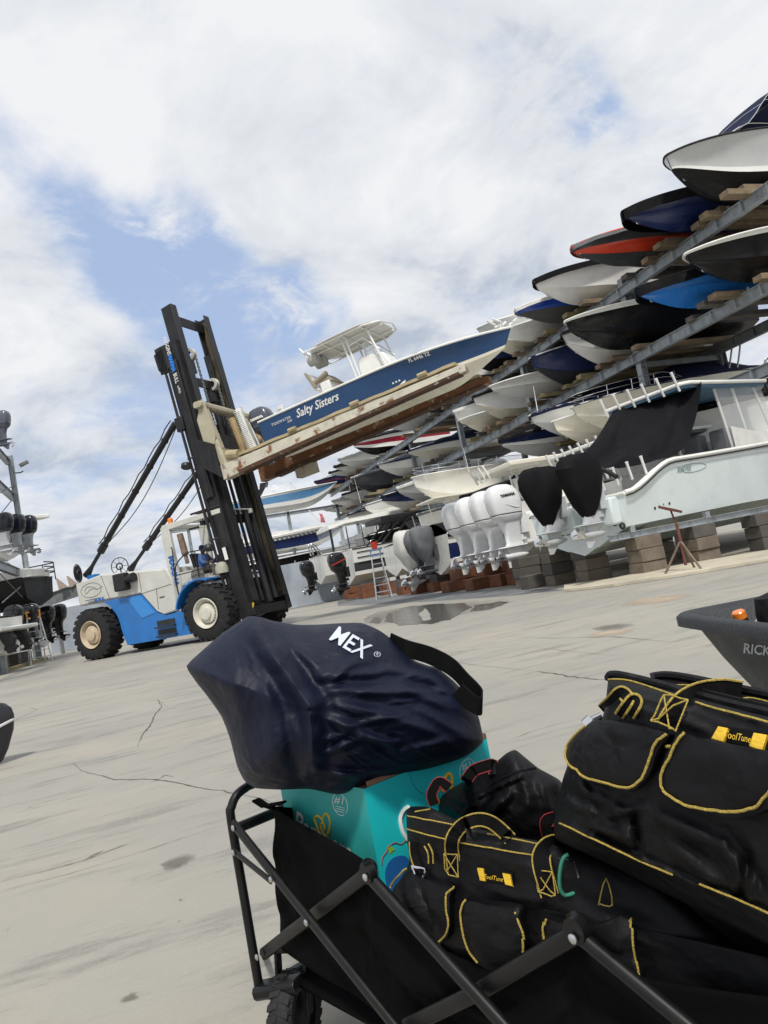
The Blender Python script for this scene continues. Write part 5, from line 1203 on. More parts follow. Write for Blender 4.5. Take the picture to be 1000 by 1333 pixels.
# ---- concrete block piers, rust-coloured blocks, cradle beams
conc = mat('weathered_block', (.09, .083, .074), .9, var=.35, scale=2.5, col2=(.085, .075, .065), mix=(.42, .65), bump=.5, bscale=14)
conc2 = mat('sandy_block', (.155, .13, .10), .9, var=.3, scale=2.5, col2=(.13, .10, .075), mix=(.45, .65), bump=.5, bscale=14)
ob_ = mat('rusty_block', (.20, .075, .035), .85, var=.35, scale=3, col2=(.10, .05, .03), mix=(.45, .7), bump=.4, bscale=14)
def pier(x, y, n, short, w_=(.62, .48), hh=.275, m_=conc, rz=0, cat='concrete block'):
    nm = ['bottom', 'second', 'third', 'fourth'] 
    for k in range(n):
        g = MB(); M_ = Matrix.Translation((x+rng.uniform(-.02, .02), y+rng.uniform(-.02, .02), k*hh)) @ Matrix.Rotation(rz+rng.uniform(-.06, .06), 4, 'Z')
        g.box((0, 0, hh/2), (w_[0]*rng.uniform(.95, 1.03), w_[1]*rng.uniform(.95, 1.03), hh-.006), M_)
        o = g.build('concrete_block' if cat[0] == 'c' else 'rusty_block', conc2 if (m_ is conc and rng.random() < .3) else m_, None, smooth=0, bevel=.018)
        lb = '%s block of the %s' % ('top' if k == n-1 and n > 1 else nm[k] if n > 1 else 'single', short)
        tag(o, lb, cat, 'blocks carrying the boats')
pier(11.75, 13.55, 3, 'pier at the right edge of the frame'); pier(10.25, 13.55, 3, 'sandy pier behind the red jack stand', m_=conc2); pier(9.75, 14.85, 3, 'pier below the mint transom')
pier(9.75, 16.35, 3, 'pier under the second covered outboard'); pier(9.8, 18.05, 3, 'pier right of the white outboards'); pier(9.45, 17.1, 1, 'low lone block by the kerb', hh=.35)
pier(13.4, 13.4, 3, 'dark pier furthest right'); pier(12.4, 15.8, 3, 'shaded pier deep under the mint hull'); pier(11.0, 17.2, 3, 'shaded pier behind the covered outboards'); pier(14.5, 17.0, 3, 'shaded pier furthest back under the mint hull')
for i, (px, py, n) in enumerate([(672, 758, 2), (655, 763, 1), (637, 764, 2), (622, 768, 1), (603, 768, 2), (588, 771, 1), (570, 770, 1), (545, 773, 2), (528, 774, 1), (476, 779, 2), (455, 780, 2), (430, 783, 1)]):
    p = at(px, py, z=0); pier(p.x+.25, p.y+.3, n, '%s rust coloured stack from the right' % ['first', 'second', 'third', 'fourth', 'fifth', 'sixth', 'seventh', 'eighth', 'ninth', 'tenth', 'eleventh', 'twelfth'][i], w_=(.75, .8), hh=.40, m_=ob_, cat='rusty block')
for i, (y, x0) in enumerate([(21.0, 11.6), (23.6, 11.8), (26.6, 12.2), (29.3, 12.2), (32.5, 12.5), (36, 12.8), (39.5, 13), (43, 13), (47, 13)]):
    pier(x0, y, 2, 'shaded stack number %s under the white boats' % ['one', 'two', 'three', 'four', 'five', 'six', 'seven', 'eight', 'nine'][i], w_=(1.4, .9), hh=.36, m_=wood3 if i % 2 else ob_, cat='rusty block')
cb_ = MB(); cb_.ibeam((9.35, 13.42, .90), (14.5, 13.35, .90), .14, .12, .015); cb_.box((9.9, 13.35, 1.02), (.12, .10, .14)); cb_.box((11.9, 13.35, 1.02), (.12, .1, .14))
tag(cb_.build('cradle_beam', galv), 'galvanised beam on the block piers beneath the mint hull', 'beam')
cb_ = MB(); cb_.ibeam((9.5, 16.1, .90), (14.5, 15.9, .90), .14, .12, .015); tag(cb_.build('cradle_beam', galvd), 'shaded cradle beam deep under the mint hull', 'beam')
# jack stand
js = thing('jack_stand', 'rust red adjustable boat jack stand with square top pad', 'jack stand', loc=(9.74, 11.75, 0))
redr = mat('rust_red_paint', (.13, .042, .028), .75, var=.35, scale=8, col2=(.13, .07, .05), mix=(.5, .7)); apx = V((9.74, 11.75, .62))
for k in range(3):
    a_ = k*2.094+.5; g = MB(); g.tube([apx, V((9.74+.42*math.cos(a_), 11.75+.42*math.sin(a_), .02))], .022, 8); g.build('leg', mat('stand_grey_brown', (.16, .12, .09), .8, var=.4), js, world=True)
g = MB(); g.tube([(9.74, 11.75, .15), (9.74, 11.75, .95)], .03, 10); g.tube([(9.74, 11.75, .9), (9.70, 11.78, 1.22)], .018, 8); g.build('screw_post', redr, js, world=True)
g = MB(); g.box((0, 0, 0), (.34, .30, .05), Matrix.Translation((9.69, 11.78, 1.25)) @ Matrix.Rotation(rad(18), 4, 'Y') @ Matrix.Rotation(.3, 4, 'X')); g.build('pad', redr, js, world=True, bevel=.01)
# ladders
def ladder(x, y, hgt, w_, rz, label, topm, bucket=False):
    r = thing('step_ladder', label, 'ladder', loc=(x, y, 0), rz=rz)
    for nm, dy, ww in (('front_rails', -.45, 1), ('rear_rails', .45, .8)):
        for sd_ in (-1, 1):
            g = MB(); g.bar((sd_*w_/2*ww, dy, 0), (sd_*w_*.28, 0, hgt), .05, .075, up=(0, 1, 0)); g.build('leg', alu, r)
    n_ = int(hgt/.31)
    for k in range(1, n_):
        t = k/n_; g = MB(); hw = lerp(w_/2, w_*.28, t); g.box((0, -.45*(1-t), hgt*t), (hw*2, .09, .03)); g.build('step', alu, r)
        if k % 2: hw *= .85; g = MB(); g.box((0, .45*(1-t), hgt*t), (hw*2, .03, .03)); g.build('rear_brace', alu, r)
    g = MB(); g.box((0, 0, hgt), (w_*.72, .22, .07)); g.box((0, -.09, hgt-.27), (w_*.66, .03, .06)); [g.box((s_*w_*.31, -.07, hgt-.13), (.05, .08, .3)) for s_ in (-1, 1)]; g.build('top_cap', topm, r, bevel=.01)
    return r
lp = at(500, 779, z=0); ladder(lp.x, lp.y, 2.35, .75, rad(-15), 'aluminium step ladder with blue top and red bucket below the sport cruiser', mat('ladder_blue', (.10, .2, .42), .5))
bu = thing('bucket', 'red plastic bucket resting on the top of the blue capped ladder', 'bucket', loc=(lp.x, lp.y, 2.39))
g = MB(); g.lathe([(.13, 0), (.17, .34), (.18, .35), (.16, .35), (.12, .02)], 18); g.build('pail', red_pl, bu)
g = MB(); g.tube([(.17*math.cos(a_), .02, .33+.13*math.sin(a_)) for a_ in [math.pi*i/10 for i in range(11)]], .008, 6); g.build('handle', chrome, bu)
bl = MB(); bl.box((lp.x-.15, lp.y-.1, 2.1), (.35, .2, .22)); 
lq = at(52, 864, z=0); ladder(lq.x, lq.y, 2.5, .95, rad(20), 'aluminium step ladder with orange top beside the left rack', mat('ladder_orange', (.65, .28, .04), .5))
# extra tops and small cabins that crowd the space between the front row and the rack
for i, (x, y, z, w2, l, lb, mm) in enumerate([(13.8, 24.2, 3.3, 1.2, 3.4, 'white boat with low white tee top behind the four white outboards', white), (14.2, 33.8, 3.4, 1.2, 3.6, 'white cabin boat with cream tee top behind the grey covered motors', cream), (15.0, 38.5, 3.3, 1.1, 3.0, 'white boat with black bimini behind the sport cruiser', canv_b)]):
    bx_ = thing('boat', lb, 'boat', M=hM(x-2.0, y, .9, 88)); hh_ = Hull(L=9.5, B=2.9, H=1.7, rise=.3, fore=.6)
    hh_.mb(22, 6).build('hull', [white, cream, white], bx_); rail_mb(hh_, .05).build('rub_rail', white, bx_); deck_mb(hh_).build('deck', white, bx_)
    g = MB(); g.prism([(3.2, 1.7), (7.0, 1.8), (5.8, 2.5), (4.0, 2.7)], XZ(.9), 1.8); cbn = g.build('cabin', white, bx_, bevel=.06); g = MB(); g.prism([(4.3, 2.1), (5.9, 2.05), (5.4, 2.45), (4.4, 2.55)], XZ(-.902), .01); g.build('window', glass, cbn)
    g = MB(); g.prism([(1.4, -w2), (1.4+l, -w2), (1.9+l, 0), (1.4+l, w2), (1.4, w2)], Matrix(), .09, z-.1); g.build('hardtop', mm, bx_, bevel=.03)
    for xx in (2.2, 4.2):
        for s_ in (-1, 1): g = MB(); g.tube([(xx, s_*.95, 1.5), (xx-.2, s_*.95, z-.08)], .035, 8); g.build('top_post', whitep, bx_)
# ------------------------------------------------------------------ left rack with boats, sterns facing the aisle
XL = -6.0
lr = thing('boat_rack', 'tall galvanised rack at the left edge holding boats stern out', 'boat rack', loc=(XL, 44, 0))
YE = 44.3
for X_ in (XL, XL-4):
    for z in (11.05, 9.05, 4.75):
        g = MB(); g.ibeam((X_, 20, z), (X_, YE, z), .42 if z < 10 else .34, .22, .03); g.build('beam', galv, lr, world=True)
    for y in (YE, 34, 24): g = MB(); g.ibeam((X_+.14, y, 0), (X_+.14, y, 11.4), .28, .28, .03, up=(1, 0, 0)); g.build('post', galv, lr, world=True)
for a, b in (((XL, YE, 9), (XL-4, YE, 4.8)), ((XL-4, YE, 9), (XL, YE, 4.8)), ((XL+.1, YE, 4.4), (XL+.1, 36, 3.0)), ((XL+.1, YE, 3.0), (XL+.1, 36, 4.4)), ((XL+.1, YE, 9.7), (XL+.1, 38, 8.1))):
    g = MB(); g.tube([a, b], .025, 6); g.build('brace_rod', galvd, lr, world=True)
# rack lamp
lm = thing('floodlight', 'small grey floodlight on an arm at the top of the left rack post', 'floodlight', loc=(XL+.2, YE, 10.4))
g = MB(); g.tube([(0, 0, 0), (.35, 0, -.02), (.5, 0, .05)], .035, 8); g.build('arm', darkm, lm)
g = MB(); g.box((.72, 0, .18), (.5, .3, .16), Matrix.Rotation(rad(-24), 4, 'Y')); g.build('lamp_head', mat('lamp_grey', (.16, .17, .15), .6), lm, bevel=.02)
def lboat(label, x, y, z, L, B, H, side, bottom, mots, mm, s=1.1, cover=None, mx=-.1, mcover=None, legm=None, mz=None, **k):
    h = Hull(L=L, B=B, H=H, rise=.2, fore=.7, **k); r = thing('racked_boat', label, 'boat', M=frame((x, y, z), (-.92, .39, 0), z=(0, 0, 1)), group='boats stored on the left rack')
    h.mb(22, 5).build('hull', [side, bottom, side], r, smooth=30); rail_mb(h, .04).build('rub_rail', blackm, r)
    if cover: cover_mb(h, F1, seed=5).build('cover', cover, r)
    else: deck_mb(h).build('deck', white, r)
    for yy in mots: outboard(r, tm(mx, yy, (mz or H-.15)), mm, legm or mm, s=s, cover=mcover)
    return h, r
yam = mat('outboard_blue_grey', (.075, .085, .115), .3, coat=.5, var=.06)
h, r = lboat('boat with one blue grey outboard, topmost on the left rack', -6.15, 41.5, 11.3, 7, 2.4, 1.05, cream, cream, (0,), yam, 1.15)
g = MB(); g.prism([(.2, 1.0), (.9, 1.0), (.3, 3.2), (.05, 3.25)], XZ(-.6), .1); g.build('fin_post', canv_w, r)
g = MB(); g.tube(spl([(.1, 0, 1.2), (.5, .2, 1.6), (1.2, .1, 1.5), (1.5, 0, 1.1)], 5), .07, 8); g.tube([(.3, -.5, 1.1), (.4, .6, 1.5)], .05, 8); g.build('rigging_hose', darkm, r)
h, r = lboat('boat with three black outboards and a white wing shaped platform, middle of the left rack', -5.9, 39.2, 5.1, 10, 3.0, 1.5, white, white, (-1.05, -.05, .95), mat('outboard_ink', (.010, .011, .020), .25, coat=.5), 1.15, mz=1.3, legm=gsl)
g = MB(); g.prism([(-.95, -2.6), (-.4, -2.75), (.6, -2.6), (.8, -1.6), (.4, -1.2)], Matrix(), .22, 2.1); g.build('swim_platform', white, r, bevel=.05)
h, r = lboat('white topped black boat with tall side rails, lower left rack', -5.2, 43, 2.9, 10, 3.0, 1.5, blackg, antif, (), bk)
g = MB(); g.loft([[V((x, y_, z_)) for y_, z_ in ((-1.45, 1.5), (-1.3, 2.0), (1.3, 2.0), (1.45, 1.5))] for x in (.1, 4.5)]); g.build('superstructure', white, r, bevel=.05)
g = MB()
for z_ in (1.75, 2.0, 2.25): g.tube(spl([(3, -1.5, z_), (.5, -1.5, z_), (-.3, -1.2, z_), (-.45, 0, z_)], 5), .035, 6)
for q in ((3, -1.5), (1.7, -1.5), (.5, -1.5), (-.3, -1.2)): g.tube([(q[0], q[1], 1.3), (q[0], q[1], 2.25)], .03, 6)
g.build('side_rail', darkm, r)
for i, (x, y, mots, s_, lb) in enumerate([(-5.0, 39.0, (-.75, .6), 1.15, 'black twin outboard boat on the ground behind the orange ladder'), (-4.5, 46.0, (-.75, .5), 1.2, 'furthest ground level boat of the left row with two black outboards')]):
    h, r = lboat(lb, x-1.2, y, .7, 9, 2.8, 1.45, white, white, mots, bk, s_, cover=canv_b, mz=1.35)
h, r = lboat('white stern drive boat on the ground at the left edge', -5.6, 33.6, .75, 9, 3.0, 1.5, white, white, (), bk)
g = MB(); g.prism([(-.75, .95), (0, .9), (0, 1.12), (-.75, 1.1)], XZ(1.3), 2.6); g.build('swim_platform', white, r, bevel=.05)
for y in (-.55, .45):
    g = MB(); K = tm(-.05, y, .55)
    g.loft([[K @ p for p in supell(*a)] for a in ((.35, -.25, .5, .35), (.1, -.4, .6, .36), (-.2, -.42, .4, .2), (-.5, -.45, .35, .12))]); g.lathe([(.09, 0), (.1, .5), (.02, .6)], 12, K @ Matrix.Translation((-.2, 0, -.3)) @ Matrix.Rotation(rad(-90), 4, 'Y')); 
    sd = g.build('stern_drive', darkm, r); g = MB()
    for k in range(3): a_ = k*2.1; g.prism([(0, 0), (.2, .06), (.22, .2), (.05, .16)], K @ Matrix.Translation((-.82, 0, -.3)) @ Matrix.Rotation(rad(90), 4, 'Y') @ Matrix.Rotation(a_, 4, 'Z'), .02)
    g.build('propeller', chrome, sd)
g = MB(); g.prism([(.3, 1.35), (.42, 1.35), (.42, 1.6), (.3, 1.5)], XZ(-1.46), .03); g.build('tail_lamp', red_pl, r)
for i, (y, n) in enumerate([(32.2, 2), (34.9, 2), (37.6, 2), (40.6, 2), (44.5, 2)]): pier(-6.7, y, n, 'block stack %s under the left hand boats' % ['nearest', 'second', 'middle', 'fourth', 'furthest'][i], w_=(.9, .7), hh=.34, m_=wood3)
kb = MB(); P = [at(0, 880, z=0), at(65, 858, z=0)]; kb.bar(P[0]+V((-.5, -1, .08)), P[1]+V((-.2, 0, .08)), .25, .16); tag(kb.build('timber_kerb', wood2), 'long timber kerb beam on the ground below the left boats', 'timber')
# grey gantry beam reaching to the forklift tail, with two upright brackets
gb = thing('gantry_beam', 'long grey steel beam with two tan upright plates behind the forklift tail', 'beam', loc=(-4, 52, 0))
a_, b_ = at(30, 792, y=53), at(125, 760, y=50); g = MB(); g.ibeam(a_, b_, .75, .3, .05); g.build('beam', galvd, gb, world=True)
for px, py in ((77, 768), (91, 765)):
    q = at(px, py, y=50.8); g = MB(); g.prism([(0, 0), (.55, .12), (0, .75), (-.08, .75)], frame(q, (1, 0, 0), y=(0, 0, 1)), .12); g.build('bracket_plate', mat('tan_plate', (.38, .30, .24), .7), gb, world=True)
for x, y in ((a_.x+.3, 53), (a_.x+2.0, 52.6)): g = MB(); g.tube([(x, y, 0), (x, y, a_.z-.2)], .12, 10); g.build('post', galvd, gb, world=True)
# ------------------------------------------------------------------ forklift driver
def figure(name, label, M, J, E, Rr, mats):
    """skin-modified body: J joints, E edges, Rr radii"""
    me = bpy.data.meshes.new(name); me.from_pydata([M @ V(p) for p in J], E, [])
    o = bpy.data.objects.new(name, me); C.objects.link(o)
    sk = o.modifiers.new('skin', 'SKIN'); sk.use_smooth_shade = True
    if not me.skin_vertices: me.skin_vertices.new() if hasattr(me.skin_vertices, 'new') else None
    if not me.skin_vertices:
        bpy.context.view_layer.objects.active = o; o.select_set(True); bpy.ops.mesh.customdata_skin_add()
    for i, r in enumerate(Rr): me.skin_vertices[0].data[i].radius = (r, r) if not isinstance(r, tuple) else r
    me.skin_vertices[0].data[0].use_root = True
    sb_ = o.modifiers.new('sub', 'SUBSURF'); sb_.levels = 1; sb_.render_levels = 1
    me.materials.append(mats); return o
PM = FM @ tm(-.72, -.45, 2.42)
J = [(0, 0, .05), (0, 0, .28), (.02, 0, .46), (.02, 0, .56), (.04, 0, .64), (.05, 0, .76),
     (.05, -.19, .46), (.20, -.26, .22), (.42, -.22, .20), (.50, -.20, .21), (.05, .19, .46), (.22, .27, .22), (.44, .18, .30), (.52, .15, .33),
     (.10, -.10, .02), (.48, -.14, .06), (.52, -.15, -.36), (.64, -.15, -.42), (.10, .10, .02), (.48, .14, .06), (.52, .15, -.36), (.64, .15, -.42)]
E_ = [(0, 1), (1, 2), (2, 3), (3, 4), (4, 5), (2, 6), (6, 7), (7, 8), (8, 9), (2, 10), (10, 11), (11, 12), (12, 13), (0, 14), (14, 15), (15, 16), (16, 17), (0, 18), (18, 19), (19, 20), (20, 21)]
Rr = [.14, .145, .13, .055, .085, .085, .07, .05, .035, .035, .07, .05, .035, .035, .09, .07, .05, .045, .09, .07, .05, .045]
k0 = len(J)
for (w_, s_) in ((9, -1), (13, 1)):
    bx, by, bz = J[w_]
    for f in range(4):
        J.append((bx+.05, by+(f-1.5)*.022, bz+.01)); J.append((bx+.09, by+(f-1.5)*.022, bz-.015)); E_ += [(w_, len(J)-2), (len(J)-2, len(J)-1)]; Rr += [.010, .009]
    J.append((bx+.03, by-s_*.045, bz+.02)); E_.append((w_, len(J)-1)); Rr.append(.011)
skin_ = mat('skin', (.12, .06, .035), .55, var=.08)
pb = figure('person', '', PM, J, E_, Rr, skin_)
tag(pb, 'person in blue shirt and blue cap seated at the forklift controls', 'person'); WM[pb.name] = Matrix()
def shell(name, rings, m_): 
    g = MB(); g.loft(rings); return g.build(name, m_, pb, smooth=60)
def ringat(c, d, rx, ry, n=12):
    c, d = V(c), V(d).normalized(); u = d.cross(V((0, 1, 0))); u = u.normalized() if u.length > .1 else V((1, 0, 0)); w_ = d.cross(u)
    return [PM @ (c + u*rx*math.cos(2*math.pi*k/n) + w_*ry*math.sin(2*math.pi*k/n)) for k in range(n)]
shirt = mat('shirt_blue', (.055, .12, .32), .8, var=.2, bump=.3, bscale=20); pants = mat('trousers_grey', (.10, .085, .08), .85, var=.2)
shell('shirt', [ringat((0, 0, .0), (0, 0, 1), .16, .20), ringat((0, 0, .15), (0, 0, 1), .165, .20), ringat((.01, 0, .35), (0, 0, 1), .16, .225), ringat((.02, 0, .47), (0, 0, 1), .13, .22), ringat((.02, 0, .54), (0, 0, 1), .07, .09)], shirt)
for s_ in (-1, 1):
    shell('sleeve', [ringat((.04, s_*.16, .48), (.1, s_, -.5), .09, .09), ringat((.10, s_*.24, .36), (.4, s_*.3, -.8), .075, .075), ringat((.20, s_*.27, .23), (1, 0, -.5), .065, .065), ringat((.34, s_*.245, .215), (1, 0, 0), .05, .05)], shirt)
    shell('trouser_leg', [ringat((.02, s_*.09, .0), (1, 0, 0), .12, .115), ringat((.30, s_*.12, .05), (1, 0, 0), .10, .10), ringat((.50, s_*.14, .02), (1, 0, -1), .095, .09), ringat((.53, s_*.15, -.2), (0, 0, -1), .07, .07), ringat((.53, s_*.15, -.34), (0, 0, -1), .07, .07)], pants)
    g = MB(); g.loft([[PM @ V((x, s_*.15+y_*w2, z_)) for y_, z_ in ((-1, -.47), (1, -.47), (.9, -.38), (-.9, -.38))] for x, w2 in ((.45, .04), (.6, .05), (.74, .035))]); g.build('shoe', blackm, pb, bevel=.015)
cap = mat('cap_navy', (.02, .035, .10), .8)
g = MB(); g.loft([ringat((.03, 0, z_), (0, 0, 1), r_, r_*.92, 14) for z_, r_ in ((.72, .112), (.77, .115), (.82, .10), (.86, .06), (.87, .01))])
g.loft([[PM @ V((x, y_, z_+.735)) for y_, z_ in ((-w2, 0), (0, .02), (w2, 0), (0, -.008))] for x, w2 in ((.10, .09), (.17, .085), (.24, .04))]); g.build('cap', cap, pb, smooth=50)
g = MB(); g.loft([ringat((.045+.012*(i == 2), 0, z_), (0, 0, 1), rx, ry, 14) for i, (z_, rx, ry) in enumerate(((.56, .04, .04), (.60, .075, .06), (.65, .095, .072), (.72, .10, .078), (.76, .095, .075)))])
g.loft([[PM @ V(p) for p in ((.13, -.018, .66), (.165, 0, .655), (.13, .018, .66))], [PM @ V(p) for p in ((.13, -.01, .70), (.14, 0, .70), (.13, .01, .70))]]); g.build('head', skin_, pb, smooth=60)
g = MB()
for s_ in (-1, 1): g.lathe([(.001, 0), (.012, .003), (.001, .006)], 8, PM @ Matrix.Translation((.137, s_*.032, .705)) @ Matrix.Rotation(rad(90), 4, 'Y')); g.loft([[PM @ V((x, s_*.082+s_*d_, z_)) for x, z_ in ((.03, .66), (.055, .66), (.06, .70), (.03, .70))] for d_ in (-.01, .012)])
g.box((.135, 0, .615), (.01, .045, .008), PM); g.build('face_detail', mat('face_dark', (.03, .015, .01), .5), pb)
# ------------------------------------------------------------------ foreground: folding wagon and its load
from mathutils.bvhtree import BVHTree
WO = V((.11, 1.80, 0)); WU = V((.375, -.927, 0)).normalized(); WV = V((-WU.y, WU.x, 0))
def wg(s, t, z): return WO + WU*s + WV*t + V((0, 0, z))
def onside(px, py, t=0):
    """point of the wagon's near side plane seen at a pixel"""
    r = ray(px, py); k = (t - (EYE-WO).dot(WV)) / r.dot(WV); return EYE + r*k
nyl = weave('black_nylon', (.0050, .0050, .0062), scale=700, bump=.3, rough=.46, var=.25, vs=5, sheen=0, wr=.35, wscale=11, crumple=.22, cs=12)
nyl.node_tree.nodes['Principled BSDF'].inputs['Specular IOR Level'].default_value = .20
nylt = weave('wagon_cloth', (.0028, .0028, .0032), scale=600, bump=.4, rough=.8, var=.2, vs=4, sheen=0, wr=.3, wscale=7)
nylt.node_tree.nodes['Principled BSDF'].inputs['Specular IOR Level'].default_value = .08
navy_t = weave('navy_taffeta', (.0040, .0065, .021), scale=900, bump=.12, rough=.52, var=.15, vs=4, sheen=0, wr=.18, wscale=22, crumple=.10, cs=18)
navy_t.node_tree.nodes['Principled BSDF'].inputs['Specular IOR Level'].default_value = .26
web = weave('black_webbing', (.006, .006, .007), scale=420, bump=.8, rough=.7, var=.15, vs=8, sheen=0)
web.node_tree.nodes['Principled BSDF'].inputs['Specular IOR Level'].default_value = .15
pipe_m = mat('yellow_piping', (.50, .37, .075), .7, var=.3, scale=260, bump=.6, bscale=500)
yel_m = mat('yellow_rubber_tab', (.72, .46, .03), .5, var=.08, scale=30, bump=.2, bscale=200)
redp = mat('red_piping', (.25, .02, .02), .7, var=.2, scale=200)
tubem = mat('wagon_black_tube', (.0065, .0065, .007), .36, var=.15, scale=30, spec=.34)
steelr = mat('rivet_steel', (.55, .56, .57), .3, .9, var=.1)

def hitfn(bvh):
    def f(px, py, off=0.0):
        r = ray(px, py).normalized(); h_ = bvh.ray_cast(EYE, r)
        if h_[0] is not None:
            for dx, dy in ((.31, .17), (-.23, -.29)):
                r2 = ray(px+dx, py+dy).normalized(); h2 = bvh.ray_cast(EYE, r2)
                if h2[0] is not None and h2[3] < h_[3]-.02: h_ = h2; r = r2
        for dx, dy in ((.15, .1), (-.2, .17), (.1, -.25), (.5, .4), (-.6, -.5), (1.2, -.9), (-1.4, 1.1)):
            if h_[0] is not None: break
            r = ray(px+dx, py+dy).normalized(); h_ = bvh.ray_cast(EYE, r)
        if h_[0] is None:
            q = EYE + r*1.3; n_ = bvh.find_nearest(q); p = n_[0]
            return p - r*off
        n = h_[1]; n = n if n.dot(r) < 0 else -n
        return h_[0] + (n*.6 - r*.4)*off
    return f
def soft(name, outline, dfun, bulge, back, mt, parent, centre, n_exp=2.4, folds=(), amp=.006, fs=7.0, ridge=0, nr=26, npt=150, seed=0, shape=None, fscale=1):
    """closed lumpy cloth body: rim at depth dfun, swelling towards the viewer and away from it"""
    O = [V((x, y, 0)) for x, y in outline]; O.append(O[0]); S_ = []
    cum = [0]
    for a, b in zip(O, O[1:]): cum.append(cum[-1]+(b-a).length)
    for k in range(npt):
        d = cum[-1]*k/npt; i = max(j for j in range(len(cum)-1) if cum[j] <= d); t = (d-cum[i])/(cum[i+1]-cum[i])
        p0, p1, p2, p3 = O[i-1 if i > 0 else -2], O[i], O[i+1], O[i+2 if i+2 < len(O) else 1]
        q = .5*((2*p1)+(p2-p0)*t+(2*p0-5*p1+4*p2-p3)*t*t+(3*p1-p0-3*p2+p3)*t**3); S_.append(.5*q+.5*p1.lerp(p2, t))
    c = V((centre[0], centre[1], 0))
    FK = fscale
    def foldv(x, y):
        s = 0
        for (ax, ay), (bx, by), w_, h_ in folds:
            a = V((ax, ay)); b = V((bx, by)); q = V((x, y)); ab = b-a; t = max(0, min(1, (q-a).dot(ab)/ab.length_squared)); dist = (q-(a+ab*t))
            sg = dist.length; edge = math.sin(math.pi*min(1, max(0, t*.9+.05)))**.5
            w2 = w_*.8; s += h_*edge*(math.exp(-abs(sg/w2)**1.6) - .5*math.exp(-((sg-1.7*w2)/w2)**2))
        return s*FK
    rows = []
    def ringrow(r, side):
        row = []
        for k in range(npt):
            q = c.lerp(S_[k], r); dd = dfun(q.x, q.y); f_ = (1-r**n_exp)**(1/n_exp) if r < 1 else 0
            if side > 0:
                d = dd - bulge*f_ - (foldv(q.x, q.y)*min(1, f_*2.2)) + (shape(q.x, q.y)*f_ if shape else 0)
            else: d = dd + back*f_
            p = at(q.x, q.y, d=d)
            k_ = min(1, (1-r)*6+.15)
            m_ = noise.fractal(p*fs + V((seed, 0, 0)), 1, 2, 5)*amp + (ridge*(1-abs(noise.noise(p*fs*1.3 + V((seed, 9, 0)))*2))**3 if ridge else 0)
            p = p - ray(q.x, q.y).normalized()*m_*k_*(1 if side > 0 else .5)
            row.append(p)
        return row
    fr = [math.sin(math.pi/2*i/nr)**.9 for i in range(nr, 0, -1)]
    rf = [ringrow(r, 1) for r in fr]; rb = [ringrow(r, -1) for r in fr[1:]]
    g = MB(); allr = [r for r in reversed(rb)] + rf
    g.loft(allr, True, False); n = npt
    for rr in (0, len(allr)-1):
        cc = V(); 
        for p in allr[rr]: cc += p
        cc /= n; o = g.add([cc], [])
        for k in range(n):
            a, b = rr*n+k, rr*n+(k+1) % n
            g.f.append([b, a, o] if rr == 0 else [a, b, o]); g.mi.append(0)
    ob = g.build(name, mt, parent, smooth=80, world=True)
    f = hitfn(BVHTree.FromPolygons(g.v, g.f))
    return ob, f
def line_on(f, pts, r, off, name, mt, parent, nn=5, n=6, closed=False):
    g = MB(); P = spl([V((x, y, 0)) for x, y in pts], nn); g.tube([f(p.x, p.y, off) for p in P], r, n, closed=closed)
    return g.build(name, mt, parent, world=True)
def lines_on(f, polys, r, off, name, mt, parent, nn=5):
    return [line_on(f, p, r, off, name, mt, parent, nn) for p in polys]
def patch_on(f, outline, t, name, mt, parent, base=.001, smooth_n=4, dome=.3, wr=0, seed=0):
    """padded panel lying on a cloth surface"""
    O = spl([V((x, y, 0)) for x, y in outline] + [V((*outline[0], 0))], smooth_n)[:-1] if smooth_n > 1 else [V((x, y, 0)) for x, y in outline]
    c = sum(O, V())/len(O); g = MB(); rings = []
    for k, h in ((1.0, base-.004), (1.0, base+t*.7), (.975, base+t), (.9, base+t*1.05), (.75, base+t*(1+dome*.6)), (.55, base+t*(1+dome)), (.35, base+t*(1+dome)), (.15, base+t*(1+dome)), (.01, base+t*(1+dome))):
        rg = []
        for q in O:
            p = c.lerp(q, k); h2 = h + (wr*noise.fractal(V((p.x*.03, p.y*.03, seed)), 1, 2, 4) if k < .97 else 0); rg.append(f(p.x, p.y, h2))
        rings.append(rg)
    g.loft(rings, True, True); return g.build(name, mt, parent, world=True, smooth=60)
def text_on(f, body, cx_, cy_, ux, uy, size, name, mt, parent, off=.002, bold=0, shear=0, sx=1, align='CENTER', vx=None):
    """lettering mapped on the surface: (ux,uy) = reading direction in the picture"""
    q = MB(); q.text(body, Matrix(), size, bold, shear, 0, align, sx); u = V((ux, uy)); vv = V(vx) if vx else V((uy, -ux)); g = MB()
    vs_ = [f(cx_ + p.x*u.x + p.y*vv.x, cy_ + p.x*u.y + p.y*vv.y, off) for p in q.v]
    g.add(vs_, q.f); return g.build(name, mt, parent, world=True, smooth=0)
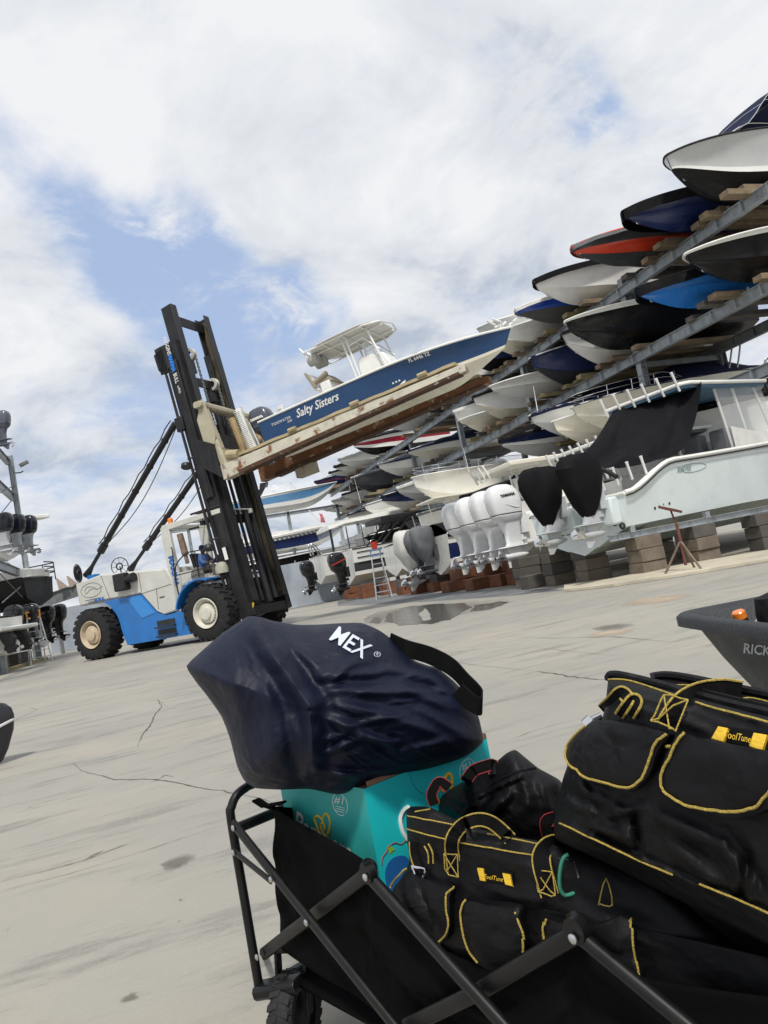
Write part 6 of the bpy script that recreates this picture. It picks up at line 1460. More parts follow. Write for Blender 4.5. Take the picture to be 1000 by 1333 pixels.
def strap_on(f, pts, wpx, t, name, mt, parent, off=.002, lift=None, edge=None, er=.0016, nn=5):
    """webbing with optional stitched edges; pts in the picture, lift = extra height along it"""
    P = spl([V((x, y, 0)) for x, y in pts], nn); m_ = len(P); A_, B_ = [], []
    for i, p in enumerate(P):
        d = P[min(i+1, m_-1)] - P[max(i-1, 0)]; nx = V((-d.y, d.x, 0)).normalized()*wpx/2
        l = off + (lift(i/(m_-1)) if lift else 0); h_ = f(p.x, p.y, l)
        dep = (h_-EYE).dot(V((AX.z, AY.z, AZ.z)))
        A_.append(at(p.x+nx.x, p.y+nx.y, d=dep)); B_.append(at(p.x-nx.x, p.y-nx.y, d=dep))
    g = MB(); rg = []
    for a, b, p in zip(A_, B_, P):
        r = ray(p.x, p.y).normalized(); rg.append([a, a-r*t, b-r*t, b])
    g.loft(rg); o = g.build(name, mt, parent, world=True, smooth=30)
    if edge:
        for Q in (A_, B_):
            g = MB(); g.tube([q - ray(p.x, p.y).normalized()*(t+.0005) for q, p in zip(Q, P)], er, 5); g.build('piping', edge, o, world=True)
    return o

# ---- wagon
wagon = thing('folding_wagon', 'black folding wagon with crossed side bars, fabric liner and rugged tyre', 'wagon', loc=(WO.x, WO.y, 0))
def fb(name, a, b, w_, t, off, rv=None):
    g = MB(); A_, B_ = onside(*a, t=off), onside(*b, t=off); g.rbar(A_, B_, t, w_, up=(0, 0, 1), r=.3); return g.build(name, tubem, wagon, world=True, smooth=50)
def rivet(px, py, off, r=.0065):
    p = onside(px, py, t=off); g = MB(); g.lathe([(r, 0), (r, .002), (r*.6, .004), (.0001, .0045)], 14, frame(p, WU, y=(0, 0, 1)))
    o = g.build('rivet', steelr, wagon, world=True)
# end frame: rounded hoop from the near post over to the far post
Pb, Pt = onside(337, 1283), onside(301, 1066)
hz = Pt.z
far = lambda p: p + WV*.50
hoop = [Pb, Pb.lerp(Pt, .5), Pt, Pt+V((0, 0, .025))+WV*.006, Pt+V((0, 0, .045))+WV*.022, Pt+V((0, 0, .055))+WV*.05, Pt+V((0, 0, .057))+WV*.09, Pt+V((0, 0, .057))+WV*.41, Pt+V((0, 0, .055))+WV*.45, Pt+V((0, 0, .045))+WV*.478, Pt+V((0, 0, .025))+WV*.494, far(Pt), far(Pb)]
g = MB(); g.tube(spl(hoop, 5), .0105, 12); g.build('end_hoop', tubem, wagon, world=True)
g = MB(); g.rbar(onside(309, 1078)+WV*.0, onside(309, 1078)+WV*.49, .018, .022); g.build('cross_bar', tubem, wagon, world=True)
fb('side_bar', (304, 1072), (512, 1333), .021, .014, -.012); fb('side_bar', (512, 1333), (560, 1394), .021, .014, -.012)
fb('link_bar', (303, 1107), (353, 1147), .014, .006, -.018)
fb('side_bar', (343, 1242), (480, 1136), .026, .012, .012)
fb('side_bar', (474, 1133), (664, 1343), .022, .018, -.010); fb('side_bar', (530, 1336), (620, 1292), .026, .012, .010); fb('side_bar', (616, 1295), (750, 1215), .026, .012, .010)
fb('side_bar', (742, 1208), (905, 1343), .020, .018, -.010)
for k, (x, y) in enumerate(((480, 1132), (751, 1206))):
    g = MB(); p = onside(x, y-2, t=.012); g.lathe([(.004, -.012), (.013, -.010), (.017, -.003), (.017, .004), (.012, .011), (.003, .013)], 16, frame(p, WU, z=WV)); g.build('pivot_cap', tubem, wagon, world=True)
    g = MB(); p = onside(x-3, y+6, t=-.018); g.lathe([(.0165, -.003), (.0175, .012), (.012, .016)], 16, frame(p, WU, z=WV)); g.build('pivot_cap', tubem, wagon, world=True)
for a in ((304, 1078, -.021), (304, 1110, -.023), (353, 1145, -.023), (399, 1201, -.021), (476, 1142, -.024), (617, 1296, -.004), (746, 1222, -.024), (335, 1246, -.012)): rivet(*a)
g = MB(); g.tube([onside(343, 1240, t=.006), onside(343, 1240, t=.5)], .009, 8); g.build('cross_bar', tubem, wagon, world=True)
# caster fork and wheel
WC = wg(.055, .045, .088)
def wagon_wheel(c, nm='wheel', fork=True):
    ax = V((.80, -.60, 0)).normalized(); K = frame(c, (0, 0, 1), z=ax); R_, w_ = .083, .050
    g = MB(); g.lathe([(R_*.62, -w_/2), (R_*.86, -w_/2-.003), (R_*.96, -w_/2+.004), (R_, -w_/4), (R_*1.005, 0), (R_, w_/4), (R_*.96, w_/2-.004), (R_*.86, w_/2+.003), (R_*.62, w_/2)], 40, K, cap=False)
    for k in range(22):
        for sd_ in (-1, 1):
            B = K @ Matrix.Rotation(2*math.pi*k/22 + (.14 if sd_ > 0 else 0), 4, 'Z')
            g.para(B @ V((R_*.975, -.006, sd_*.002)), B.to_3x3()@V((R_*.05, 0, 0)), B.to_3x3()@V((0, .013, 0)), B.to_3x3()@V((0, .007, sd_*w_*.46)))
            g.para(B @ V((R_*.86, -.004, sd_*(w_/2))), B.to_3x3()@V((R_*.11, 0, -sd_*.004)), B.to_3x3()@V((0, .010, 0)), B.to_3x3()@V((0, 0, sd_*.004)))
    wh = g.build(nm, rubber, wagon, world=True)
    g = MB(); g.lathe([(.001, -w_/2+.004), (R_*.3, -w_/2+.002), (R_*.62, -w_/2+.008), (R_*.62, w_/2-.008), (R_*.3, w_/2-.002), (.001, w_/2-.004)], 24, K); g.build('hub', tubem, wh, world=True)
    if fork:
        g = MB(); tp = c + V((0, 0, .125)) - V((ax.y, -ax.x, 0))*.03
        for sd_ in (-1, 1):
            a = c + ax*sd_*.036; b = tp + ax*sd_*.036 ; g.rbar(a, b, .008, .026, up=V((ax.y, -ax.x, 0)))
        g.rbar(tp - ax*.04, tp + ax*.04, .034, .010); g.tube([tp, tp+V((0, 0, .03))], .012, 10); g.build('caster_fork', tubem, wagon, world=True, bevel=.001)
wagon_wheel(WC); wagon_wheel(wg(.055, .46, .088)); wagon_wheel(wg(.98, .05, .088)); wagon_wheel(wg(.98, .46, .088))
g = MB(); g.rbar(wg(-.01, .0, .14), wg(.10, .045, .165), .05, .03); g.rbar(wg(-.01, .0, .135), wg(.0, .50, .135), .03, .025); g.build('base_bracket', tubem, wagon, world=True, bevel=.003)
# fabric liner
def wpt(px, py, t=.03): return onside(px, py, t=t)
top_e = [wpt(357, 1050, .05), wpt(372, 1062, .045), wpt(400, 1078), wpt(440, 1100), wpt(480, 1126), wpt(486, 1142), wpt(510, 1176), wpt(545, 1212), wpt(585, 1240), wpt(625, 1255), wpt(680, 1256), wpt(728, 1240), wpt(750, 1224), wpt(785, 1256), wpt(850, 1276), wpt(930, 1290), wpt(1010, 1300), wpt(1100, 1310)]
bot_e = [wpt(366, 1236, .05), wpt(372, 1240, .045), wpt(392, 1254), wpt(425, 1275), wpt(462, 1296), wpt(480, 1310), wpt(510, 1330), wpt(545, 1345), wpt(585, 1362), wpt(620, 1372), wpt(680, 1390), wpt(720, 1400), wpt(750, 1410), wpt(785, 1430), wpt(850, 1460), wpt(930, 1500), wpt(1010, 1540), wpt(1100, 1600)]
TE, BE = spl(top_e, 6), spl(bot_e, 6); rows = []
for j in range(25):
    t = j/24; row = []
    for i, (a, b) in enumerate(zip(TE, BE)):
        p = a.lerp(b, t); k = math.sin(math.pi*min(1, t*1.02)); s_ = i/len(TE)
        p -= WV*(.022*k*noise.fractal(V((s_*7, t*2.2, 3)), 1, 2, 5) + .012*k*max(0, noise.noise(V((s_*14+t*5, t*3-s_*6, 1)))) + .035*k*math.exp(-((s_-.42)/.08)**2)*math.exp(-((t-.25)/.3)**2))
        row.append(p)
    rows.append(row)
g = MB(); g.grid(rows); ln = g.build('side_liner', nylt, wagon, world=True, smooth=80)
sol = ln.modifiers.new('thickness', 'SOLIDIFY'); sol.thickness = .003; sol.offset = 1
g = MB(); A0, A1, B0, B1 = top_e[0], wg(.06, .46, .53), bot_e[0], wg(.06, .46, .17); rows = []
for j in range(15):
    rows.append([A0.lerp(A1, i/20).lerp(B0.lerp(B1, i/20), j/14) + V((0, 0, -.05*math.sin(math.pi*i/20)*(1-j/14))) - WU*.02*noise.noise(V((i*.3, j*.3, 0))) for i in range(21)])
g.grid(rows); el = g.build('end_liner', nylt, wagon, world=True, smooth=80); sol = el.modifiers.new('thickness', 'SOLIDIFY'); sol.thickness = .003
g = MB(); g.add([wg(.05, .04, .17), wg(1.12, .04, .17), wg(1.12, .47, .17), wg(.05, .47, .17)], [(0, 1, 2, 3)]); fl_ = g.build('floor_liner', nylt, wagon, world=True); sol = fl_.modifiers.new('thickness', 'SOLIDIFY'); sol.thickness = .01
g = MB(); g.grid([[wg(s_/10*1.12, .48+.01*math.sin(s_), z_) for s_ in range(1, 11)] for z_ in (.17, .28, .38, .46)]); fr_ = g.build('far_liner', nylt, wagon, world=True, smooth=80); sol = fr_.modifiers.new('thickness', 'SOLIDIFY'); sol.thickness = .003
g = MB(); g.ribbon([onside(333, 1042, t=.05), onside(345, 1050, t=.05), onside(357, 1048, t=.05), onside(370, 1046, t=.06)], (0, 0, 1), .02, .004)
g.tube([onside(357, 1052, t=.05), onside(340, 1047, t=.052), onside(334, 1041, t=.055)], [.006, .005, .003], 6); g.build('corner_tie', nylt, wagon, world=True)

# ---- turquoise carton
bx = thing('carton', 'turquoise nappy carton with yellow heart, standing in the wagon under the navy sack', 'box', M=None, loc=(.45, 1.6, .3))
C0 = at(474, 1027, d=1.45); er = V((.155, 0, 0)); dR = V((math.cos(rad(20)), math.sin(rad(20)), 0)); dL = V((-dR.y, dR.x, 0)); TH = .345
teal = mat('carton_teal', (.014, .50, .54), .4, var=.06, scale=5, coat=.1); teal_shade = mat('carton_teal_shaded', (.030, .38, .36), .5, var=.08, scale=5)  # second teal is darker: the left face's shade is put into its colour
cart = mat('cardboard_brown', (.22, .12, .08), .85)
LR, LL = .348, .345
g = MB(); Z_ = V((0, 0, 1)); d0 = C0 - Z_*TH
def boxface(O, a, b, n, m_, wr=0, seed=0):
    rows = []
    for j in range(n+1):
        rows.append([O + a*(i/m_) + b*(j/n) + (a.cross(b).normalized()*wr*noise.fractal(V((i*.35, j*.35, seed)), 1, 2, 3)*math.sin(math.pi*i/m_)*(.3+.7*math.sin(math.pi*min(1, j/n)))) for i in range(m_+1)])
    g.grid(rows)
g.k = 0; boxface(d0, dR*LR, Z_*TH, 14, 14, .003, 1)
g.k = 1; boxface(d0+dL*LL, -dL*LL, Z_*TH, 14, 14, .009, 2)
g.k = 0; boxface(d0+dR*LR, dL*LL, Z_*TH, 4, 4); boxface(d0+dR*LR+dL*LL, -dR*LR, Z_*TH, 4, 4); g.k = 2
g.para(C0 + dR*.003+dL*.003 - Z_*.006, dR*(LR-.006), dL*(LL-.006), Z_*.004); boxo = g.build('box_body', [teal, teal_shade, cart], bx, world=True, smooth=20)
fbx = hitfn(BVHTree.FromPolygons(g.v, g.f)); g.k = 0
g = MB(); g.para(C0 + dR*.01 + Z_*.001, dR*(LR-.012), dL*.004, Z_*.010); g.para(C0 + dR*LR - dR*.004, dR*.004, dL*.06, Z_*.012); g.build('flap', cart, bx, world=True)
wtb = mat('print_white', (.72, .76, .74), .5, var=.03); yhb = mat('print_yellow', (.80, .50, .02), .5, var=.03); wtl = mat('print_pale', (.35, .55, .52), .5, var=.03)
text_on(fbx, 'Pampers', 421, 1091, 1, .58, 38, 'lettering', wtb, boxo, bold=.5, sx=.56, off=.0016, vx=(.10, -1.0))
heart = [(419, 1090), (414, 1078), (410, 1066), (414, 1062), (420, 1067), (421, 1071), (421, 1064), (425, 1059), (429, 1064), (430, 1074), (427, 1086), (425, 1089), (420, 1082), (418, 1074), (421, 1071), (423, 1077), (422, 1081)]
line_on(fbx, heart, .0024, .001, 'heart_mark', yhb, boxo, 4)
def roundel(cx_, cy_, rx, ry, sk, mt_, sz):
    line_on(fbx, [(cx_+rx*math.cos(a)+sk*math.sin(a), cy_+ry*math.sin(a)+sk*.4*math.cos(a)) for a in [2*math.pi*i/16 for i in range(17)]], .0009, .0006, 'roundel', mt_, boxo, 3)
    text_on(fbx, '#1', cx_, cy_-5, 1, .18 if sk > 0 else -.32, sz, 'lettering', mt_, boxo, bold=.02, off=.0016)
    for k in range(3): line_on(fbx, [(cx_-rx*.6, cy_+3+3*k+(-.9 if sk > 0 else 2.6)), (cx_+rx*.6, cy_+3+3*k+(2 if sk > 0 else -2.6))], .0007, .0006, 'print_line', mt_, boxo, 2)
roundel(443, 1047, 9.5, 14.5, 2, wtb, 13); roundel(608, 1002, 9.5, 14, -1.5, wtb, 13)
line_on(fbx, [(575, 1050), (567, 1036), (567, 1026), (572, 1022), (577, 1030), (577, 1020), (581, 1009), (586, 1008), (588, 1018), (585, 1034), (577, 1050)], .0036, .001, 'heart_mark', yhb, boxo, 4)
line_on(fbx, [(530, 1093), (524, 1082), (521, 1066), (525, 1055), (532, 1050)], .0045, .001, 'print_stroke', wtb, boxo, 5)
line_on(fbx, [(533, 1004), (537, 1019), (547, 1031), (560, 1035)], .0005, .0004, 'scratch', mat('scratch_dark', (.01, .12, .13), .5), boxo, 5)
line_on(fbx, [(497, 1126), (498, 1116), (503, 1109), (506, 1102), (514, 1097), (522, 1099), (528, 1094)], .0012, .0008, 'print_outline', mat('print_red', (.25, .08, .1), .6), boxo, 4)
patch_on(fbx, [(503, 1103), (507, 1104), (509, 1099), (511, 1104), (514, 1106), (510, 1109), (508, 1112), (506, 1108)], .0006, 'star_mark', mat('print_lime', (.30, .45, .02), .5), boxo, .0006, 1, 0)
patch_on(fbx, [(472, 1120), (477, 1121), (479, 1116), (481, 1121), (486, 1123), (481, 1126), (478, 1130), (476, 1125)], .0006, 'star_mark', yhb, boxo, .0006, 1, 0)
patch_on(fbx, [(505, 1160), (501, 1138), (506, 1122), (518, 1114), (530, 1116), (534, 1130), (530, 1150), (520, 1165)], .0006, 'printed_blob', mat('print_blue', (.015, .12, .38), .5), boxo, .0006, 4, 0)

# ---- navy sack on top of the carton
sk_ = thing('sack', 'crumpled navy blue nylon sack with white lettering, lying on top of the turquoise carton', 'bag', loc=(.4, 1.6, .6))
ol = [(243, 867), (262, 848), (290, 824), (322, 803), (338, 803), (355, 808), (385, 813), (415, 813), (445, 811), (471, 811), (493, 820), (510, 832), (525, 847), (540, 860), (556, 866), (570, 870), (590, 886), (608, 905), (619, 922), (625, 940), (629, 966), (608, 984), (587, 992), (560, 1001), (531, 1010), (502, 1021), (475, 1030), (455, 1034), (436, 1034), (402, 1027), (365, 1028), (333, 1026), (318, 1016), (309, 998), (299, 960), (288, 932), (269, 905), (254, 886)]
folds = [((322, 806), (360, 860), 14, .030), ((355, 850), (403, 920), 16, .036), ((403, 915), (408, 1005), 15, .040), ((415, 880), (470, 862), 10, .014), ((418, 884), (520, 872), 7, .010), ((500, 868), (575, 885), 8, .012),
    ((430, 898), (540, 905), 9, .013), ((520, 895), (600, 925), 8, .012), ((440, 915), (560, 950), 9, .013), ((548, 925), (600, 955), 7, .010), ((425, 935), (500, 965), 8, .012), ((500, 962), (512, 975), 7, .014),
    ((415, 985), (470, 960), 6, .012), ((468, 958), (515, 968), 6, .014), ((412, 1003), (470, 1012), 6, .016), ((415, 1015), (500, 1002), 5, .012), ((430, 1022), (480, 1012), 5, .012), ((370, 830), (415, 870), 10, .010),
     ((300, 850), (318, 960), 20, .012), ((345, 870), (356, 985), 18, .010), ((265, 870), (300, 900), 10, .008), ((375, 900), (390, 990), 8, .008),
    ((560, 880), (612, 930), 8, .012), ((470, 900), (585, 900), 5, .007), ((450, 945), (530, 930), 5, .008), ((420, 965), (450, 955), 4, .008), ((520, 980), (585, 965), 7, .010), ((435, 885), (452, 870), 5, .008)]
rr_ = random.Random(5)
for k in range(34):
    x, y = rr_.uniform(415, 600), rr_.uniform(872, 1000); a = rr_.uniform(-.2, .75); l = rr_.uniform(18, 60)
    folds.append(((x, y), (x+l*math.cos(a), y+l*math.sin(a)), rr_.uniform(1.6, 3.6), rr_.uniform(.001, .0040)))
for k in range(12):
    x, y = rr_.uniform(280, 400), rr_.uniform(830, 990); a = rr_.uniform(.9, 1.8); l = rr_.uniform(25, 60)
    folds.append(((x, y), (x+l*math.cos(a), y+l*math.sin(a)), rr_.uniform(3, 6), rr_.uniform(.0015, .004)))
def dsack(x, y): return 1.60 + (x-400)*.00025 + (850-y)*.0004
so_, fs_ = soft('sack_body', ol, dsack, .21, .26, navy_t, sk_, (405, 925), n_exp=1.9, folds=folds, amp=.0035, fs=6, ridge=0, nr=60, npt=340, seed=3, fscale=.85)
text_on(fs_, 'MEX', 455, 838, .86, .50, 31, 'lettering', mat('print_grey_white', (.56, .61, .68), .6, var=.1), so_, off=.0035, bold=.35, sx=.84, vx=(.62, -.78))
line_on(fs_, [(491+4*math.cos(a), 852+3.2*math.sin(a)) for a in [i*.7 for i in range(10)]], .0007, .0012, 'registered_ring', mat('print_grey_white', (.5, .55, .62)), so_, 3)
text_on(fs_, 'R', 491, 852, .9, .4, 6, 'lettering', mat('print_grey_white', (.5, .55, .62)), so_, off=.0016)
g = MB(); P = spl([at(*p, d=dd_) for p, dd_ in (((508, 834), 1.62), ((530, 844), 1.60), ((560, 853), 1.60), ((588, 868), 1.60), ((608, 888), 1.58), ((626, 908), 1.56), ((627, 920), 1.53), ((612, 914), 1.53), ((595, 898), 1.54))], 6)
rg = []
for i, p in enumerate(P):
    d = (P[min(i+1, len(P)-1)]-P[max(i-1, 0)]).normalized(); sd_ = V((.1, -.3, .95)) - d*d.dot(V((.1, -.3, .95))); sd_.normalize(); n_ = d.cross(sd_); ww = .019
    rg.append([p+sd_*ww, p+sd_*ww+n_*.004, p-sd_*ww+n_*.004, p-sd_*ww])
g.loft(rg); g.build('strap', web, sk_, world=True, smooth=40)

# ---- black duffel with red piping
df = thing('duffel_bag', 'plain black duffel bag with red edged straps, wedged behind the open tool bag', 'bag', loc=(.62, 1.4, .45))
od = [(566, 1056), (570, 1040), (585, 1028), (610, 1014), (634, 1000), (648, 990), (660, 980), (671, 976), (684, 986), (701, 1000), (716, 1008), (731, 1018), (738, 1050), (735, 1100), (715, 1130), (650, 1120), (600, 1095), (575, 1075)]
fd = [((600, 1068), (625, 1035), 5, .010), ((625, 1035), (697, 1001), 5, .010), ((575, 1045), (600, 1060), 5, .006), ((590, 1035), (612, 1050), 5, .007), ((640, 1060), (665, 1030), 9, .010), ((672, 982), (690, 1050), 10, .008), ((650, 1010), (640, 1080), 9, .007), ((700, 1010), (722, 1070), 8, .008), ((600, 1030), (640, 1015), 5, .005)]
ddo, fdf = soft('duffel_body', od, lambda x, y: 1.52-(x-650)*.0009, .13, .2, nyl, df, (660, 1050), n_exp=2, folds=fd, amp=.008, fs=9, nr=26, npt=130, seed=8)
line_on(fdf, [(598, 1068), (606, 1056), (622, 1037), (645, 1018), (675, 1005), (697, 1000)], .0022, .001, 'zipper', web, ddo)
strap_on(fdf, [(566, 1048), (562, 1036), (566, 1025), (573, 1018), (585, 1026)], 13, .002, 'strap', web, df, .012, edge=redp, er=.001)
strap_on(fdf, [(606, 1018), (616, 1004), (630, 998), (642, 996), (644, 1008)], 15, .002, 'strap', web, df, .012, edge=redp, er=.001)
strap_on(fdf, [(718, 1100), (714, 1085), (712, 1070), (722, 1066)], 18, .002, 'strap', web, df, .004, edge=redp, er=.001)

# ---- open tool bag with yellow piping, in the wagon
tb = thing('tool_bag', 'black tool bag with yellow piping sitting low in the wagon', 'bag', loc=(.5, 1.25, .3))
ot = [(529, 1056), (533, 1050), (557, 1050), (580, 1060), (600, 1070), (640, 1083), (701, 1095), (730, 1100), (790, 1120), (860, 1150), (960, 1230), (1060, 1260), (1140, 1330), (1100, 1420), (900, 1400), (820, 1370), (700, 1340), (620, 1290), (560, 1240), (520, 1190), (514, 1165), (524, 1140), (533, 1122), (530, 1090)]
ft = [((530, 1062), (700, 1100), 4, .006), ((530, 1080), (695, 1115), 4, .005), ((560, 1130), (590, 1150), 8, .006), ((620, 1110), (690, 1125), 10, .006), ((640, 1160), (720, 1175), 12, .008), ((530, 1140), (560, 1215), 12, .012), ((740, 1180), (840, 1230), 14, .010), ((700, 1230), (780, 1260), 12, .010)]
tbo, ftb = soft('bag_body', ot, lambda x, y: 1.34-(x-530)*.00085, .09, .22, nyl, tb, (690, 1180), n_exp=3.2, folds=ft, amp=.006, fs=9, nr=30, npt=170, seed=11)
g = MB(); PR = .0017
for p in ([(531, 1062), (560, 1068), (598, 1076)], [(634, 1086), (670, 1093), (703, 1100)], [(530, 1079), (555, 1086), (580, 1092)], [(598, 1096), (640, 1104), (694, 1114)], [(541, 1057), (560, 1054)]): line_on(ftb, p, PR*.7, .0015, 'piping', pipe_m, tbo)
pa = patch_on(ftb, [(536, 1136), (560, 1143), (592, 1152), (591, 1175), (591, 1208), (584, 1222), (568, 1224), (545, 1205), (522, 1180), (518, 1160)], .018, 'pocket', nyl, tbo, wr=.004, seed=1)
line_on(ftb, [(536, 1134), (524, 1146), (516, 1158)], PR, .020, 'piping', pipe_m, pa); line_on(ftb, [(597, 1152), (588, 1160), (587, 1180), (590, 1200), (584, 1215), (572, 1223), (560, 1222)], PR, .021, 'piping', pipe_m, pa)
pb_ = patch_on(ftb, [(609, 1168), (640, 1172), (680, 1178), (686, 1200), (690, 1225), (684, 1248), (650, 1258), (624, 1245), (612, 1222), (605, 1190)], .022, 'pocket', nyl, tbo, wr=.004, seed=2)
line_on(ftb, [(613, 1168), (606, 1180), (608, 1205), (615, 1228), (628, 1246)], PR, .024, 'piping', pipe_m, pb_); line_on(ftb, [(676, 1177), (680, 1190), (688, 1212), (690, 1230), (687, 1245)], PR, .025, 'piping', pipe_m, pb_)
pc_ = patch_on(ftb, [(716, 1192), (760, 1200), (822, 1206), (832, 1235), (840, 1275), (800, 1300), (740, 1290), (712, 1270), (708, 1225)], .02, 'pocket', nyl, tbo, wr=.004, seed=3)
line_on(ftb, [(716, 1192), (713, 1205), (713, 1222)], PR, .022, 'piping', pipe_m, pc_); line_on(ftb, [(824, 1204), (828, 1225), (836, 1250), (840, 1273)], PR*.9, .022, 'piping', pipe_m, pc_)
line_on(ftb, [(782, 1176), (791, 1146), (800, 1176), (783, 1174)], PR*.6, .01, 'stitching', pipe_m, tbo, 3)
def xbox(f, q, off, parent, r=.0009):
    a, b, c, d = q
    for s_ in ((a, b), (b, c), (c, d), (d, a), (a, c), (b, d)): line_on(f, s_, r, off, 'stitching', pipe_m, parent, 3, 5)
arc_l = lambda h_: (lambda t: h_*math.sin(math.pi*t)**2)
s1 = strap_on(ftb, [(592, 1137), (590, 1120), (588, 1100), (592, 1086), (604, 1073), (622, 1067), (638, 1070), (652, 1080), (664, 1092)], 17, .003, 'handle', web, tb, .003, lift=arc_l(.03), edge=pipe_m, er=.0013)
xbox(ftb, ((583, 1108), (600, 1110), (602, 1139), (585, 1135)), .017, s1)
s2 = strap_on(ftb, [(716, 1166), (711, 1148), (706, 1130), (705, 1113), (714, 1101), (728, 1098), (742, 1102)], 23, .003, 'handle', web, tb, .003, lift=arc_l(.02), edge=pipe_m, er=.0013)
xbox(ftb, ((702, 1133), (723, 1135), (727, 1166), (705, 1162)), .016, s2)
s3 = strap_on(ftb, [(546, 1128), (541, 1112), (540, 1096)], 14, .003, 'side_loop', web, tb, .004, edge=pipe_m, er=.0013); s4 = strap_on(ftb, [(555, 1100), (560, 1110), (561, 1124)], 6, .003, 'side_loop', web, tb, .012, edge=pipe_m, er=.0014)
line_on(ftb, [(541, 1128), (544, 1140), (548, 1148), (553, 1144), (558, 1130), (541, 1128)], .0022, .012, 'metal_ring', chrome, tb, 3, 6)
for q in (((623, 1129), (631, 1130), (634, 1146), (627, 1145)), ((656, 1136), (666, 1138), (669, 1155), (660, 1152))): patch_on(ftb, q, .004, 'logo_tab', yel_m, tbo, .004, 1, .1)
lp_ = patch_on(ftb, [(622, 1128), (668, 1136), (669, 1153), (626, 1146)], .002, 'logo_panel', web, tbo, .001, 1, 0)
text_on(ftb, 'ToolTune', 644, 1142, 1, .18, 8, 'lettering', yel_m, tbo, off=.0065, bold=.02, sx=.8)
cb2 = thing('carabiner', 'green metal carabiner with silver gate clipped to the handle of the tool bag', 'carabiner', loc=(.55, 1.1, .5))
green = mat('anodised_green', (.05, .26, .18), .35, .4, var=.08)
def hook(pts, r, m_, par, d_, nm): g = MB(); g.tube(spl([at(x, y, d=d_) for x, y in pts], 5), r, 8); return g.build(nm, m_, par, world=True)
hook([(740, 1112), (733, 1118), (729, 1135), (729, 1155), (735, 1165), (746, 1163), (753, 1158)], .0028, green, cb2, 1.07, 'body'); hook([(748, 1120), (752, 1136), (755, 1152)], .0018, chrome, cb2, 1.07, 'gate'); hook([(753, 1148), (749, 1152), (754, 1158), (760, 1168), (766, 1172)], .0015, chrome, cb2, 1.07, 'key_ring')
hook([(727, 1117), (740, 1119)], .0013, chrome, cb2, 1.07, 'pin')

# ---- big tool bag in front, upper right
bb3 = thing('tool_bag', 'big black tool bag with yellow piped flap pockets on top of the load', 'bag', loc=(.7, .95, .55))
o3 = [(792, 884), (797, 877), (812, 877), (835, 884), (855, 882), (868, 878), (900, 883), (955, 895), (1000, 903), (1060, 916), (1150, 935), (1170, 1050), (1160, 1300), (1080, 1268), (1000, 1230), (925, 1192), (860, 1160), (790, 1124), (726, 1094), (721, 1080), (723, 1058), (728, 1032), (734, 1010), (742, 988), (751, 968), (768, 950), (782, 940), (788, 920), (790, 900)]
f3 = [((795, 890), (880, 905), 5, .008), ((880, 905), (1000, 942), 6, .010), ((800, 905), (880, 925), 7, -.006), ((730, 1040), (775, 1060), 8, .010), ((745, 1020), (800, 1050), 9, .012), ((790, 1060), (840, 1050), 9, .010), ((826, 1050), (832, 1105), 7, -.014), ((770, 1075), (825, 1095), 9, .010), ((850, 1060), (940, 1100), 14, .012), ((940, 1100), (980, 1160), 12, .012), ((975, 1110), (965, 1175), 8, -.012),
      ((722, 1068), (880, 1140), 5, .010), ((880, 1140), (1010, 1196), 5, .010), ((724, 1085), (1000, 1212), 9, -.008), ((755, 1010), (770, 1060), 7, .008), ((870, 1095), (930, 1150), 10, .008), ((800, 1040), (815, 1090), 6, .007), ((880, 935), (920, 950), 8, .006), ((760, 1085), (790, 1100), 5, .008)]
def shp3(x, y):
    # top face leans away above the front zip line
    yl = 905 + (x-795)*.20; return .12*sstep(0, 45, yl-y)
b3o, f3b = soft('bag_body', o3, lambda x, y: 1.13-(x-722)*.00085, .13, .16, nyl, bb3, (930, 1060), n_exp=3.4, folds=f3, amp=.005, fs=10, nr=46, npt=280, seed=21, shape=shp3)
PR = .0017
line_on(f3b, [(793, 885), (815, 886), (840, 893), (878, 906)], PR*.8, .0015, 'piping', pipe_m, b3o); line_on(f3b, [(906, 915), (940, 925), (975, 934), (1010, 944)], PR*.8, .0015, 'piping', pipe_m, b3o)
line_on(f3b, [(720, 1067), (790, 1100), (840, 1123), (876, 1138)], PR*.75, .0015, 'piping', pipe_m, b3o); line_on(f3b, [(911, 1152), (960, 1172), (1010, 1194)], PR*.75, .0015, 'piping', pipe_m, b3o)
g = MB(); P = spl([V((x, y, 0)) for x, y in ((848, 884), (868, 881), (900, 885), (950, 896), (1010, 908))], 6); g.tube([f3b(p.x, p.y, .004) for p in P], .006, 8); g.build('rim_roll', nyl, b3o, world=True)
g = MB(); P = spl([V((x, y, 0)) for x, y in ((793, 883), (800, 879), (830, 885), (870, 895), (900, 905), (950, 918), (1010, 932))], 6); g.tube([f3b(p.x, p.y, .003) for p in P], .0055, 8); g.build('rim_roll', nyl, b3o, world=True)
line_on(f3b, [(866, 893), (900, 893), (933, 897)], PR*.6, .002, 'piping', pipe_m, b3o); line_on(f3b, [(955, 917), (975, 910), (1010, 918)], PR*.6, .003, 'piping', pipe_m, b3o)
g = MB()                                                    # zipper teeth
P = spl([V((x, y, 0)) for x, y in ((915, 905), (950, 914), (1010, 928))], 14)
for p in P: q = f3b(p.x, p.y, .010); g.box(q, (.003, .003, .003))
g.tube([f3b(p.x, p.y, .008) for p in P], .004, 6); g.build('zipper', web, b3o, world=True)
fl1 = [(806, 937), (830, 942), (855, 950), (878, 957), (871, 966), (862, 985), (852, 1008), (838, 1024), (824, 1029), (800, 1023), (770, 1012), (748, 1000), (742, 985), (748, 972), (768, 952), (784, 942)]
p1 = patch_on(f3b, fl1, .013, 'pocket_flap', nyl, b3o, .004, 3, .4, .004, 5)
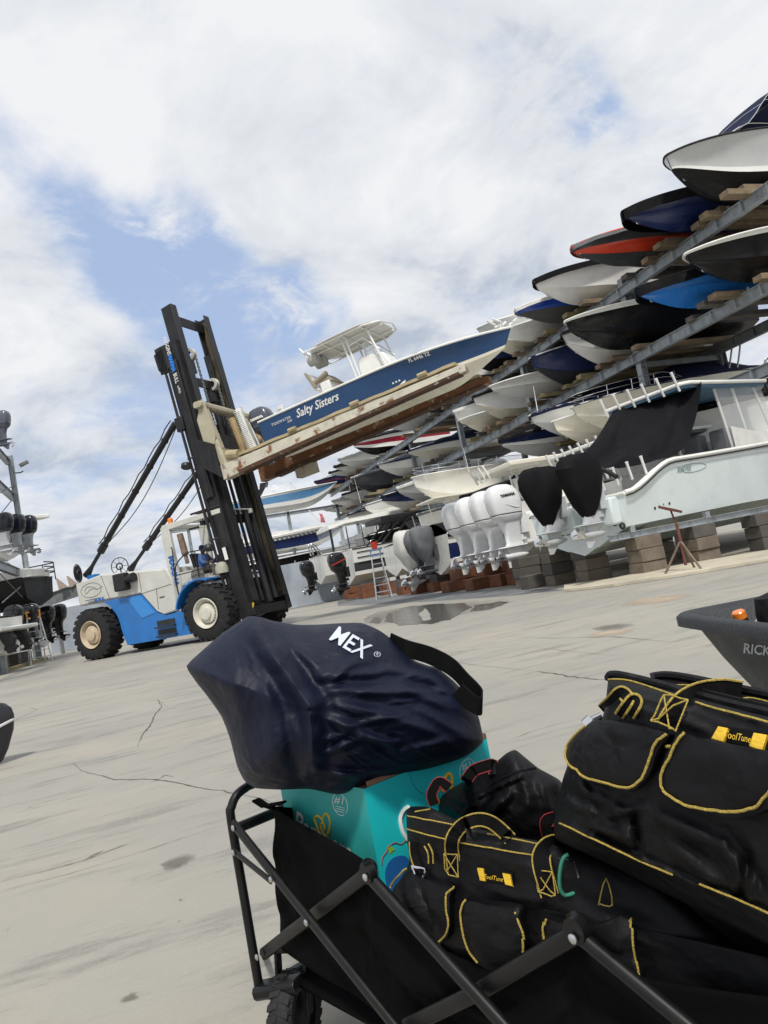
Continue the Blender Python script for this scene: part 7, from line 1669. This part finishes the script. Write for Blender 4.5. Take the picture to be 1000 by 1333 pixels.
line_on(f3b, [(771, 953), (757, 965), (748, 978), (748, 992), (765, 1006), (795, 1018), (826, 1023), (840, 1016), (850, 1000), (857, 980), (864, 965), (875, 957)], PR, .0205, 'piping', pipe_m, p1)
fl2 = [(888, 957), (920, 962), (960, 970), (1010, 980), (1050, 990), (1050, 1040), (1010, 1052), (985, 1062), (950, 1062), (905, 1051), (872, 1036), (865, 1018), (868, 995), (878, 972)]
p2 = patch_on(f3b, fl2, .013, 'pocket_flap', nyl, b3o, .004, 3, .4, .004, 6)
line_on(f3b, [(899, 958), (888, 970), (877, 990), (870, 1010), (874, 1028), (900, 1043), (935, 1051), (968, 1055), (990, 1050), (1003, 1040), (1015, 1022)], PR, .0205, 'piping', pipe_m, p2)
line_on(f3b, [(871, 971), (880, 973)], PR*1.2, .008, 'piping', pipe_m, b3o, 2)
h3 = strap_on(f3b, [(869, 946), (880, 928), (892, 914), (912, 904), (940, 900), (965, 903)], 31, .0035, 'handle', web, bb3, .004, lift=lambda t: .012*t*t, edge=pipe_m, er=.0015)
xbox(f3b, ((856, 940), (871, 916), (898, 924), (886, 953)), .022, h3, .0010)
l1 = strap_on(f3b, [(784, 925), (796, 914), (806, 903), (812, 903), (818, 910)], 16, .003, 'side_loop', web, bb3, .008, edge=pipe_m, er=.0015)
l2 = strap_on(f3b, [(806, 932), (814, 920), (824, 909), (830, 914), (820, 932)], 11, .003, 'side_loop', web, bb3, .016, edge=pipe_m, er=.0017)
g = MB(); K_ = at(767, 940, d=1.12)
g.tube([K_, at(783, 932, d=1.12)], .006, 10); g.tube([at(770, 938, d=1.12), at(760, 950, d=1.12), at(755, 962, d=1.12)], .005, 8); g.tube([at(762, 944, d=1.115), at(770, 936, d=1.115)], .0085, 10); g.build('clip', chrome, bb3, world=True)
lg = patch_on(f3b, [(928, 962), (938, 945), (1010, 955), (1030, 975), (1000, 980), (960, 970)], .0025, 'logo_panel', web, b3o, .001, 1, 0)
for q in (((930, 963), (939, 947), (952, 950), (946, 967)), ((979, 972), (985, 956), (1003, 959), (997, 979))): patch_on(f3b, q, .005, 'logo_tab', yel_m, b3o, .004, 1, .15)
text_on(f3b, 'ToolTune', 964, 961, 1, .22, 12, 'lettering', yel_m, b3o, off=.008, bold=.02, sx=.74)

# ---- grey tub cart
tbm = mat('tub_grey', (.038, .041, .046), .5, var=.12, scale=12, bump=.25, bscale=180, coat=.05)
zr = .785; K0 = at(878, 800, z=zr); K1 = at(1000, 815, z=zr); K2 = at(1000, 771, z=zr)
e1 = (K1-K0).normalized(); e2 = V((-e1.y, e1.x, 0)); 
if e2.dot(K2-K0) < 0: e2 = -e2
tub = thing('garden_cart', 'dark grey plastic tub cart with white stencilled lettering at the right edge', 'cart', loc=((K0+e1*.45+e2*.35).x, (K0+e1*.45+e2*.35).y, 0))
La, Lb = .95, .68
def rrect(i1, i2, z, rc):
    """rounded rectangle inset i1/i2, corner radius rc"""
    R_ = []
    for (cx_, cy_, a0) in ((i1+rc, i2+rc, 180), (La-i1-rc, i2+rc, 270), (La-i1-rc, Lb-i2-rc, 0), (i1+rc, Lb-i2-rc, 90)):
        for k in range(7): a_ = rad(a0+15*k); R_.append(K0 + e1*(cx_+rc*math.cos(a_)) + e2*(cy_+rc*math.sin(a_)) + V((0, 0, z-zr)))
    return R_
g = MB(); rings = [rrect(-.002, -.002, zr-.028, .06), rrect(-.012, -.012, zr-.024, .06), rrect(-.012, -.012, zr-.004, .06), rrect(-.004, -.004, zr+.004, .06), rrect(.010, .010, zr+.003, .055), rrect(.024, .024, zr-.012, .05), rrect(.06, .05, zr-.10, .06), rrect(.20, .14, zr-.30, .07)]
g.loft(rings, True, False); g.loft([rrect(-.002, -.002, zr-.028, .06), rrect(.022, .022, zr-.030, .055), rrect(.055, .045, zr-.10, .065), rrect(.195, .135, zr-.315, .075)], True, False)
n0 = len(g.v); g.add(rrect(.20, .14, zr-.30, .07), [list(range(28))]); g.add(rrect(.195, .135, zr-.315, .075), [list(range(28))])
tbod = g.build('tub', tbm, tub, world=True, smooth=50); ftub = hitfn(BVHTree.FromPolygons(g.v, g.f))
text_on(ftub, 'RICKERS', 968, 844, 1, .11, 18, 'lettering', mat('stencil_white', (.70, .71, .71), .7, var=.2, scale=120), tbod, off=.0015, bold=.35, align='LEFT', sx=.9)
g = MB(); cc = K0+e1*La*.5+e2*Lb*.5
for s_ in (-.2, .2): g.rbar(V((cc.x, cc.y, .44))+e2*s_-e1*.38, V((cc.x, cc.y, .44))+e2*s_+e1*.38, .03, .03)
for s_ in (-.3, .3): g.rbar(V((cc.x, cc.y, .3))+e1*s_-e2*.28, V((cc.x, cc.y, .3))+e1*s_+e2*.28, .03, .03)
for a_ in (-.3, .3):
    for b_ in (-.2, .2): g.rbar(V((cc.x, cc.y, .15))+e1*a_+e2*b_, V((cc.x, cc.y, .44))+e1*a_+e2*b_, .025, .025)
g.build('undercarriage', tubem, tub, world=True)
for a_ in (-.3, .3):
    for b_ in (-.30, .30):
        g = MB(); g.lathe([(.08, -.035), (.13, -.038), (.15, -.02), (.15, .02), (.13, .038), (.08, .035)], 26, frame(V((cc.x, cc.y, .15))+e1*a_+e2*b_, e1, y=(0, 0, 1))); g.build('wheel', rubber, tub, world=True)
bt = thing('bottle', 'small bottle with glowing orange cap poking out of the grey tub', 'bottle', loc=tuple(at(962, 806, d=1.62)))
g = MB(); a_, b_ = at(972, 822, d=1.62), at(961, 797, d=1.62); g.tube([a_, a_.lerp(b_, .72)], .014, 14); g.build('body', blackm, bt, world=True)
g = MB(); dcap = (b_-a_).normalized(); g.tube([a_.lerp(b_, .7), b_, b_+dcap*.003], [.0145, .0145, .012], 16); g.build('cap', mat('translucent_orange', (.75, .20, .02), .3, coat=.5), bt, world=True)
bt2 = thing('tool_case', 'black rounded case inside the grey tub at the frame edge', 'case', loc=tuple(at(1000, 800, d=1.6)))
g = MB(); g.lathe([(.001, -.10), (.03, -.09), (.034, .0), (.03, .035), (.001, .045)], 18, Matrix.Translation(at(1006, 798, d=1.6))); g.build('case_body', nyl, bt2, world=True)
g = MB(); g.rbar(at(986, 812, d=1.62), at(993, 803, d=1.62), .02, .012); g.build('latch', chrome, bt2, world=True)
# ---- dark rounded fender cut by the left edge
p0 = at(-21, 1000, z=0); fe = thing('fender', 'dark rounded fender with pale trim bands cut off by the left edge', 'fender', loc=(p0.x, p0.y, 0))
g = MB(); g.loft([[p for p in [V((1.0*a*math.cos(2*math.pi*k/24), .35*a*math.sin(2*math.pi*k/24), z_)) for k in range(24)]] for z_, a in ((0, .12), (.03, .16), (.12, .215), (.28, .28), (.40, .30), (.47, .285), (.52, .24), (.55, .16), (.56, .05))]); g.build('body', mat('dark_vinyl', (.02, .02, .024), .35, coat=.3), fe, smooth=60)
for z_, a in ((.545, .185), (.28, .287)):
    g = MB(); g.tube([V((1.0*a*math.cos(2*math.pi*k/30), .35*a*math.sin(2*math.pi*k/30), z_ + .30*(a*math.cos(2*math.pi*k/30))*(1 if z_ < .4 else -.2) )) for k in range(30)], .014, 8, closed=True); g.build('trim_band', mat('pale_trim', (.55, .52, .54), .5), fe)
